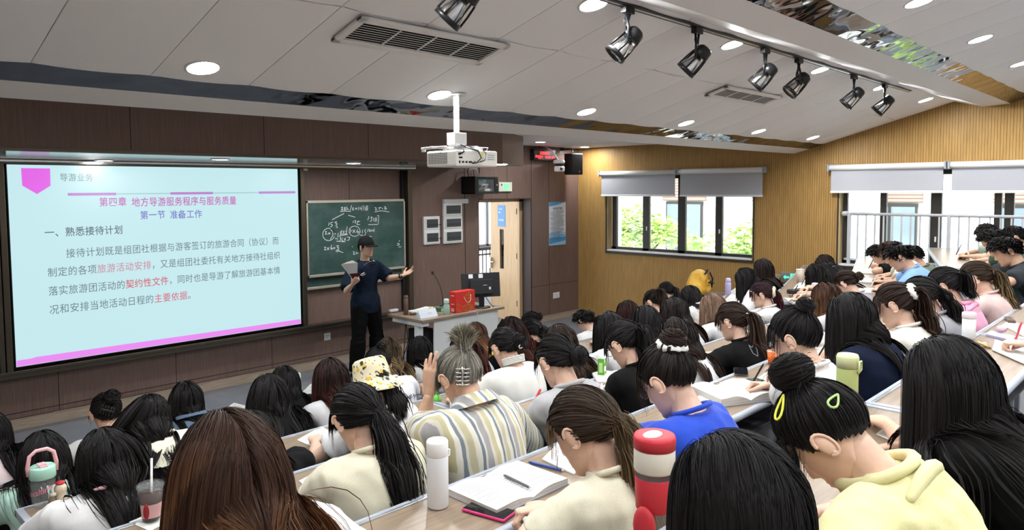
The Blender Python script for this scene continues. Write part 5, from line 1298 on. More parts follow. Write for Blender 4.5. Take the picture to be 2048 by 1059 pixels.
def student(pid, label, x, y, row=None, Y=None, d=None, psi=0.0, pitch=32, yaw=0, roll=0, hair=None, shirt=None, hands=None, dz=0.0, sw=None, floor=None, zdesk=None, near=None, seed=None, lean=None, arms=None, hsc=None, **kw):
    global NP_
    sp = dict(hair=hair, shirt=shirt, **kw); male = kw.get('male', False)
    if row in ROWS:
        yf, zd, zf = ROWS[row]; Yh = yf-.58 if Y is None else Y; Hc = onY(x, y, Yh)
        ynear = yf-.36
    else:
        (ex, ey), zd, zf = WING[row]; psi = WROT; Hc = atD(x, y, d)
    dd = float((Hc-CAM)@CF)
    hs = hsc or (.965 if male else .93); Rh = head_rot(psi, math.radians(yaw), math.radians(pitch), math.radians(roll))*hs
    s = rotz(psi)@np.array([1.0, 0, 0]); f = rotz(psi)@np.array([0, 1.0, 0]); Z = np.array([0, 0, 1.0])
    P = Hc+Rh@np.array([0, -.030, -.075]); nd = nrm(-(Rh@np.array([0, .12, 1.0]))*.55-Z*.45-f*.18)
    C7 = P+nd*(.064 if not male else .074)
    hz = zf+.50; Lt = .50 if not male else .54; dzv = C7[2]-hz
    hor = math.sqrt(max(.012, Lt*Lt-dzv*dzv)) if dzv < Lt else .11
    hor = min(hor, .12 if row in ROWS and row != 'Z' else .22) if lean is None else lean
    hip = C7-f*hor; hip[2] = hz
    t = nrm(C7-hip); sw = sw or (.150 if not male else .182); ft = nrm(np.cross(t, s))
    J = dict(Hc=Hc, Rh=Rh, hs=hs, s=s, f=f, hip=hip, C7=C7, d=dd, up={}, hd={}, K={}, A={})
    reach = (.27, .25) if not male else (.295, .27)
    for i, nm in ((-1, 'L'), (1, 'R')):
        Sj = C7-t*.060+s*i*sw+ft*.022; J['S'+nm] = Sj
        if arms and i in arms:
            Ej, Wj = arms[i]; Ej = np.array(Ej); Wj = np.array(Wj)
        else:
            if hands and i in hands: hz_ = .062 if kw.get('hand', {}).get(i, 'write' if i > 0 else 'rest') in ('write', 'hold') else .045; W0 = onZ(*hands[i], zd+hz_)
            else:
                if row in ROWS: yy = max(ynear+.10, C7[1]+.16); yy = min(yy, ynear+.26); W0 = np.array([Hc[0]+i*(.11 if i > 0 else .15), yy, zd+(.062 if i > 0 else .045)])
                else:
                    e = np.array([ex, ey, 0]); v0 = (e@WV)-.36; vv = max(v0+.08, C7@WV+.16); vv = min(vv, v0+.28); W0 = WU*(Hc@WU+i*.12)+WV*vv; W0[2] = zd+(.062 if i > 0 else .045)
            W0 = W0-f*.05
            D = W0-Sj; dist = np.linalg.norm(D); a, b = reach
            if dist > a+b-.012:
                k2 = min(1.12, dist/(a+b-.012)); a *= k2; b *= k2
                if dist > a+b-.012: W0 = Sj+D/dist*(a+b-.012); D = W0-Sj; dist = a+b-.012
            if dist < abs(a-b)+.08: dist = abs(a-b)+.08
            ca = (a*a+dist*dist-b*b)/(2*a*dist); ca = max(-1, min(1, ca)); u = nrm(D)
            hint = s*i*.75-Z*.65-f*.25; hint = nrm(hint-u*(hint@u))
            Ej = Sj+u*a*ca+hint*a*math.sqrt(1-ca*ca); Wj = W0
            Ej[2] = max(Ej[2], zd+.055)
        J['E'+nm] = Ej; J['W'+nm] = Wj
        J['hd'][i] = nrm(nrm(Wj-Ej)*.8+f*.35-s*i*.25) if not (arms and i in arms) else nrm(Wj-Ej)
        J['hd'][i][2] = min(J['hd'][i][2], -.05) if not (arms and i in arms) else J['hd'][i][2]
        if not (arms and i in arms): J['up'][i] = nrm(Z+s*i*(.55 if i > 0 else .1))
        kn = hip+s*i*.10+f*.43; kn[2] = zf+.475; an = kn+f*.01+s*i*.01; an[2] = zf+.085; J['K'][i] = kn; J['A'][i] = an
    J['o'] = (hip[0], hip[1], zf)
    if kw.get('_up'): J['up'].update(kw['_up'])
    if kw.get('_hd'): J['hd'].update(kw['_hd'])
    sd = seed if seed is not None else (sum(ord(c)*(7+j) for j, c in enumerate(pid)) % 9973)
    root, part, body = figure(J, sp, label, sd)
    PEOPLE[pid] = dict(root=root, part=part, body=body, J=J, sp=sp, row=row, zd=zd, zf=zf)
    return PEOPLE[pid]
def H(sty, c, L=.3, **k): return dict(sty=sty, c=c, L=L, **k)
# ================================================================ PEOPLE: the class
st = student
PONY = (0, -.98, -.10); LOWB = (0, -.93, -.38); HIGH = (0, -.75, .66); TOP = (0, -.30, .95)
GREY = (.40, .40, .41)
# ---- row Z (nearest)
st('z1', 'person with long straight black hair seen from behind, beside the red and white tumbler', 1466, 1003, 'Z', Y=.53, pitch=26, hair=H('long', 'k', .50), shirt=(BLK, 'cotton', 'short'))
st('z2', 'person in pale yellow hooded top bent low, black bun with beads and yellow clips', 1645, 868, 'Z', Y=.60, pitch=58, yaw=12, hair=H('bun', 'k', .3, tie=(.04, -.46, .88), bun=.046, tiec=((.75, .75, .72), (.2, .2, .2)), tiek='beads'), shirt=((.66, .62, .33), 'cotton', 'short'), collar='hood', ov=.018)
st('z3', 'person in black with very long black hair sitting upright at the right', 1890, 752, 'Z', Y=.50, pitch=22, hair=H('long', 'k', .66, spread=.3), shirt=(BLK, 'cotton', 'short'), skin=SKIN[0], hands={-1: (1745, 845)})
st('z4', 'person mostly beyond the right edge, only a hand holding a red pen showing', 2190, 640, 'Z', Y=.40, pitch=28, hair=H('long', 'k', .35), shirt=((.5, .5, .5), 'cotton', 'short'), hands={-1: (2035, 685), 1: (2075, 720)}, hand={-1: 'write', 1: 'rest'})
# ---- row A
st('a0', 'person with very long brown hair turning auburn at the ends, white top', 452, 925, 'A', Y=1.44, pitch=24, hair=H('long', 'o', .72, wave=.004, spread=.75), shirt=((.70, .68, .66), 'cotton', 'short'), sw=.16)
st('a1', 'person in cream tee with low brown ponytail, hands together over an open book', 1163, 855, 'A', Y=1.22, pitch=34, yaw=8, hair=H('pony', 'y', .42, tie=(0, -.94, -.33), tiec=BLK, bangs=.4), shirt=(CREAM, 'cotton', 'short'), sw=.135, hands={-1: (1046, 1024), 1: (1080, 1004)}, hand={-1: 'hold', 1: 'hold'})
st('a2', 'person in bright blue tee with glasses and a spotted scrunchie round a dark bun', 1330, 757, 'A', Y=1.30, pitch=38, yaw=4, hair=H('bun', 'kb', .3, tie=HIGH, bun=.040, tiec=((.72, .72, .70), (.02, .02, .02)), tiek='scrunchie'), shirt=((.018, .06, .44), 'cotton', 'short'), glasses='metal', hands={-1: (1185, 835), 1: (1212, 862)})
st('a3', 'person in white tee and thin glasses in profile, small high black bun', 1585, 672, 'A', Y=1.20, pitch=20, yaw=6, hair=H('bun', 'k', .3, tie=(0, -.62, .78), bun=.034), shirt=(WHT, 'cotton', 'short'), glasses='metal', hands={-1: (1525, 742), 1: (1530, 768)})
st('a4', 'person in navy tee with shoulder length black hair falling over black glasses', 1700, 632, 'A', Y=1.20, pitch=30, hair=H('bob', 'k', .31), shirt=(NAVY, 'cotton', 'short'), glasses='thick', hands={-1: (1642, 700), 1: (1655, 722)})
st('a5', 'person in off-white top, dark brown ponytail tied with a white scrunchie', 1787, 607, 'A', Y=1.20, pitch=24, yaw=4, hair=H('pony', 'b', .30, tie=(0, -.98, .18), tiec=(.72, .70, .66), tiek='scrunchie'), shirt=((.66, .64, .58), 'cotton', 'short'), hands={-1: (1758, 672)})
st('a6', 'person with black hair and a short black low ponytail behind the brown ponytail', 1838, 592, 'A', Y=1.20, pitch=34, hair=H('pony', 'k', .20, tie=LOWB, tiec=BLK), shirt=((.30, .30, .32), 'cotton', 'short'))
st('a7', 'person in bright pink hooded top with a looped black ponytail', 1886, 570, 'A', Y=1.20, pitch=24, yaw=4, hair=H('pony', 'k', .17, tie=(0, -.97, .24), tiec=(.5, .5, .52)), shirt=((.72, .34, .47), 'cotton', 'short'), collar='hood')
st('a8', 'person in pale dusty pink tee with long golden brown ponytail', 1948, 555, 'A', Y=1.16, pitch=30, yaw=6, hair=H('pony', 'y', .36, tie=(0, -.97, -.22), tiec=(.75, .74, .72)), shirt=((.62, .46, .43), 'cotton', 'half'))
# ---- row B
st('b1', 'person in cream tee with thick black low ponytail down the back', 712, 832, 'B', Y=2.10, pitch=36, hair=H('pony', 'k', .42, tie=(.12, -.88, -.45), tiec=BLK, dens=1.3), shirt=(CREAM, 'cotton', 'short'), ov=.018, hands={-1: (640, 960)})
E0 = onZ(838, 868, 1.33); W0 = onY(866, 768, E0[1]+.02)
st('b2', 'person in striped blue and olive shirt, ash grey hair in a claw clip', 917, 752, 'B', Y=2.08, pitch=36, yaw=-4, hair=H('pony', 'g', .085, tie=(.02, -.80, .58), up=(.05, -.35, .95)), shirt=((.5, .5, .45), 'stripe', 'half'), collar='shirt', ov=.026, arms={-1: (onY(842, 866, 2.28), onY(858, 790, 2.26)), 1: (onY(1058, 900, 2.12), onY(1010, 875, 2.38))}, hand={-1: 'flat', 1: 'rest'}, _up={-1: np.array([-1.0, -.35, 0])}, _hd={-1: np.array([.10, -.02, 1.0])}, skin=SKIN[0])
st('b3', 'person in grey tee with loose low black bun holding a red pen', 1110, 718, 'B', Y=2.10, pitch=30, yaw=-3, hair=H('bun', 'k', .3, tie=(.10, -.92, -.30), bun=.040), shirt=(GREY, 'cotton', 'half'), hands={-1: (1062, 820), 1: (1090, 830)}, hand={-1: 'hold', 1: 'rest'})
st('b4', 'person in black tee, black ponytail with pale blue tie, leaning over a book', 1246, 686, 'B', Y=2.10, pitch=38, yaw=2, hair=H('pony', 'k', .26, tie=(0, -.97, .05), tiec=(.42, .50, .58)), shirt=(BLK, 'cotton', 'half'), glasses='thick', hands={-1: (1222, 768), 1: (1228, 785)})
st('b5', 'person in white tee with long dark hair swept to the right', 1352, 672, 'B', Y=2.14, pitch=28, hair=H('long', 'kb', .42), shirt=(WHT, 'cotton', 'short'))
st('b6', 'person in black tee with brown ponytail and checked bead tie, glasses', 1462, 640, 'B', Y=2.12, pitch=22, yaw=3, hair=H('pony', 'b', .40, tie=(0, -.97, -.08), tiec=((.75, .75, .75), (.02, .02, .02)), tiek='beads'), shirt=(BLK, 'cotton', 'half'), glasses='metal')
st('b8', 'person with long brown tipped hair in grey top, between the navy tee and wing desks', 1650, 592, 'B', Y=2.14, pitch=20, hair=H('long', 'o', .40), shirt=((.5, .5, .5), 'cotton', 'half'))
st('b9', 'person with reddish brown low bun, only the back of the head showing', 1690, 566, 'B', Y=2.30, pitch=40, hair=H('bun', 'b', .3, tie=(.05, -.97, -.2), bun=.034), shirt=((.3, .3, .34), 'cotton', 'short'))
# ---- row C
st('c1', 'person in white sweatshirt with pink collar, long black hair parted over the shoulders', 208, 915, 'C', Y=2.96, pitch=40, hair=H('long', 'k', .36, fall=(.07, 0, 0)), shirt=((.66, .66, .66), 'cotton', 'long'), trim=(.62, .36, .40), ov=.024, hands={-1: (118, 1012)}, sw=.165)
st('c2', 'person in black tee hidden behind the long brown hair, one shoulder showing', 500, 872, 'C', Y=2.95, pitch=40, hair=H('bob', 'k', .2), shirt=(BLK, 'cotton', 'half'), sw=.19)
st('c3', 'person in white tee wearing a patterned bucket hat, black ponytail below it', 745, 770, 'C', Y=2.95, pitch=30, hair=H('pony', 'k', .19, tie=(.15, -.90, -.42), tiec=BLK, dens=.7), shirt=((.66, .66, .66), 'cotton', 'short'), ov=.018)
st('c4', 'person in white blouse with frilled stand collar, low black bun with white clips', 1008, 692, 'C', Y=2.97, pitch=30, yaw=-2, hair=H('bun', 'k', .3, tie=(.06, -.97, -.20), bun=.036), shirt=((.64, .64, .60), 'cotton', 'long'), collar='stand', ov=.020)
st('c5', 'person in black top with long wavy dark brown hair, left of the milk carton', 1118, 682, 'C', Y=2.97, pitch=30, hair=H('long', 'b', .38, wave=.014), shirt=(BLK, 'cotton', 'half'))
st('c6', 'person in white top with long straight black hair just behind the milk carton', 1216, 655, 'C', Y=2.97, pitch=28, hair=H('long', 'k', .36), shirt=(WHT, 'cotton', 'half'))
st('c7', 'person in white tee with black long hair drawn over the left side', 1290, 640, 'C', Y=2.97, pitch=24, hair=H('long', 'k', .36, fall=(-.05, 0, 0)), shirt=(WHT, 'cotton', 'short'))
st('c8', 'person with dark half-up hair and pale grey top behind the swept long hair', 1346, 622, 'C', Y=2.99, pitch=30, hair=H('long', 'kb', .40), shirt=((.62, .63, .66), 'cotton', 'short'))
st('c9', 'person with long straight light brown hair in a white top', 1424, 612, 'C', Y=2.99, pitch=26, hair=H('long', 'l', .46), shirt=(WHT, 'cotton', 'half'))
# ---- row D
st('d1', 'person in mint green top with long black hair behind the mint lidded bottle', 86, 908, 'D', Y=3.86, pitch=28, hair=H('long', 'k', .46), shirt=((.42, .64, .54), 'cotton', 'short'), ov=.02)
st('d2', 'person in cream tee with black hair falling to the left, seen from behind', 302, 832, 'D', Y=3.86, pitch=46, hair=H('long', 'k', .24, fall=(-.09, .02, 0)), shirt=((.70, .68, .54), 'cotton', 'short'), ov=.02)
st('d3', 'person in black with waist long black hair left of the green flask', 536, 785, 'D', Y=3.86, pitch=26, hair=H('long', 'k', .56, spread=.55), shirt=(BLK, 'cotton', 'short'))
st('d4', 'person in grey white top with long dark red brown hair, right of the green flask', 660, 752, 'D', Y=3.80, pitch=26, hair=H('long', 'r', .42), shirt=((.55, .55, .56), 'cotton', 'short'))
D5 = st('d5', 'person in white tee with blue Japanese writing across the back, messy black hair', 755, 730, 'D', Y=3.95, sw=.172, pitch=44, hair=H('claw', 'k', .3, tie=(.1, -.8, .5), bun=.030), shirt=((.64, .64, .65), 'cotton', 'short'), ov=.02)
st('d6', 'person in pale grey tee with brown ponytail, left of the frilled blouse', 925, 692, 'D', Y=3.86, pitch=30, hair=H('pony', 'r', .34, tie=(.1, -.93, -.34), tiec=BLK), shirt=((.62, .63, .65), 'cotton', 'short'))
st('d7', 'person with long black hair directly behind the frilled blouse', 1020, 662, 'D', Y=3.75, pitch=26, hair=H('long', 'r', .42, fall=(.10, 0, 0)), shirt=(BLK, 'cotton', 'short'))
st('d8', 'person with black low ponytail and pink tie, pale lilac top', 1062, 664, 'D', Y=4.02, pitch=36, hair=H('pony', 'k', .14, tie=(.1, -.95, -.25), tiec=(.62, .36, .38)), shirt=((.60, .60, .70), 'cotton', 'short'))
st('d9', 'person with straight dark brown hair seen against the yellow wall', 1254, 624, 'D', Y=3.88, pitch=24, hair=H('bob', 'r', .30), shirt=((.3, .3, .3), 'cotton', 'short'))
st('d10', 'person with black ponytail on the near side, pale ear showing, by the yellow wall', 1306, 602, 'D', Y=3.88, pitch=28, hair=H('pony', 'kb', .20, tie=(0, -.85, .52), tiec=(.02, .02, .02)), shirt=(WHT, 'cotton', 'short'))
st('d11', 'person bent low in white hooded jacket, black hair hanging, below the orange backpack', 1380, 592, 'D', Y=3.88, pitch=52, hair=H('long', 'k', .34), shirt=((.70, .70, .71), 'cotton', 'long'), collar='hood')
# ---- row E (front row)
st('e0', 'person in pale pink top at the left edge, in front of the long black hair', -22, 862, 'E', Y=4.74, pitch=24, hair=H('long', 'k', .34), shirt=((.66, .54, .54), 'cotton', 'short'), ov=.03, sw=.2)
st('e1', 'person in white tee with gathered black hair and a black claw clip', 211, 822, 'E', Y=4.74, pitch=20, hair=H('bun', 'k', .3, tie=(.08, -.80, .42), bun=.040), shirt=(WHT, 'cotton', 'short'), skin=SKIN[0])
st('e2', 'person in denim jacket with smooth black shoulder length hair', 371, 796, 'E', Y=4.74, pitch=24, hair=H('bob', 'k', .28), shirt=((.10, .15, .22), 'cotton', 'long'), collar='shirt')
st('e3', 'person in black with black hair half hidden behind the waist long hair', 568, 762, 'E', Y=4.74, pitch=26, hair=H('long', 'k', .34), shirt=(BLK, 'cotton', 'half'))
st('e4', 'person in black top with wavy brown streaked hair below the lecturer', 774, 703, 'E', Y=4.64, pitch=24, hair=H('long', 'y', .30, wave=.012), shirt=(BLK, 'cotton', 'short'))
st('e5', 'person with wavy black bob and bare shoulders in a thin strapped top', 838, 697, 'E', Y=4.82, pitch=24, hair=H('bob', 'k', .20, wave=.008), shirt=((.70, .70, .68), 'cotton', 'tank'), skin=SKIN[2])
st('e6', 'person in bright yellow tee with orange streaked brown hair by the desk', 950, 668, 'E', Y=4.74, sw=.19, pitch=36, hair=H('long', 'o', .30), shirt=((.74, .60, .02), 'cotton', 'short'), ov=.02)
st('e7', 'person with a dark messy bun in the front row beside the white desk', 1060, 645, 'E', Y=4.74, pitch=28, hair=H('bun', 'k', .3, tie=(.1, -.9, .05), bun=.030), shirt=((.66, .66, .68), 'cotton', 'short'))
st('e8', 'person with short black hair and glasses in loose white tee looking at a phone', 1169, 640, 'E', Y=4.74, pitch=36, yaw=4, male=True, hair=H('boy', 'k', .075), shirt=((.64, .64, .64), 'cotton', 'half'), glasses='metal', ov=.026, hands={-1: (1148, 690), 1: (1160, 692)}, hand={-1: 'hold', 1: 'hold'}, skin=SKIN[1])
st('e9', 'person in white jacket with smooth black ponytail by the white cup', 1331, 582, 'E', Y=4.74, pitch=26, hair=H('pony', 'k', .24, tie=(0, -.98, -.12), tiec=BLK), shirt=((.62, .62, .62), 'cotton', 'long'))
# ---- wing by the windows
st('w0a', 'person in white tee with wine red ponytail and cream scrunchie', 1521, 587, 'W0', d=6.55, pitch=20, yaw=4, hair=H('pony', 'w', .17, tie=(0, -.96, -.25), tiec=(.72, .66, .45), tiek='scrunchie'), shirt=(WHT, 'cotton', 'half'))
st('w0b', 'person with black hair and glasses bent over papers beside the two bottles', 1490, 556, 'W0', d=7.5, pitch=44, yaw=4, hair=H('long', 'k', .32), shirt=(WHT, 'cotton', 'half'), glasses='thick')
st('w0c', 'person in black sitting tall with long dark hair against the yellow wall', 1524, 535, 'W0', d=8.4, pitch=12, hair=H('long', 'kb', .40), shirt=(BLK, 'cotton', 'half'))
st('w1a', 'person with glasses and dark hair writing nearest the exit sign', 1629, 547, 'W1', d=8.1, pitch=40, hair=H('long', 'k', .26), shirt=((.66, .66, .70), 'cotton', 'short'), glasses='thick')
st('w1b', 'person with black bowl shaped hair in a dark mask beside the glasses wearer', 1656, 545, 'W1', d=7.6, pitch=44, hair=H('bob', 'k', .22), shirt=((.5, .5, .5), 'cotton', 'short'))
st('w1c', 'person with a round black head of hair nearest in the exit sign row', 1672, 553, 'W1', d=7.1, pitch=46, hair=H('bob', 'k', .18), shirt=((.3, .2, .2), 'cotton', 'half'))
st('w1d', 'person with brownish black hair at the back of the exit sign row', 1648, 527, 'W1', d=8.7, pitch=36, hair=H('long', 'kb', .26), shirt=((.6, .6, .62), 'cotton', 'short'))
st('w2a', 'boy in light blue tee with short black hair writing in profile', 1797, 513, 'W2', d=6.6, pitch=34, yaw=2, male=True, hair=H('boy', 'k', .065), shirt=((.20, .36, .66), 'cotton', 'short'), skin=SKIN[0])
st('w2b', 'boy in cream tee behind the blue tee, dark tousled hair', 1781, 504, 'W2', d=7.2, pitch=40, male=True, hair=H('boy', 'kb', .065), shirt=((.64, .62, .52), 'cotton', 'short'), skin=SKIN[0])
st('w2c', 'boy in black tee farthest along the blue tee row, curly black hair', 1759, 508, 'W2', d=8.2, pitch=42, male=True, hair=H('curly', 'k', .06), shirt=(BLK, 'cotton', 'short'), skin=SKIN[0])
st('w2d', 'boy in dark green tee just behind the blue tee', 1822, 512, 'W2', d=7.3, pitch=30, male=True, hair=H('boy', 'k', .05), shirt=((.10, .13, .09), 'cotton', 'short'), skin=SKIN[0])
st('w3a', 'boy in charcoal tee with short black hair nearest in the right window row', 2010, 500, 'W3', d=6.0, pitch=30, yaw=8, male=True, hair=H('boy', 'k', .075), shirt=((.035, .040, .045), 'cotton', 'half'), skin=SKIN[0])
st('w3b', 'boy with bushy curly black hair in dark green tee by the railing', 1990, 483, 'W3', d=6.6, pitch=30, yaw=6, male=True, hair=H('curly', 'k', .075), shirt=((.05, .09, .06), 'cotton', 'short'), skin=SKIN[0])
st('w3c', 'boy with cropped black hair in pale green tee, highest by the railing', 1972, 467, 'W3', d=7.9, pitch=30, yaw=4, male=True, hair=H('boy', 'k', .035), shirt=((.32, .42, .34), 'cotton', 'short'), skin=SKIN[0])
st('w3d', 'boy with shaved round head behind the charcoal tee at the right edge', 2026, 474, 'W3', d=7.0, pitch=26, male=True, hair=H('boy', 'k', .03), shirt=((.08, .12, .09), 'cotton', 'short'), skin=SKIN[0])
# ---------------------------------------------------------------- the lecturer
def lecturer():
    Yt = 7.72; Hc = onY(733, 493, Yt); d = float((Hc-CAM)@CF)
    face = math.radians(180-14)                 # facing the class, turned a little to the picture's left wall
    psi = -face                                  # clockwise heading from the front wall
    hd = rotz(-math.radians(166))               # head looks towards the window side
    Rh = hd@rotx(-.05)
    R = rotz(-math.radians(176)); s = R@np.array([1., 0, 0]); f = R@np.array([0, 1., 0]); Z = np.array([0, 0, 1.])
    C7 = Hc+np.array([0, 0, -.19])-f*.045
    hip = np.array([C7[0]+.02, C7[1]+.02, .93])
    J = dict(Hc=Hc, Rh=Rh, hs=1.0, s=s, f=f, hip=hip, C7=C7, d=d, up={}, hd={}, K={}, A={}, slouch=.01)
    # his right hand (-s side is picture right): right = picture left
    J['SR'] = C7-Z*.075+s*.185; J['SL'] = C7-Z*.075-s*.185
    J['ER'] = onY(693, 582, Yt-.10); J['WR'] = onY(704, 569, Yt-.36)
    J['EL'] = onY(778, 556, Yt-.14); J['WL'] = onY(805, 551, Yt-.36)
    J['hd'][1] = nrm(np.array([.15, -.45, .45])); J['up'][1] = nrm(np.array([-.3, -.9, -.1]))
    J['hd'][-1] = nrm(onY(828, 538, Yt-.42)-J['WL']); J['up'][-1] = np.array([.1, .35, -.9])
    for i, fx in ((1, -.14), (-1, .13)):
        kn = hip+np.array([fx*1.05, -.04, 0]); kn[2] = .50; an = kn+np.array([fx*.15, .05, 0]); an[2] = .085; J['K'][i] = kn; J['A'][i] = an
    J['o'] = (hip[0], hip[1], 0.0)
    sp = dict(hair=H('boy', 'k', .022), shirt=((.009, .015, .028), 'cotton', 'half'), male=True, stand=True, loose=.03, pants=(.005, .005, .005), shoe=(.02, .02, .02), eyes='open', hand={1: 'hold', -1: 'open'}, skin=SKIN[0], group='lecturer', ov=.028)
    root, part, body = figure(J, sp, 'lecturer in black cap and navy tee standing before the blackboard holding up a book', 77)
    def w(loc): return np.asarray(loc)@Rh.T+Hc
    # cap
    q = QM(); nu, nv = 32, 12; th = np.linspace(0, 2*np.pi, nu, endpoint=False); ph = np.linspace(1e-3, 1.62, nv)
    n = np.stack([np.sin(ph)[:, None]*np.sin(th), np.sin(ph)[:, None]*np.cos(th), np.repeat(np.cos(ph)[:, None], nu, 1)], -1).reshape(-1, 3)
    q.add(w(n*(SCALP+.011)+SC0+np.array([0, 0, .024])), grid_q(nv, nu), 0)
    v, qq = ell_q(SC0+np.array([0, 0, .024+SCALP[2]+.011]), (.008, .008, .005), None, 8, 6); q.add(w(v), qq, 0)
    a = np.linspace(-1.15, 1.15, 15); rows = []
    for k, (o, z) in enumerate(((0, .030), (.03, .034), (.06, .030), (.078, .020), (.076, .016), (.04, .027), (0, .024))): rows.append(np.stack([np.sin(a)*(.082+o*.25), np.cos(a)*(.103)+o*np.cos(a)**.7*1.05-.006, np.full(15, z)-.012*np.abs(np.sin(a))**2], -1))
    q.add(w(np.concatenate(rows)), grid_q(7, 15, False), 0); part('cap', q, [cloth((.010, .010, .011))])
    # chain, watch, chest and sleeve marks
    q = QM(); nn = nrm(np.array([0, -.55, .8])); v, qq = torus_q(C7+np.array([0, -.085, -.055]), .088, .004, nrm(np.array([0, .95, 1.0])), 40, 5, (1, 1.2)); q.add(v, qq, 0); part('necklace', q, [M_steel])
    u = nrm(J['WL']-J['EL']); q = QM(); v, qq = torus_q(J['WL']-u*.03, .030, .010, u, 20, 6); q.add(v, qq, 0); v, qq = ell_q(J['WL']-u*.03+np.array([.0, -.03, .0]), (.02, .010, .02)); q.add(v, qq, 0); part('watch', q, [M_black])
    return root, part, J, body
LEC = lecturer()
# ================================================================ DESKS
def desk(label, o, rz, L, zt, zf, seats, left_end=True, right_end=True):
    """o = far-left corner on the floor plan; local x along the row, local y towards the front"""
    t = empty('lecture_desk', (o[0], o[1], zf), rz); tag(t, label, 'desk', 'lecture desks in tiered rows')
    H_ = zt-zf; W_ = .36
    m = MB(); m.box((.004, -W_+.022, H_-.024), (L-.004, -.026, H_), M_desk); m.obj('desk_top', t)
    m = MB(); m.box((0, -.030, H_-.028), (L, -.018, H_+.004), M_alu); m.box((0, -.016, H_-.028), (L, 0, H_+.003), M_grey); m.obj('far_edge_strip', t, .002)
    m = MB(); n = 8; pr = [(-W_+.024, H_+.0005)]+[(-W_+.012+.0-.014*math.sin(a), H_-.014+.0145*math.cos(a)) for a in np.linspace(0, math.pi, n)]+[(-W_+.024, H_-.028)]
    k = len(pr); vs = [(x, y, z) for x in (0, L) for y, z in pr]; m.add(vs, [(i, i+1, k+i+1, k+i) for i in range(k-1)]+[tuple(range(k))[::-1], tuple(range(k, 2*k))], M_grey, True); m.obj('rounded_front_edge', t)
    for x in ((0,) if left_end else ())+((L,) if right_end else ()):
        m = MB(); sgn = 1 if x == 0 else -1
        m.box((min(x, x+sgn*.028), -W_+.004, H_-.030), (max(x, x+sgn*.028), -.002, H_+.0042), M_grey); m.obj('end_cap', t, .003)
    m = MB(); m.box((.02, -.115, .10), (L-.02, -.10, H_-.03), M_lgrey); m.obj('front_panel', t)
    m = MB(); m.box((.05, -W_+.06, H_-.16), (L-.05, -.12, H_-.148), M_greyd)
    m.box((.05, -W_+.06, H_-.148), (.062, -.12, H_-.03), M_greyd); m.box((L-.062, -W_+.06, H_-.148), (L-.05, -.12, H_-.03), M_greyd); m.obj('book_shelf', t)
    for x in (.06, L-.10):
        m = MB(); m.box((x, -.20, .03), (x+.04, -.12, H_-.03), M_grey); m.box((x-.01, -.34, 0), (x+.05, .02, .03), M_grey); m.obj('leg', t, .003)
    return t
def centre_desk(row, x0, x1, label, **k):
    yf, zd, zf = ROWS[row]
    t = desk(label, (x0, yf), 0.0, x1-x0, zd, zf, [], **k)
    return t
centre_desk('E', -1.6, .92, 'front row desk section at the far left of the picture')
centre_desk('E', .93, 2.92, 'front row desk section below the screen, behind the hair claw wearer')
centre_desk('E', 2.93, 4.60, 'front row desk section facing the lecturer desk')
centre_desk('E', 4.61, 6.24, 'front row desk section with bare right end before the boy in loose white')
centre_desk('E', 6.95, 8.1, 'short front row desk section before the white jacket ponytail')
centre_desk('D', -1.4, .94, 'second row desk section with the dark phone at the left edge')
centre_desk('D', .95, 2.86, 'second row desk section under the green flask')
centre_desk('D', 2.87, 4.75, 'second row desk section ahead of the frilled blouse')
centre_desk('D', 4.76, 6.7, 'second row desk section ending by the orange backpack')
centre_desk('C', .675, 2.84, 'third row desk section with grey left end and pink handled bottle')
centre_desk('C', 2.85, 4.75, 'third row desk section ahead of the milk carton')
centre_desk('C', 4.76, 6.2, 'third row desk section below the light brown hair')
centre_desk('B', .45, 2.30, 'fourth row desk section holding the iced drink cup')
centre_desk('B', 2.31, 4.10, 'fourth row desk section with the milk carton and the red pen')
centre_desk('B', 4.11, 6.3, 'fourth row desk section with the orange cup at its far edge')
centre_desk('A', .35, 2.34, 'fifth row desk section with frosted bottle, open book and pink phone')
centre_desk('A', 2.35, 4.30, 'fifth row desk section with the thick open book and two phones')
centre_desk('A', 4.31, 6.25, 'fifth row desk section below the pink tops')
centre_desk('Z', .45, 2.84, 'nearest desk section in the bottom right corner under the tumbler')
centre_desk('Z', 2.85, 4.62, 'nearest row desk section right of the lime flask')
centre_desk('Z', 4.63, 6.6, 'nearest row desk section at the right edge with pink pouch')
for k, L, lb in (('W0', 5.0, 'angled wing desk with the two bottles against the yellow wall'), ('W1', 3.70, 'angled wing desk pointing at the exit sign, black case on it'), ('W2', 4.1, 'angled wing desk where the boys in blue and black write'), ('W3', 4.1, 'angled wing desk at the railing where the charcoal tee writes')):
    (ex, ey), zd, zf = WING[k]; desk(lb, (ex, ey), WROT, L, zd, zf, [])
(ex, ey) = (8.2, 5.05); desk('lowest angled wing desk under the orange backpack', (ex, ey), WROT, 2.35, .743, 0.0, [])
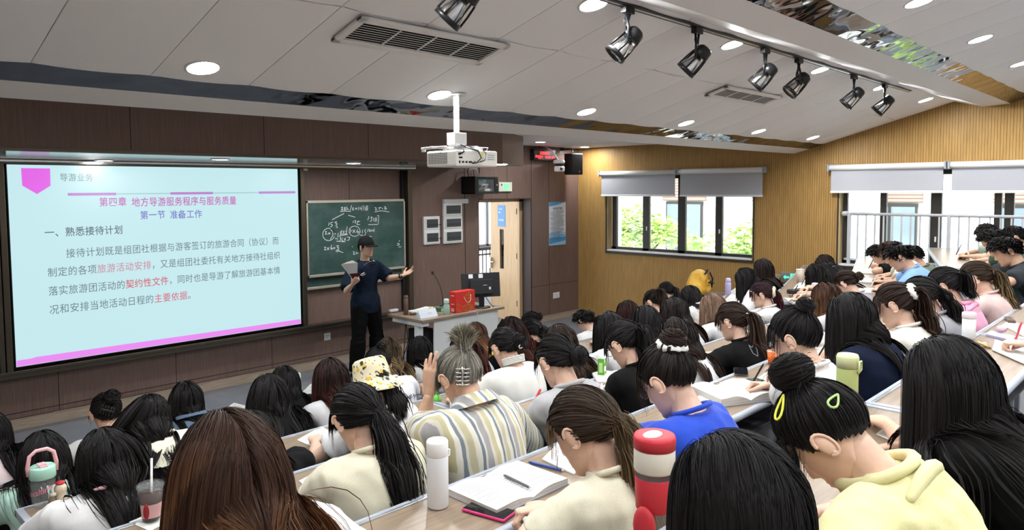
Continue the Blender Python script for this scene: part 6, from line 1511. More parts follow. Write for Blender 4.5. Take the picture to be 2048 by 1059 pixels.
# one folding seat under every seated person
M_seat = mat('dark_seat_shell', (.05, .052, .06), .5)
SEATS = {'z': 'nearest row', 'a': 'fifth row', 'b': 'fourth row', 'c': 'third row', 'd': 'second row', 'e': 'front row', 'w': 'wing row'}
for pid, P in list(PEOPLE.items()):
    J = P['J']; hip = J['hip']; s = J['s']; f = J['f']; zf = P['zf']
    t = empty('folding_seat', (hip[0], hip[1], zf), math.atan2(s[1], s[0]))
    lb = P['root']['label']; lb = lb.split(',')[0]
    w = lb.split(); tag(t, ('dark folding seat under the '+' '.join(w))[:200] if len(w) <= 10 else 'dark folding seat under the '+' '.join(w[:10]), 'seat', 'folding seats')
    m = MB(); m.box((-.20, -.15, .345), (.20, .22, .375), M_seat); m.obj('seat_board', t, .012)
    m = MB(); m.box((-.19, -.185, .47), (.19, -.16, .74), M_seat); m.obj('backrest', t, .01)
    m = MB(); m.box((-.03, -.20, 0), (.03, -.14, .36), M_grey); m.box((-.02, -.205, .30), (.02, -.185, .60), M_grey); m.obj('stand', t, .003)
# ================================================================ THINGS ON THE DESKS
from mathutils.bvhtree import BVHTree
def DZ(r): return ROWS[r][1] if r in ROWS else WING[r][1]
def at(px, py, r): return onZ(px, py, DZ(r)+.002)
M_page = mat('book_page', (.66, .65, .61), .85); M_pedge = noise_mix(mat('page_edges', (.60, .58, .53), .9), (.50, .48, .44), (.66, .64, .60), (1, 1, 220), 3, 2, 0)
M_text = mat('printed_text', (.34, .34, .36), .9); M_screen = mat('dark_phone_glass', (.008, .009, .011), .06, spec=.7)
def open_book(label, a, b, r, w=.135, th=.012, seed=1, name='open_book', group='open books on the desks'):
    A, B = at(*a, r), at(*b, r); d = B-A; L = min(.27, np.linalg.norm(d)); rz = math.atan2(d[1], d[0])
    c = (A+B)/2; t = empty(name, c, rz); tag(t, label, 'book', group)
    # local x = along the spine, y = across
    n = 7; prof = [(i*w/n, th*(.35+1.1*math.sin(min(1, i/n*1.25+.04)*math.pi*.62)*(.95-.30*i/n))) for i in range(n+1)]
    for s in (-1, 1):
        m = MB(); vs = []
        for x in (-L/2, L/2):
            for y, z in prof: vs.append((x, s*y, z))
            for y, z in prof[::-1]: vs.append((x, s*y*1.01, .0015))
        k = 2*(n+1)
        m.add(vs, [(i, i+1, k+i+1, k+i) for i in range(n)], M_page, True)
        m.add(vs, [(n, n+1, k+n+1, k+n), tuple(range(k))[::-1], tuple(range(k, 2*k))], M_pedge); m.obj('page_block', t)
        m = MB(); rg = np.random.default_rng(seed+s)
        nl = 15
        for i in range(nl):
            x = -L/2+L*(.09+.82*i/nl)
            if rg.random() < .08: continue
            e = rg.uniform(.55, .95) if rg.random() < .35 else .93
            pts = [(w*(.08+(e-.08)*j/5)) for j in range(6)]
            zz = [np.interp(y, [p[0] for p in prof], [p[1] for p in prof])+.0006 for y in pts]
            for j in range(5):
                if rg.random() < .10: continue
                m.add([(x, s*pts[j], zz[j]), (x+L*.012, s*pts[j], zz[j]), (x+L*.012, s*pts[j+1], zz[j+1]), (x, s*pts[j+1], zz[j+1])], [(0, 1, 2, 3)], M_text)
        if m.v: m.obj('printed_lines', t)
    m = MB(); m.box((-L/2-.003, -w*1.02, -.001), (L/2+.003, w*1.02, .0015), cloth((.30, .33, .40))); m.obj('cover', t)
    return t
def sheet(label, pts, r, lift=.001, th=.002, lines=True, seed=1, cat='paper', name='paper_sheet'):
    P = [onZ(x, y, DZ(r)+.001+lift) for x, y in pts]; c = sum(P)/len(P)
    t = empty(name, c); tag(t, label, cat, 'papers on the desks')
    m = MB(); L = [tuple(p-c) for p in P]
    ar = sum(L[i][0]*L[(i+1) % len(L)][1]-L[(i+1) % len(L)][0]*L[i][1] for i in range(len(L)))
    if ar < 0: L = L[::-1]
    m.poly(L, M_page, (0, 0, th)); m.obj('page', t)
    if lines and len(P) == 4:
        m = MB(); q = [np.array(p)+np.array([0, 0, th+.0005]) for p in L]; rg = np.random.default_rng(seed)
        for i in range(12):
            v = .10+.8*i/12
            for j in range(6):
                if rg.random() < .16: continue
                u0, u1 = .08+.84*j/6, .08+.84*(j+1)/6-.012
                def bl(u, v): return (q[0]*(1-u)+q[1]*u)*(1-v)+(q[3]*(1-u)+q[2]*u)*v
                m.add([bl(u0, v), bl(u1, v), bl(u1, v+.02), bl(u0, v+.02)], [(0, 1, 2, 3)], M_text)
        m.obj('printed_lines', t)
    return t
def phone(label, px, py, r, rz, case, L=.155, w=.076, tilt=0):
    t = empty('phone', at(px, py, r), rz); tag(t, label, 'phone', 'phones on the desks')
    m = MB(); m.box((-w/2, -L/2, 0), (w/2, L/2, .010), case); m.obj('case', t, .006)
    m = MB(); m.box((-w/2+.004, -L/2+.004, .0095), (w/2-.004, L/2-.004, .0112), M_screen); m.obj('glass', t, .002); return t
def pen(label, p, d, L=.145, col=None, r=.0045, tipc=None):
    d = nrm(np.asarray(d, float)); t = empty('pen', p); tag(t, label, 'pen', 'pens')
    m = MB(); m.tube([tuple(d*L*.08), tuple(d*L*.93), tuple(d*L)], [r, r, r*.6], col or M_blackm, 8); m.obj('barrel', t)
    m = MB(); m.tube([(0, 0, 0), tuple(d*L*.08)], [.0008, r*.9], tipc or M_steel, 8); m.obj('tip', t)
    m = MB(); u = nrm(np.cross(d, [.3, .2, .9])); m.tube([tuple(d*L*.95+u*r), tuple(d*L*.95+u*r*1.9), tuple(d*L*.70+u*r*1.6)], .0012, tipc or col or M_blackm, 5); m.obj('clip', t); return t
def flask(name, label, p, prof, mbody, parts, cat='bottle', group='drink bottles and cups', seg=26):
    t = empty(name, p); tag(t, label, cat, group)
    m = MB(); m.lathe(prof, mbody, seg=seg); m.obj('body', t)
    for nm, fn in parts:
        m = MB(); fn(m); m.obj(nm, t)
    return t
# ---- nearest desk (row Z)
p = onZ(1308, 1078, DZ('Z')+.001); RED = mat('red_silicone', (.50, .03, .045), .5); CRM = mat('cream_plastic', (.70, .68, .60), .45)
flask('tumbler', 'red and white reusable tumbler with clear base at the bottom edge', p, [(.034, 0), (.037, .004), (.043, .20), (.0425, .20), (.036, .008), (.0, .008)], M_clear,
      [('sleeve', lambda m: m.lathe([(.0405, .075), (.0425, .078), (.0445, .150), (.043, .152)], RED, seg=26, close=False)), ('collar', lambda m: m.lathe([(.044, .165), (.0475, .170), (.0475, .215), (.045, .222), (.0, .222)], CRM, seg=28)),
       ('lid', lambda m: (m.lathe([(.048, .218), (.0485, .240), (.046, .248), (.034, .250)], RED, seg=28), m.ell((-.008, .0, .248), (.030, .020, .008), CRM))), ('handle_tab', lambda m: m.ell((-.048, -.005, .05), (.014, .030, .045), RED))], 'cup')
p = onZ(1693, 826, DZ('Z')+.001); LIME = mat('lime_flask_green', (.40, .47, .17), .5)
flask('flask', 'lime green flask with carrying loop behind the black bun', p, [(.034, 0), (.0365, .006), (.0365, .165), (.033, .180), (.0, .18)], LIME, [('lid', lambda m: m.lathe([(.0375, .168), (.0380, .205), (.034, .215), (.0, .217)], mat('pale_lime_lid', (.55, .60, .32), .45), seg=26)),
      ('loop', lambda m: m.tube([(.0, -.036, .150), (.012, -.043, .165), (.010, -.043, .195), (-.010, -.043, .195), (-.012, -.043, .165), (0, -.036, .15)], .004, mat('pale_lime_lid', (.55, .60, .32)), 7))])
sheet('white open workbook pages under the red pen hand at the right edge', [(1985, 700), (2048, 728), (2062, 702), (1990, 680)], 'Z', .004, .006)
sheet('white page beyond the purple notebook at the right edge', [(2004, 650), (2046, 672), (2060, 655), (2018, 640)], 'Z')
t = sheet('pale purple notebook lying below the pink pouch', [(1972, 672), (2024, 684), (2032, 676), (1982, 664)], 'Z', .0, .012, False, name='notebook'); t['category'] = 'notebook'
for o in t.children: o.data.materials[0] = cloth((.40, .38, .62))
p = at(2003, 668, 'Z'); t = empty('pouch', p+np.array([0, 0, .012])); tag(t, 'small pink plush pouch on the purple notebook', 'pouch'); m = MB(); m.ell((0, 0, .018), (.032, .026, .018), cloth((.66, .42, .44))); m.obj('bag', t); m = MB(); m.box((-.02, -.027, .02), (.02, -.025, .026), M_ink); m.obj('zip', t)
p = at(2020, 642, 'Z'); t = empty('pencil_case', p, .3); tag(t, 'flat dark brown pencil case at the right edge', 'pencil case'); m = MB(); m.box((-.075, -.02, 0), (.075, .02, .018), cloth((.12, .08, .06))); m.obj('case', t, .006); m = MB(); m.box((-.07, -.001, .018), (.07, .001, .0195), M_steel); m.obj('zip', t)
p = at(1968, 694, 'Z'); t = empty('trinket', p); tag(t, 'tiny gold and pink ring trinket near the long black hair', 'trinket'); m = MB(); v, q = torus_q((0, 0, .012), .028, .006, (.3, -.4, 1)); m.add(v, q, mat('gold_metal', (.70, .48, .18), .3, .8), True); m.obj('ring', t); m = MB(); m.ell((.01, .0, .014), (.016, .014, .012), M_pink); m.obj('charm', t)
Z4 = PEOPLE['z4']['J']; pen('red transparent pen held at the right edge of the picture', Z4['WL']+np.array([.03, .075, -.045]), (-.10, -.25, 1.0), .15, mat('clear_red', (.70, .10, .16), .2), tipc=M_pink)
sheet('white workbook page under the arm of the very long hair', [(1752, 868), (1800, 890), (1830, 868), (1775, 850)], 'Z')
# ---- row A
open_book('thick open textbook with a pencil across it beside the pink phone', (968, 958), (1068, 998), 'A', .165, .020, 3)
phone('phone in a bright pink case beside the open textbook', 978, 1024, 'A', math.radians(12), mat('hot_pink_case', (.62, .03, .18), .4))
p = at(1012, 974, 'A')+np.array([0, 0, .026]); pen('grey mechanical pencil lying across the open textbook', at(1062, 990, 'A')+np.array([0, 0, .024]), at(1018, 968, 'A')-at(1062, 990, 'A'), .14, mat('pencil_grey', (.10, .11, .12), .4))
pen('blue ballpoint pen lying alone on the wood desk', at(1128, 944, 'A')+np.array([0, 0, .006]), at(1064, 928, 'A')-at(1128, 944, 'A'), .145, mat('pen_blue', (.03, .07, .28), .35), .0055)
sheet('white sheets half covered by the brown ponytail', [(1084, 920), (1148, 950), (1190, 915), (1118, 886)], 'A', 0, .006)
p = at(876, 1011, 'A')
flask('water_bottle', 'frosted white bottle half full of water on the wood desk', p, [(.0, 0), (.031, .0), (.0335, .005), (.0335, .158), (.031, .166), (.029, .166), (.0315, .157), (.0315, .008), (.0, .006)], M_frost,
      [('lid', lambda m: m.lathe([(.0325, .162), (.034, .165), (.034, .204), (.031, .210), (.0, .211)], M_whitep, seg=28)), ('water', lambda m: m.lathe([(.0, .008), (.0305, .008), (.0308, .075), (.0, .075)], mat('water_pale', (.80, .85, .87), .05, trans=.7, ior=1.33), seg=26)), ('loop', lambda m: m.tube([(.033, 0, .172), (.046, -.004, .168), (.046, -.004, .150), (.033, 0, .150)], .003, M_whitep, 6))])
open_book('thick open textbook with bent pages between two writing hands', (1433, 776), (1502, 806), 'A', .16, .034, 5)
sheet('small spiral notebook under the thick textbook', [(1385, 803), (1428, 815), (1440, 806), (1398, 794)], 'A', 0, .010, name='notebook')
phone('phone in a clear case with white doodles on the dark glass', 1482, 745, 'A', math.radians(-62), M_clear); phone('white framed phone lying beside the textbook', 1499, 765, 'A', math.radians(68), M_whitep)
pen('thin purple grey pen lying between textbook and phones', at(1490, 776, 'A')+np.array([0, 0, .006]), at(1450, 769, 'A')-at(1490, 776, 'A'), .14, mat('lilac_grey', (.35, .33, .40), .4))
sheet('white sheet under the hand of the glasses wearer with a bun', [(1512, 760), (1560, 775), (1575, 758), (1530, 745)], 'A')
p = at(1546, 728, 'A'); flask('cup', 'small orange cup at the far edge beside the bun wearer', p, [(.026, 0), (.032, .075), (.030, .075), (.025, .004), (0, .004)], mat('orange_plastic', (.75, .16, .03), .45), [('rim', lambda m: m.lathe([(.032, .072), (.034, .075), (.032, .078)], M_whitep, seg=24, close=False))], 'cup')
sheet('open exercise pages in front of the navy tee', [(1618, 715), (1700, 742), (1725, 715), (1650, 690)], 'A', 0, .005); sheet('white tissue packet on the desk before the navy tee', [(1630, 688), (1668, 692), (1672, 672), (1638, 668)], 'A', .0, .02, False)
pen('silver pen lying on the exercise pages before the navy tee', at(1668, 706, 'A')+np.array([0, 0, .012]), at(1630, 700, 'A')-at(1668, 706, 'A'), .14, M_lgrey)
p = at(1937, 668, 'Z')+np.array([0, 0, 0]); WP = mat('pale_pink_lid', (.70, .60, .62), .45)
flask('water_bottle', 'white bottle with pale pink lid beside the dusty pink tee', at(1937, 676, 'Z'), [(.030, 0), (.032, .004), (.032, .11), (0, .11)], M_frost, [('lid', lambda m: m.lathe([(.033, .108), (.034, .112), (.034, .135), (.030, .140), (0, .141)], WP, seg=24)), ('strap', lambda m: m.tube([(.033, 0, .12), (.045, 0, .10), (.044, 0, .06), (.034, 0, .02)], .005, mat('rose_strap', (.6, .12, .22), .5), 6))])
pen('white and pink pen held upright by the blue tee wearer', PEOPLE['a2']['J']['WR']+np.array([.01, .09, .02]), (.25, .1, 1), .15, M_whitep, .006, mat('pink_print', (.75, .2, .3), .5))
# ---- row B
IC = mat('iced_coffee', (.035, .010, .006), .12, spec=.3); p = at(303, 1040, 'B')
flask('drink_cup', 'clear cup of iced coffee with domed lid and straw on a napkin', p+np.array([0, 0, .003]), [(.0, 0), (.029, 0), (.030, .003), (.043, .122), (.0415, .122), (.0285, .005), (0, .004)], M_clear,
      [('drink', lambda m: m.lathe([(.0, .005), (.0285, .006), (.0385, .098), (.0, .098)], IC, seg=26)), ('lid', lambda m: m.lathe([(.045, .118), (.0465, .124), (.042, .130), (.036, .131), (.034, .126), (.0, .126)], M_clear, seg=28)), ('straw', lambda m: m.tube([(.0, 0, .02), (.010, .006, .215)], .0042, M_whitep, 8)),
       ('sleeve_print', lambda m: (m.add([(.0415*math.cos(a)*(.86+.0012*h), .0415*math.sin(a)*(.86+.0012*h), .018+.0007*h) for h in (0, 70) for a in np.linspace(-2.9, -.7, 10)], grid_q(2, 10, False).tolist(), mat('pink_label', (.60, .36, .36), .5), True), m.ell((-.026, -.030, .045), (.010, .006, .028), mat('dark_red_figure', (.25, .015, .02), .5))))], 'cup')
sheet('white paper napkin under the iced coffee cup', [(258, 1044), (300, 1062), (345, 1040), (300, 1026)], 'B', 0, .002, False, cat='napkin', name='napkin')
sheet('white worksheet under the arm of the cream tee with the black ponytail', [(598, 962), (640, 1000), (700, 955), (660, 930)], 'B', 0, .003)
p = at(1095, 805, 'B'); t = empty('box', p, .1); tag(t, 'small dark grey box on the desk near the red pen', 'box'); m = MB(); m.box((-.035, -.03, 0), (.035, .03, .055), cloth((.10, .10, .10))); m.obj('carton', t, .003); m = MB(); m.box((-.036, -.031, .036), (.036, .031, .040), M_steel); m.obj('lid_seam', t)
B3 = PEOPLE['b3']['J']; pen('red pen held over the workbook by the grey tee wearer', B3['WL']+np.array([-.015, .05, -.01]), (.45, .05, .45), .14, M_red, .006)
sheet('white workbook under the red pen', [(1045, 838), (1090, 862), (1120, 840), (1075, 818)], 'B', 0, .010)
p = at(1204, 752, 'B'); t = empty('milk_carton', p, .35); tag(t, 'small green and white milk carton on the desk', 'carton'); GR = mat('carton_green', (.10, .36, .03), .45)
m = MB(); m.box((-.028, -.020, 0), (.028, .020, .115), GR); m.obj('carton_body', t, .002)
m = MB(); m.box((-.024, -.0208, .034), (.014, -.0202, .066), M_whitep); m.box((-.022, -.0208, .088), (-.008, -.0202, .112), M_whitep); m.box((-.018, -.0208, .006), (.020, -.0202, .022), mat('pale_green_print', (.45, .62, .30), .5)); m.box((-.0288, -.012, .03), (-.0282, .010, .09), mat('pale_green_print', (.45, .62, .30))); m.obj('printed_label', t)
m = MB(); m.add([(-.028, -.02, .115), (.028, -.02, .115), (.028, .02, .115), (-.028, .02, .115), (-.028, 0, .128), (.028, 0, .128)], [(0, 1, 5, 4), (2, 3, 4, 5), (1, 2, 5), (3, 0, 4)], M_whitep); m.obj('gable', t)
open_book('open book propped under the chin of the black tee with pale blue tie', (1222, 742), (1240, 768), 'B', .13, .012, 7)
sheet('white loose page before the black tee with pale blue tie', [(1205, 772), (1240, 790), (1258, 776), (1225, 760)], 'B')
# ---- row C
p = at(88, 1010, 'C')
flask('drink_bottle', 'clear bottle with mint lid and pink carrying handle', p, [(0, 0), (.040, 0), (.043, .004), (.046, .125), (.0445, .125), (.041, .006), (0, .005)], M_clear,
      [('lid', lambda m: m.lathe([(.047, .122), (.049, .125), (.049, .165), (.044, .172), (0, .173)], M_mint, seg=28)), ('mouthpiece', lambda m: m.box((-.014, -.032, .172), (.014, .030, .178), M_pink)), ('handle', lambda m: m.tube([(-.052, 0, .140), (-.053, 0, .175), (-.044, 0, .222), (-.02, 0, .240), (.02, 0, .240), (.044, 0, .222), (.053, 0, .175), (.052, 0, .140)], [.007, .008, .008, .008, .008, .008, .008, .007], M_pink, 8)),
       ('straw', lambda m: m.tube([(0, 0, .01), (.004, 0, .16)], .005, M_clear, 8)), ('lettering', lambda m: None)])
t = [o for o in bpy.data.objects if o.name.startswith('drink_bottle')][0]
lt = [o for o in t.children if o.name.startswith('lettering')][0]; m = MB(); co, fs = text_mesh('localtime', 1.0, .012)
co = co-[co[:, 0].mean(), 0, 0]; sc_ = .10/(co[:, 0].max()-co[:, 0].min()); th = -math.pi/2-.45+co[:, 0]*sc_/.0455
m.add(np.stack([.0462*np.cos(th), .0462*np.sin(th), .065+co[:, 1]*sc_*1.25+(th+2.0)*.012], -1), fs, mat('pink_lettering', (.70, .22, .30), .5)); lt.data = m.mesh('lettering')
p = at(122, 1003, 'C'); flask('yogurt_drink', 'small cream yogurt drink with red foil top and straw', p, [(.0, 0), (.020, 0), (.022, .004), (.022, .030), (.019, .040), (.0235, .048), (.024, .066), (.014, .082), (.0, .083)], mat('yogurt_cream', (.66, .58, .45), .4),
      [('foil_lid', lambda m: m.lathe([(.015, .080), (.0185, .082), (.0185, .088), (0, .088)], M_red, seg=20)), ('straw', lambda m: m.tube([(0, 0, .07), (-.004, .0, .112)], .003, M_clear, 6))])
p = at(104, 1010, 'C'); t = empty('plush_charm', p); tag(t, 'tiny brown and cream plush charm between bottle and yogurt drink', 'toy'); m = MB(); m.ell((0, 0, .020), (.014, .013, .020), cloth((.24, .16, .09))); m.obj('plush_body', t); m = MB(); m.ell((.004, -.002, .046), (.015, .014, .010), cloth((.58, .52, .42))); m.obj('hood', t)
sheet('white worksheet on the wood desk beside the black ponytail', [(594, 880), (640, 900), (672, 868), (642, 853)], 'C', 0, .003)
p = at(874, 801, 'C'); t = empty('toy', p); tag(t, 'small translucent green toy on the desk beside the grey haired student', 'toy'); GT = mat('clear_green', (.16, .60, .08), .2, spec=.6)
m = MB(); m.lathe([(.0, 0), (.022, .0), (.026, .012), (.020, .032), (.009, .040), (0, .042)], GT, seg=18); m.obj('toy_body', t); m = MB(); v, q = torus_q((0, 0, .048), .009, .003, (1, 0, 0)); m.add(v, q, GT, True); m.obj('ring', t)
p = at(956, 775, 'C'); flask('cup', 'white cup between grey hair and frilled blouse', p, [(.028, 0), (.033, .085), (0, .085)], M_whitep, [('lid', lambda m: m.lathe([(.034, .082), (.035, .090), (0, .092)], M_whitep, seg=24))], 'cup')
# ---- row D, E
phone('dark phone on the desk at the left edge', 14, 974, 'D', math.radians(-58), M_lgrey)
p = at(594, 795, 'E'); MG = mat('pale_green_flask', (.34, .50, .36), .5)
flask('flask', 'pale green flask on the front row desk before the grey floor', p, [(.032, 0), (.034, .006), (.034, .15), (0, .15)], MG, [('lid', lambda m: m.lathe([(.034, .152), (.0345, .156), (.0345, .192), (.030, .20), (0, .20)], mat('mint_white_lid', (.52, .66, .54), .45), seg=24)), ('loop', lambda m: m.tube([(.033, 0, .10), (.045, 0, .09), (.045, 0, .06), (.033, 0, .055)], .004, MG, 6))])
p = at(266, 850, 'E'); flask('cup', 'white cup with red rim behind the cream tee', p, [(.028, 0), (.034, .10), (0, .10)], M_whitep, [('rim', lambda m: m.lathe([(.035, .092), (.036, .10), (.034, .106)], M_red, seg=24, close=False))], 'cup')
sheet('white page left of the waist long black hair', [(452, 818), (490, 832), (500, 815), (468, 806)], 'D', 0, .006); sheet('white open page behind the green flask on the front desk', [(596, 793), (640, 808), (650, 780), (622, 768)], 'E', 0, .006)
sheet('white page under the pink fingers right of the black sleeve', [(604, 834), (628, 842), (640, 822), (618, 816)], 'D')
p = at(1352, 600, 'E'); flask('cup', 'white paper cup beside the white jacket ponytail', onZ(1352, 606, .90), [(.030, 0), (.036, .10), (0, .10)], M_whitep, [('lid', lambda m: m.lathe([(.038, .098), (.039, .112), (0, .115)], M_whitep, seg=24))], 'cup')
phone('dark phone held by the boy in loose white tee', 0, 0, 'E', 0, M_blackm)
ph = [o for o in bpy.data.objects if o.name.startswith('phone') and o.get('label', '').startswith('dark phone held')][0]
E8 = PEOPLE['e8']['J']; ph.location = tuple((E8['WL']+E8['WR'])/2+np.array([0, .09, .01])); ph.rotation_euler = (.7, 0, 1.3)
# ---- wing desks
for px, py, r, lb, cb, cl in ((1456, 588, 'W0', 'lavender drink bottle on the wing desk', (.42, .38, .60), (.46, .42, .64)), (1478, 586, 'W0', 'navy drink bottle with white lid on the wing desk', (.02, .03, .10), (.66, .66, .68))):
    p = at(px, py, r); cm = mat('lid_%s' % lb[:4], cl, .4)
    flask('drink_bottle', lb, p, [(.036, 0), (.038, .006), (.038, .13), (.030, .15), (0, .15)], mat('bottle_%s' % lb[:4], cb, .4), [('lid', lambda m, cm=cm: m.lathe([(.031, .148), (.033, .152), (.032, .19), (.024, .20), (0, .20)], cm, seg=22))])
sheet('white papers below the two bottles', [(1446, 604), (1480, 618), (1500, 598), (1462, 588)], 'W0', 0, .004); sheet('white page under the bent glasses wearer', [(1482, 592), (1502, 606), (1520, 590), (1498, 582)], 'W0')
t = empty('pencil_case', at(1594, 586, 'W1'), 1.2); tag(t, 'black oblong pencil case on the exit sign wing desk', 'pencil case'); m = MB(); m.box((-.055, -.10, 0), (.055, .10, .045), M_blackm); m.obj('case', t, .012); m = MB(); m.box((-.002, -.095, .045), (.002, .095, .0465), M_steel); m.obj('zip', t)
t = empty('box', at(1592, 594, 'W1'), 1.2); tag(t, 'flat brown wooden box beside the black pencil case', 'box'); m = MB(); m.box((-.03, -.07, 0), (.03, .07, .03), cloth((.30, .22, .15))); m.obj('carton', t, .003); m = MB(); m.box((-.031, -.071, .02), (.031, .071, .022), M_blackm); m.obj('lid_seam', t)
open_book('open textbook with white pages at the near end of the exit sign desk', (1576, 603), (1612, 603), 'W1', .15, .018, 9)
sheet('white page under the writing hand on the exit sign desk', [(1584, 580), (1612, 586), (1618, 572), (1594, 568)], 'W1'); sheet('farther white page on the exit sign desk', [(1596, 568), (1622, 572), (1628, 562), (1604, 558)], 'W1')
p = at(1600, 564, 'W1'); flask('drink_cup', 'milky iced tea cup with white lid before the exit sign', p, [(.034, 0), (.046, .15), (0, .15)], mat('milk_tea', (.52, .44, .36), .3), [('lid', lambda m: m.lathe([(.047, .148), (.048, .158), (0, .165)], M_whitep, seg=22))], 'cup')
for pid, lb in (('w1a', 'black pen of the glasses wearer nearest the exit sign'), ('w1c', 'thin pen upright in the hand on the exit sign desk'), ('w2a', 'white pen of the boy in light blue'), ('w2c', 'dark pen of the boy in black by the railing'), ('w3a', 'dark pen of the boy in charcoal'), ('w3c', 'dark pen raised by the highest boy at the railing'), ('a4', 'dark pen in the hand of the navy tee wearer'), ('a3', 'dark pen in the hand of the white tee wearer with a bun')):
    J = PEOPLE[pid]['J']; f = J['f']; s = J['s']; pen(lb, J['WR']+f*.115-s*.03+np.array([0, 0, -.028]), nrm(-f*.4+s*.25+np.array([0, 0, .9])), .14, M_whitep if 'white' in lb[:6] else M_blackm)
for k, (u, r, lb) in enumerate(((.55, 'W2', 'open workbook before the boy in light blue'), (1.35, 'W2', 'open workbook before the boy in cream'), (2.2, 'W2', 'open workbook farthest along the blue tee desk'), (.75, 'W3', 'open workbook before the boy in charcoal'), (1.6, 'W3', 'open workbook at the railing end of the right wing desk'))):
    (ex, ey), zd, zf = WING[r]; c = np.array([ex, ey, zd])+WU*u-WV*.19; q0 = proj(c-WV*.12); q1 = proj(c+WV*.12); open_book(lb, q0[:2], q1[:2], r, .17, .010, 20+k)
# ---- backpack
p = onZ(1394, 592, .745); t = empty('backpack', p, math.radians(17)); tag(t, 'orange and yellow backpack with black straps against the yellow wall', 'backpack'); OR = noise_mix(mat('orange_nylon', (.88, .50, .05), .55), (.80, .40, .03), (.92, .62, .12), (1, 1, 1), 6, 3, .2)
V, Q, N = remesh([ell_q((0, 0, .17), (.25, .15, .20)), ell_q((0, -.02, .28), (.20, .13, .14)), ell_q((.12, -.10, .14), (.11, .08, .12)), ell_q((-.12, -.08, .15), (.10, .07, .11))], .018, 5); V = fold(V, N, .018, 3, (.10, .2)); V[:, 2] = np.maximum(V[:, 2], .002); V[:, 0] *= 1.25
q = QM(); q.add(V, Q, 0); v, qq, M, T = q.arrays(); me = quad_mesh('bag', v, qq, M, [OR]); o = bpy.data.objects.new('bag', me); COL.objects.link(o); o.parent = t
for pts in ([(.10, -.17, .36), (.16, -.20, .26), (.22, -.17, .12)], [(.02, -.17, .22), (.12, -.22, .20), (.22, -.15, .22)], [(-.10, -.14, .36), (0, -.16, .41), (.10, -.12, .39)], [(.24, -.05, .32), (.29, -.06, .2), (.27, -.06, .05)]):
    m = MB(); m.tube(pts, .013, M_blackm, 7); m.obj('strap', t)
# ================================================================ THINGS ON THE LECTURER DESK
def ld(px, py): return onZ(px, py, .80)
rzd = bpy.data.objects['lecturer_desk'].rotation_euler.z
flask('thermos', 'brown metal thermos at the left end of the lecturer desk', ld(812, 629), [(.030, 0), (.032, .004), (.032, .20), (.029, .205), (0, .205)], mat('brown_metal', (.16, .10, .075), .35, .5), [('cap', lambda m: m.lathe([(.030, .207), (.031, .21), (.030, .245), (.026, .25), (0, .25)], mat('brown_metal', (.16, .10, .075)), seg=22)), ('band', lambda m: m.lathe([(.0325, .200), (.0328, .206), (.0325, .21)], M_steel, seg=22, close=False))])
t = empty('tape_roll', ld(826, 629)); tag(t, 'dark roll of tape on the lecturer desk', 'tape'); m = MB(); m.lathe([(.028, 0), (.042, 0), (.042, .03), (.028, .03), (.028, 0)], mat('brown_tape', (.10, .07, .05), .4), seg=22, close=False); m.obj('roll', t); m = MB(); m.lathe([(.026, 0), (.028, .03)], M_whitep, seg=22, close=False); m.obj('core', t)
t = empty('papers', ld(848, 619)); tag(t, 'loose white papers on the lecturer desk behind the name card', 'paper'); m = MB()
for i in range(4): m.box((-.20+.03*i, -.10+.02*i, .002*i), (.12+.03*i, .10, .002*i+.0015), M_paper, Matrix.Rotation(rzd+.12*i, 4, 'Z'))
m.obj('page', t); m = MB(); m.box((-.15, -.05, .0085), (.1, .06, .009), M_page, Matrix.Rotation(rzd+.3, 4, 'Z')); m.obj('top_page', t)
t = empty('name_card', ld(855, 633), rzd); tag(t, 'folded white name card stand at the desk edge', 'name card'); m = MB(); m.add([(-.15, -.05, 0), (.13, -.05, 0), (.13, .05, 0), (-.15, .05, 0), (-.15, 0, .10), (.13, 0, .10)], [(0, 1, 5, 4), (2, 3, 4, 5), (1, 2, 5), (3, 0, 4)], mat('pale_blue_card', (.60, .65, .72), .4)); m.obj('card', t)
m = MB(); put_text(m, '主讲人', (-.02, -.0305, .052), (.05, -.0305, .052), nrm(np.array([0, .5, 1])), .020, M_ink); m.obj('lettering', t)
t = empty('flower', ld(862, 622)+np.array([0, 0, .03])); tag(t, 'small yellow paper flower on the loose papers', 'flower'); m = MB()
for i in range(5): m.ell((.018*math.cos(i*1.256), .018*math.sin(i*1.256), .012), (.013, .013, .01), mat('yellow_paper', (.62, .52, .06), .6))
m.obj('petals', t); m = MB(); m.tube([(0, 0, -.028), (0, 0, .01)], .008, mat('leaf_green', (.2, .35, .08), .6), 6); m.obj('stalk', t)
t = empty('computer_mouse', ld(871, 619), rzd); tag(t, 'black computer mouse on the lecturer desk', 'mouse'); m = MB(); m.ell((0, 0, .014), (.032, .055, .018), M_black); m.obj('shell', t); m = MB(); m.box((-.003, .01, .030), (.003, .035, .034), M_lgrey); m.obj('wheel', t)
t = empty('box', ld(882, 622), rzd); tag(t, 'small green box between name card and green bottle', 'box'); m = MB(); m.box((-.06, -.03, 0), (.05, .04, .055), mat('dark_green_box', (.06, .17, .08), .5)); m.obj('carton', t, .003); m = MB(); m.box((-.02, -.032, .008), (.045, -.0305, .04), M_whitep); m.obj('printed_label', t)
flask('drink_bottle', 'pale green glass bottle with white cap beside the red gift bag', ld(893, 628), [(0, 0), (.042, 0), (.044, .005), (.044, .10), (.028, .135), (.028, .15), (0, .15)], mat('pale_green_glass', (.34, .47, .40), .15, spec=.6), [('cap', lambda m: m.lathe([(.033, .145), (.035, .15), (.035, .185), (.028, .20), (0, .202)], mat('celadon_cap', (.55, .66, .58), .4), seg=22))])
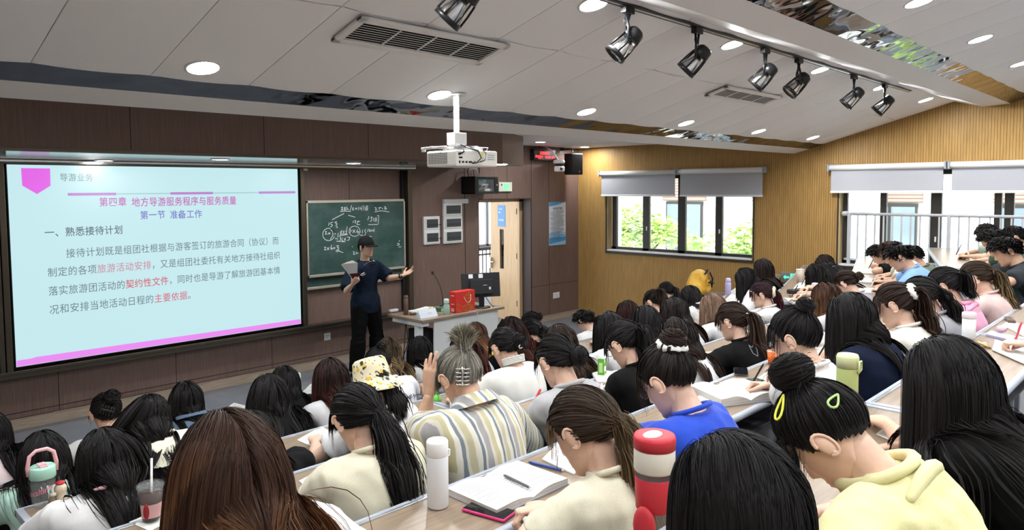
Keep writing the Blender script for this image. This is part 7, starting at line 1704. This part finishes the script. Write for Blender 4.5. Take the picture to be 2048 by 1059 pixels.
t = empty('gift_bag', ld(925, 622), rzd); tag(t, 'red paper gift bag with gold pattern and cord handle', 'gift bag'); RB = mat('red_bag_paper', (.62, .035, .025), .45); GO = mat('gold_print', (.55, .28, .06), .4, .4)
bw, bd, bh = .17, .06, .275
m = MB(); m.box((-bw, -bd, 0), (bw, bd, bh), RB); m.obj('bag', t, .004)
m = MB(); rg = np.random.default_rng(12); yy = -bd-.001
for i in range(26):
    a = rg.uniform(0, 6.28); cx, cz = rg.uniform(.0, bw*.75), rg.uniform(.03, bh*.92)
    if i % 4 == 0: cx = rg.uniform(-bw*.8, 0); cz = rg.uniform(.02, bh*.35)
    P = [(cx+(.008+.005*k)*math.cos(a+k*.7), yy, cz+(.008+.005*k)*math.sin(a+k*.7)) for k in range(7)]
    P = [(min(max(p[0], -bw+.004), bw-.004), yy, min(max(p[2], .004), bh-.004)) for p in P]
    for k in range(6):
        d = np.array(P[k+1])-np.array(P[k]); n = np.cross(nrm(d), [0, 1, 0])*.003; m.add([np.array(P[k])-n, np.array(P[k+1])-n, np.array(P[k+1])+n, np.array(P[k])+n], [(0, 1, 2, 3)], GO)
m.obj('gold_pattern', t)
m = MB(); m.tube([(-.03, -bd-.003, bh*.72), (0, -bd-.012, bh*.50), (.045, -bd-.014, bh*.42), (.085, -bd-.012, bh*.55), (.09, -bd-.003, bh*.80)], .004, mat('cream_cord', (.70, .60, .42), .6), 7); m.obj('handle', t)
m = MB()
for z in (.02, .035, .05, .11, .22): m.box((-bw-.0012, -.03, z), (-bw-.0002, .03, z+.008), M_whitep)
m.obj('printed_label', t)
t = empty('monitor', ld(962, 614), rzd+math.radians(-28)); tag(t, 'black computer monitor seen from behind on the lecturer desk', 'monitor')
tl = Matrix.Translation((0, 0, .30)) @ Matrix.Rotation(math.radians(-8), 4, 'X')
m = MB(); m.box((-.27, -.012, -.16), (.27, .012, .17), M_blackm, tl); m.box((-.16, -.05, -.12), (.16, -.012, .08), M_blackm, tl); m.obj('housing', t, .008)
m = MB(); m.box((-.26, .012, -.15), (.26, .0135, .16), M_screen, tl); m.obj('display', t)
m = MB(); m.box((-.035, -.045, .01), (.035, -.015, .26), M_black); m.lathe([(.0, 0), (.13, 0), (.125, .012), (0, .016)], M_black, seg=26); m.obj('stand', t)
m = MB()
for x, z in ((-.14, .13), (.0, .13)): m.box((x-.03, -.0135, z-.03), (x+.03, -.0125, z+.025), M_whitep, tl)
m.box((.10, -.052, -.06), (.125, -.0505, -.025), M_whitep, tl); m.obj('sticker', t)
m = MB(); m.box((.02, -.052, -.003), (.075, -.0512, .004), M_lgrey); me = m.obj('badge', t); me.matrix_local = tl
m = MB(); m.tube([(.05, -.04, .16), (.09, -.08, .08), (.16, -.03, .004), (.2, .05, .004)], .005, M_black, 6); m.obj('cable', t)
# gooseneck microphone
b = ld(886, 615); tp = onY(866, 546, b[1]-.05)
t = empty('microphone', b); tag(t, 'black gooseneck microphone curving up from the lecturer desk', 'microphone'); m = MB(); m.lathe([(0, 0), (.05, 0), (.048, .03), (0, .032)], M_black, seg=20); m.obj('base', t)
d = tp-b; m = MB(); P = bez(np.array([0, 0, .03]), np.array([.0, 0, d[2]*.62]), d, 14); m.tube(P, .0045, M_black, 7); m.obj('gooseneck', t); m = MB(); u = nrm(P[-1]-P[-2]); m.ell(P[-1]+u*.012, (.018, .018, .026), M_blackm); m.obj('windscreen', t)
# book held by the lecturer
LJ = LEC[2]; hp = LJ['WR']+LJ['hd'][1]*.07; t = empty('held_book', hp); tag(t, 'fanned open book held up in the right hand of the lecturer', 'book')
e = onY(696, 518, hp[1]-.02)-hp; u = nrm(e); L = .25; sd = nrm(np.cross(u, [0, 1, 0]))
for i in range(13):
    a = (i/12-.5)*.55; dirv = nrm(u*math.cos(a)+np.array([.45, -.9, 0])*math.sin(a)*.8+sd*(.10*(i/12-.5))); w = nrm(np.cross(dirv, [.55, .8, .1]))*.085
    b0 = np.array([0, 0, .01]); L = .10 if i == 12 else .25; P = [b0-w*.25, b0+w*.25, b0+dirv*L*.98+w*(.75+.1*math.sin(i*2)), b0+dirv*L*(.9+.06*math.cos(i*3))-w*.75]
    m = MB(); m.poly(P, M_page if 0 < i < 12 else cloth((.10, .02, .03)), tuple(nrm(np.cross(dirv, w))*.0015)); m.obj('leaf' if 0 < i < 12 else 'cover', t)
# ================================================================ WORN THINGS (parts of people)
def on_head(P, px, py, off=.02):
    B = P['body']; o = (CAM-B.Hc)@B.Ri-SC0; dr = ray(px, py)@B.Ri; r = SCALP+off; a = ((dr/r)**2).sum(); bb = 2*((o/r)*(dr/r)).sum(); c = ((o/r)**2).sum()-1; D = bb*bb-4*a*c
    tt = (-bb-math.sqrt(D))/(2*a) if D > 0 else -bb/(2*a); loc = o+dr*tt; n = nrm(loc/r/r); return (loc+SC0)@B.Rh.T+B.Hc, n@B.Rh.T
def clip(P, px, py, col, d2, L=.05, name='hair_clip', off=.022):
    c, n = on_head(P, px, py, off); e, _ = on_head(P, px+d2[0], py+d2[1], off); u = nrm(e-c); w = np.cross(n, u); th = np.linspace(0, 2*np.pi, 15)
    q = QM(); v, qq = tube_q(c+np.outer(np.cos(th)*L/2, u)+np.outer(np.sin(th)*(.009-.006*np.cos(th)), w)+n*.004, .0026, 6); q.add(v, qq, 0); P['part'](name, q, [col])
YC = mat('neon_yellow_clip', (.72, .75, .06), .3); GC = mat('pale_green_clip', (.40, .62, .22), .3)
clip(PEOPLE['z2'], 1563, 815, YC, (8, -30), .06); clip(PEOPLE['z2'], 1668, 802, GC, (8, -14), .035)
def claw(P, px, py, col, d2=(0, 12), S=.045, off=.02):
    c, n = on_head(P, px, py, off); e, _ = on_head(P, px+d2[0], py+d2[1], off); u = nrm(e-c); w = np.cross(n, u); q = QM()
    v, qq = tube_q([c-u*S*.7+n*.012, c+n*.018, c+u*S*.7+n*.012], .005, 7); q.add(v, qq, 0)
    for s in (-1, 1):
        for k in range(5):
            b = c+u*S*(k-2)*.32+n*.014; v, qq = tube_q([b, b+w*s*.016+n*.008, b+w*s*.028-n*.006, b+w*s*.022-n*.02], .0028, 6); q.add(v, qq, 0)
    P['part']('hair_claw', q, [col])
claw(PEOPLE['b2'], 925, 752, M_steel, (0, 14), .045, .03); claw(PEOPLE['e1'], 215, 820, M_black, (8, 2), .05, .05)
for py in (692, 716): clip(PEOPLE['c4'], 1042, py, M_whitep, (10, -2), .05, 'hair_clip', .05)
# bucket hat
P = PEOPLE['c3']; B = P['body']; q = QM(); nu = 40; th = np.linspace(0, 2*np.pi, nu, endpoint=False); rows = []
for z, r in ((.145, .001), (.146, .045), (.142, .075), (.128, .090), (.085, .098), (.035, .104), (.022, .112), (-.012, .140), (-.030, .158), (-.032, .157), (-.012, .136), (.022, .106)): rows.append(np.stack([r*np.sin(th)*.92, r*np.cos(th)*1.08-.012, np.full(nu, z)-(.010*np.cos(th*2) if z < 0 else 0)], -1))
q.add(np.concatenate(rows)@rotx(.18).T@B.Rh.T+B.Hc, grid_q(len(rows), nu), 0)
M_hat = mat('printed_hat_cotton', (.62, .56, .38), .85); nt, N, L, b_ = nodes(M_hat); tc = N.new('ShaderNodeTexCoord'); pr = b_.inputs['Base Color']
def spots(scale, lo, col, prev, seed):
    mp = N.new('ShaderNodeMapping'); mp.inputs['Location'].default_value = (seed, seed*.7, seed*.3); L.new(tc.outputs['Object'], mp.inputs[0])
    vo = N.new('ShaderNodeTexVoronoi'); vo.inputs['Scale'].default_value = scale; L.new(mp.outputs[0], vo.inputs[0]); nz = N.new('ShaderNodeTexNoise'); nz.inputs['Scale'].default_value = scale*2.2; L.new(mp.outputs[0], nz.inputs[0])
    ad = N.new('ShaderNodeMath'); ad.operation = 'MULTIPLY_ADD'; ad.inputs[1].default_value = .5; L.new(nz.outputs[0], ad.inputs[0]); L.new(vo.outputs['Distance'], ad.inputs[2]); lt = N.new('ShaderNodeMath'); lt.operation = 'LESS_THAN'; lt.inputs[1].default_value = lo; L.new(ad.outputs[0], lt.inputs[0])
    mx = N.new('ShaderNodeMixRGB'); mx.inputs[2].default_value = (*col, 1); L.new(lt.outputs[0], mx.inputs[0])
    if prev is None: mx.inputs[1].default_value = (.64, .58, .40, 1)
    else: L.new(prev, mx.inputs[1])
    return mx.outputs[0]
o1 = spots(22, .50, (.58, .40, .05), None, 1.3); o2 = spots(26, .515, (.03, .03, .03), o1, 4.1); o3 = spots(46, .47, (.16, .14, .10), o2, 2.2); L.new(o3, pr); P['part']('bucket_hat', q, [M_hat])
# printed marks on shirts
def decal(P, name, strips, m, off=.004):
    ob = P['sp']['_shirt'] if isinstance(P, dict) else P; me = ob.data; o0 = np.array(ob.parent.location); me.calc_loop_triangles()
    V = [Vector(tuple(np.array(v.co)+o0)) for v in me.vertices]; T = BVHTree.FromPolygons(V, [tuple(p.vertices) for p in me.polygons]); q = MB()
    for pts, fs in strips:
        vs = []
        for x, y in pts:
            d = Vector(tuple(ray(x, y))).normalized(); h = T.ray_cast(Vector(tuple(CAM)), d); vs.append(None if h[0] is None else np.array(h[0])-np.array(d)*off-o0)
        ok = [f for f in fs if all(vs[i] is not None for i in f)]; vs = [np.zeros(3) if v is None else v for v in vs]
        if ok: q.add(vs, ok, m)
    if q.v: o = q.obj(name, ob.parent)
def px_text(body, a, b, h, bold=.02):
    out = []; a = np.array(a, float); b = np.array(b, float); n = len(body); up = np.array([(b-a)[1], -(b-a)[0]]); up = up/np.linalg.norm(up)
    if up[1] > 0: up = -up
    for i, ch in enumerate(body):
        co, fs = text_mesh(ch, 1.0, bold)
        if len(co): o = a+(b-a)*(i+.5)/n; out.append(([tuple(o+(b-a)/n*(c[0]-.45)*.95+up*(c[1]-.35)*h*1.1) for c in co], fs))
    return out
def px_line(pts, w=.8):
    out = []
    for a, b in zip(pts[:-1], pts[1:]):
        a = np.array(a, float); b = np.array(b, float); n = np.array([-(b-a)[1], (b-a)[0]]); n = n/(np.linalg.norm(n)+1e-9)*w; out.append(([a-n, b-n, b+n, a+n], [(0, 1, 2, 3)]))
    return out
decal(PEOPLE['d5'], 'printed_lettering', px_text('かいぶつギター', (784, 806), (841, 787), 9.5, .03), mat('blue_black_print', (.02, .03, .12), .7))
decal(PEOPLE['b6'], 'outline_print', px_line([(1499, 678), (1498, 690), (1504, 694), (1512, 680), (1506, 676), (1499, 678)], .5)+px_line([(1498, 690), (1506, 706), (1516, 712), (1514, 698), (1504, 682)], .5), mat('grey_outline_print', (.25, .26, .28), .7))
ls = [o for o in LEC[0].children if o.name.startswith('shirt')][0]
decal(ls, 'chest_emblem', [([(721, 548), (726, 545), (730, 543.5), (727, 547.5), (722, 549)], [(0, 1, 2, 3, 4)])]+px_line([(720.5, 549.5), (725, 551), (731, 547)], .45), M_whitep)
decal(ls, 'sleeve_badge', [([(779, 540), (782, 539), (783, 546), (781, 546)], [(0, 1, 2, 3)])], mat('orange_badge', (.75, .30, .12), .6))
for _o in list(TMP.collection.objects): bpy.data.objects.remove(_o)
bpy.data.scenes.remove(TMP)
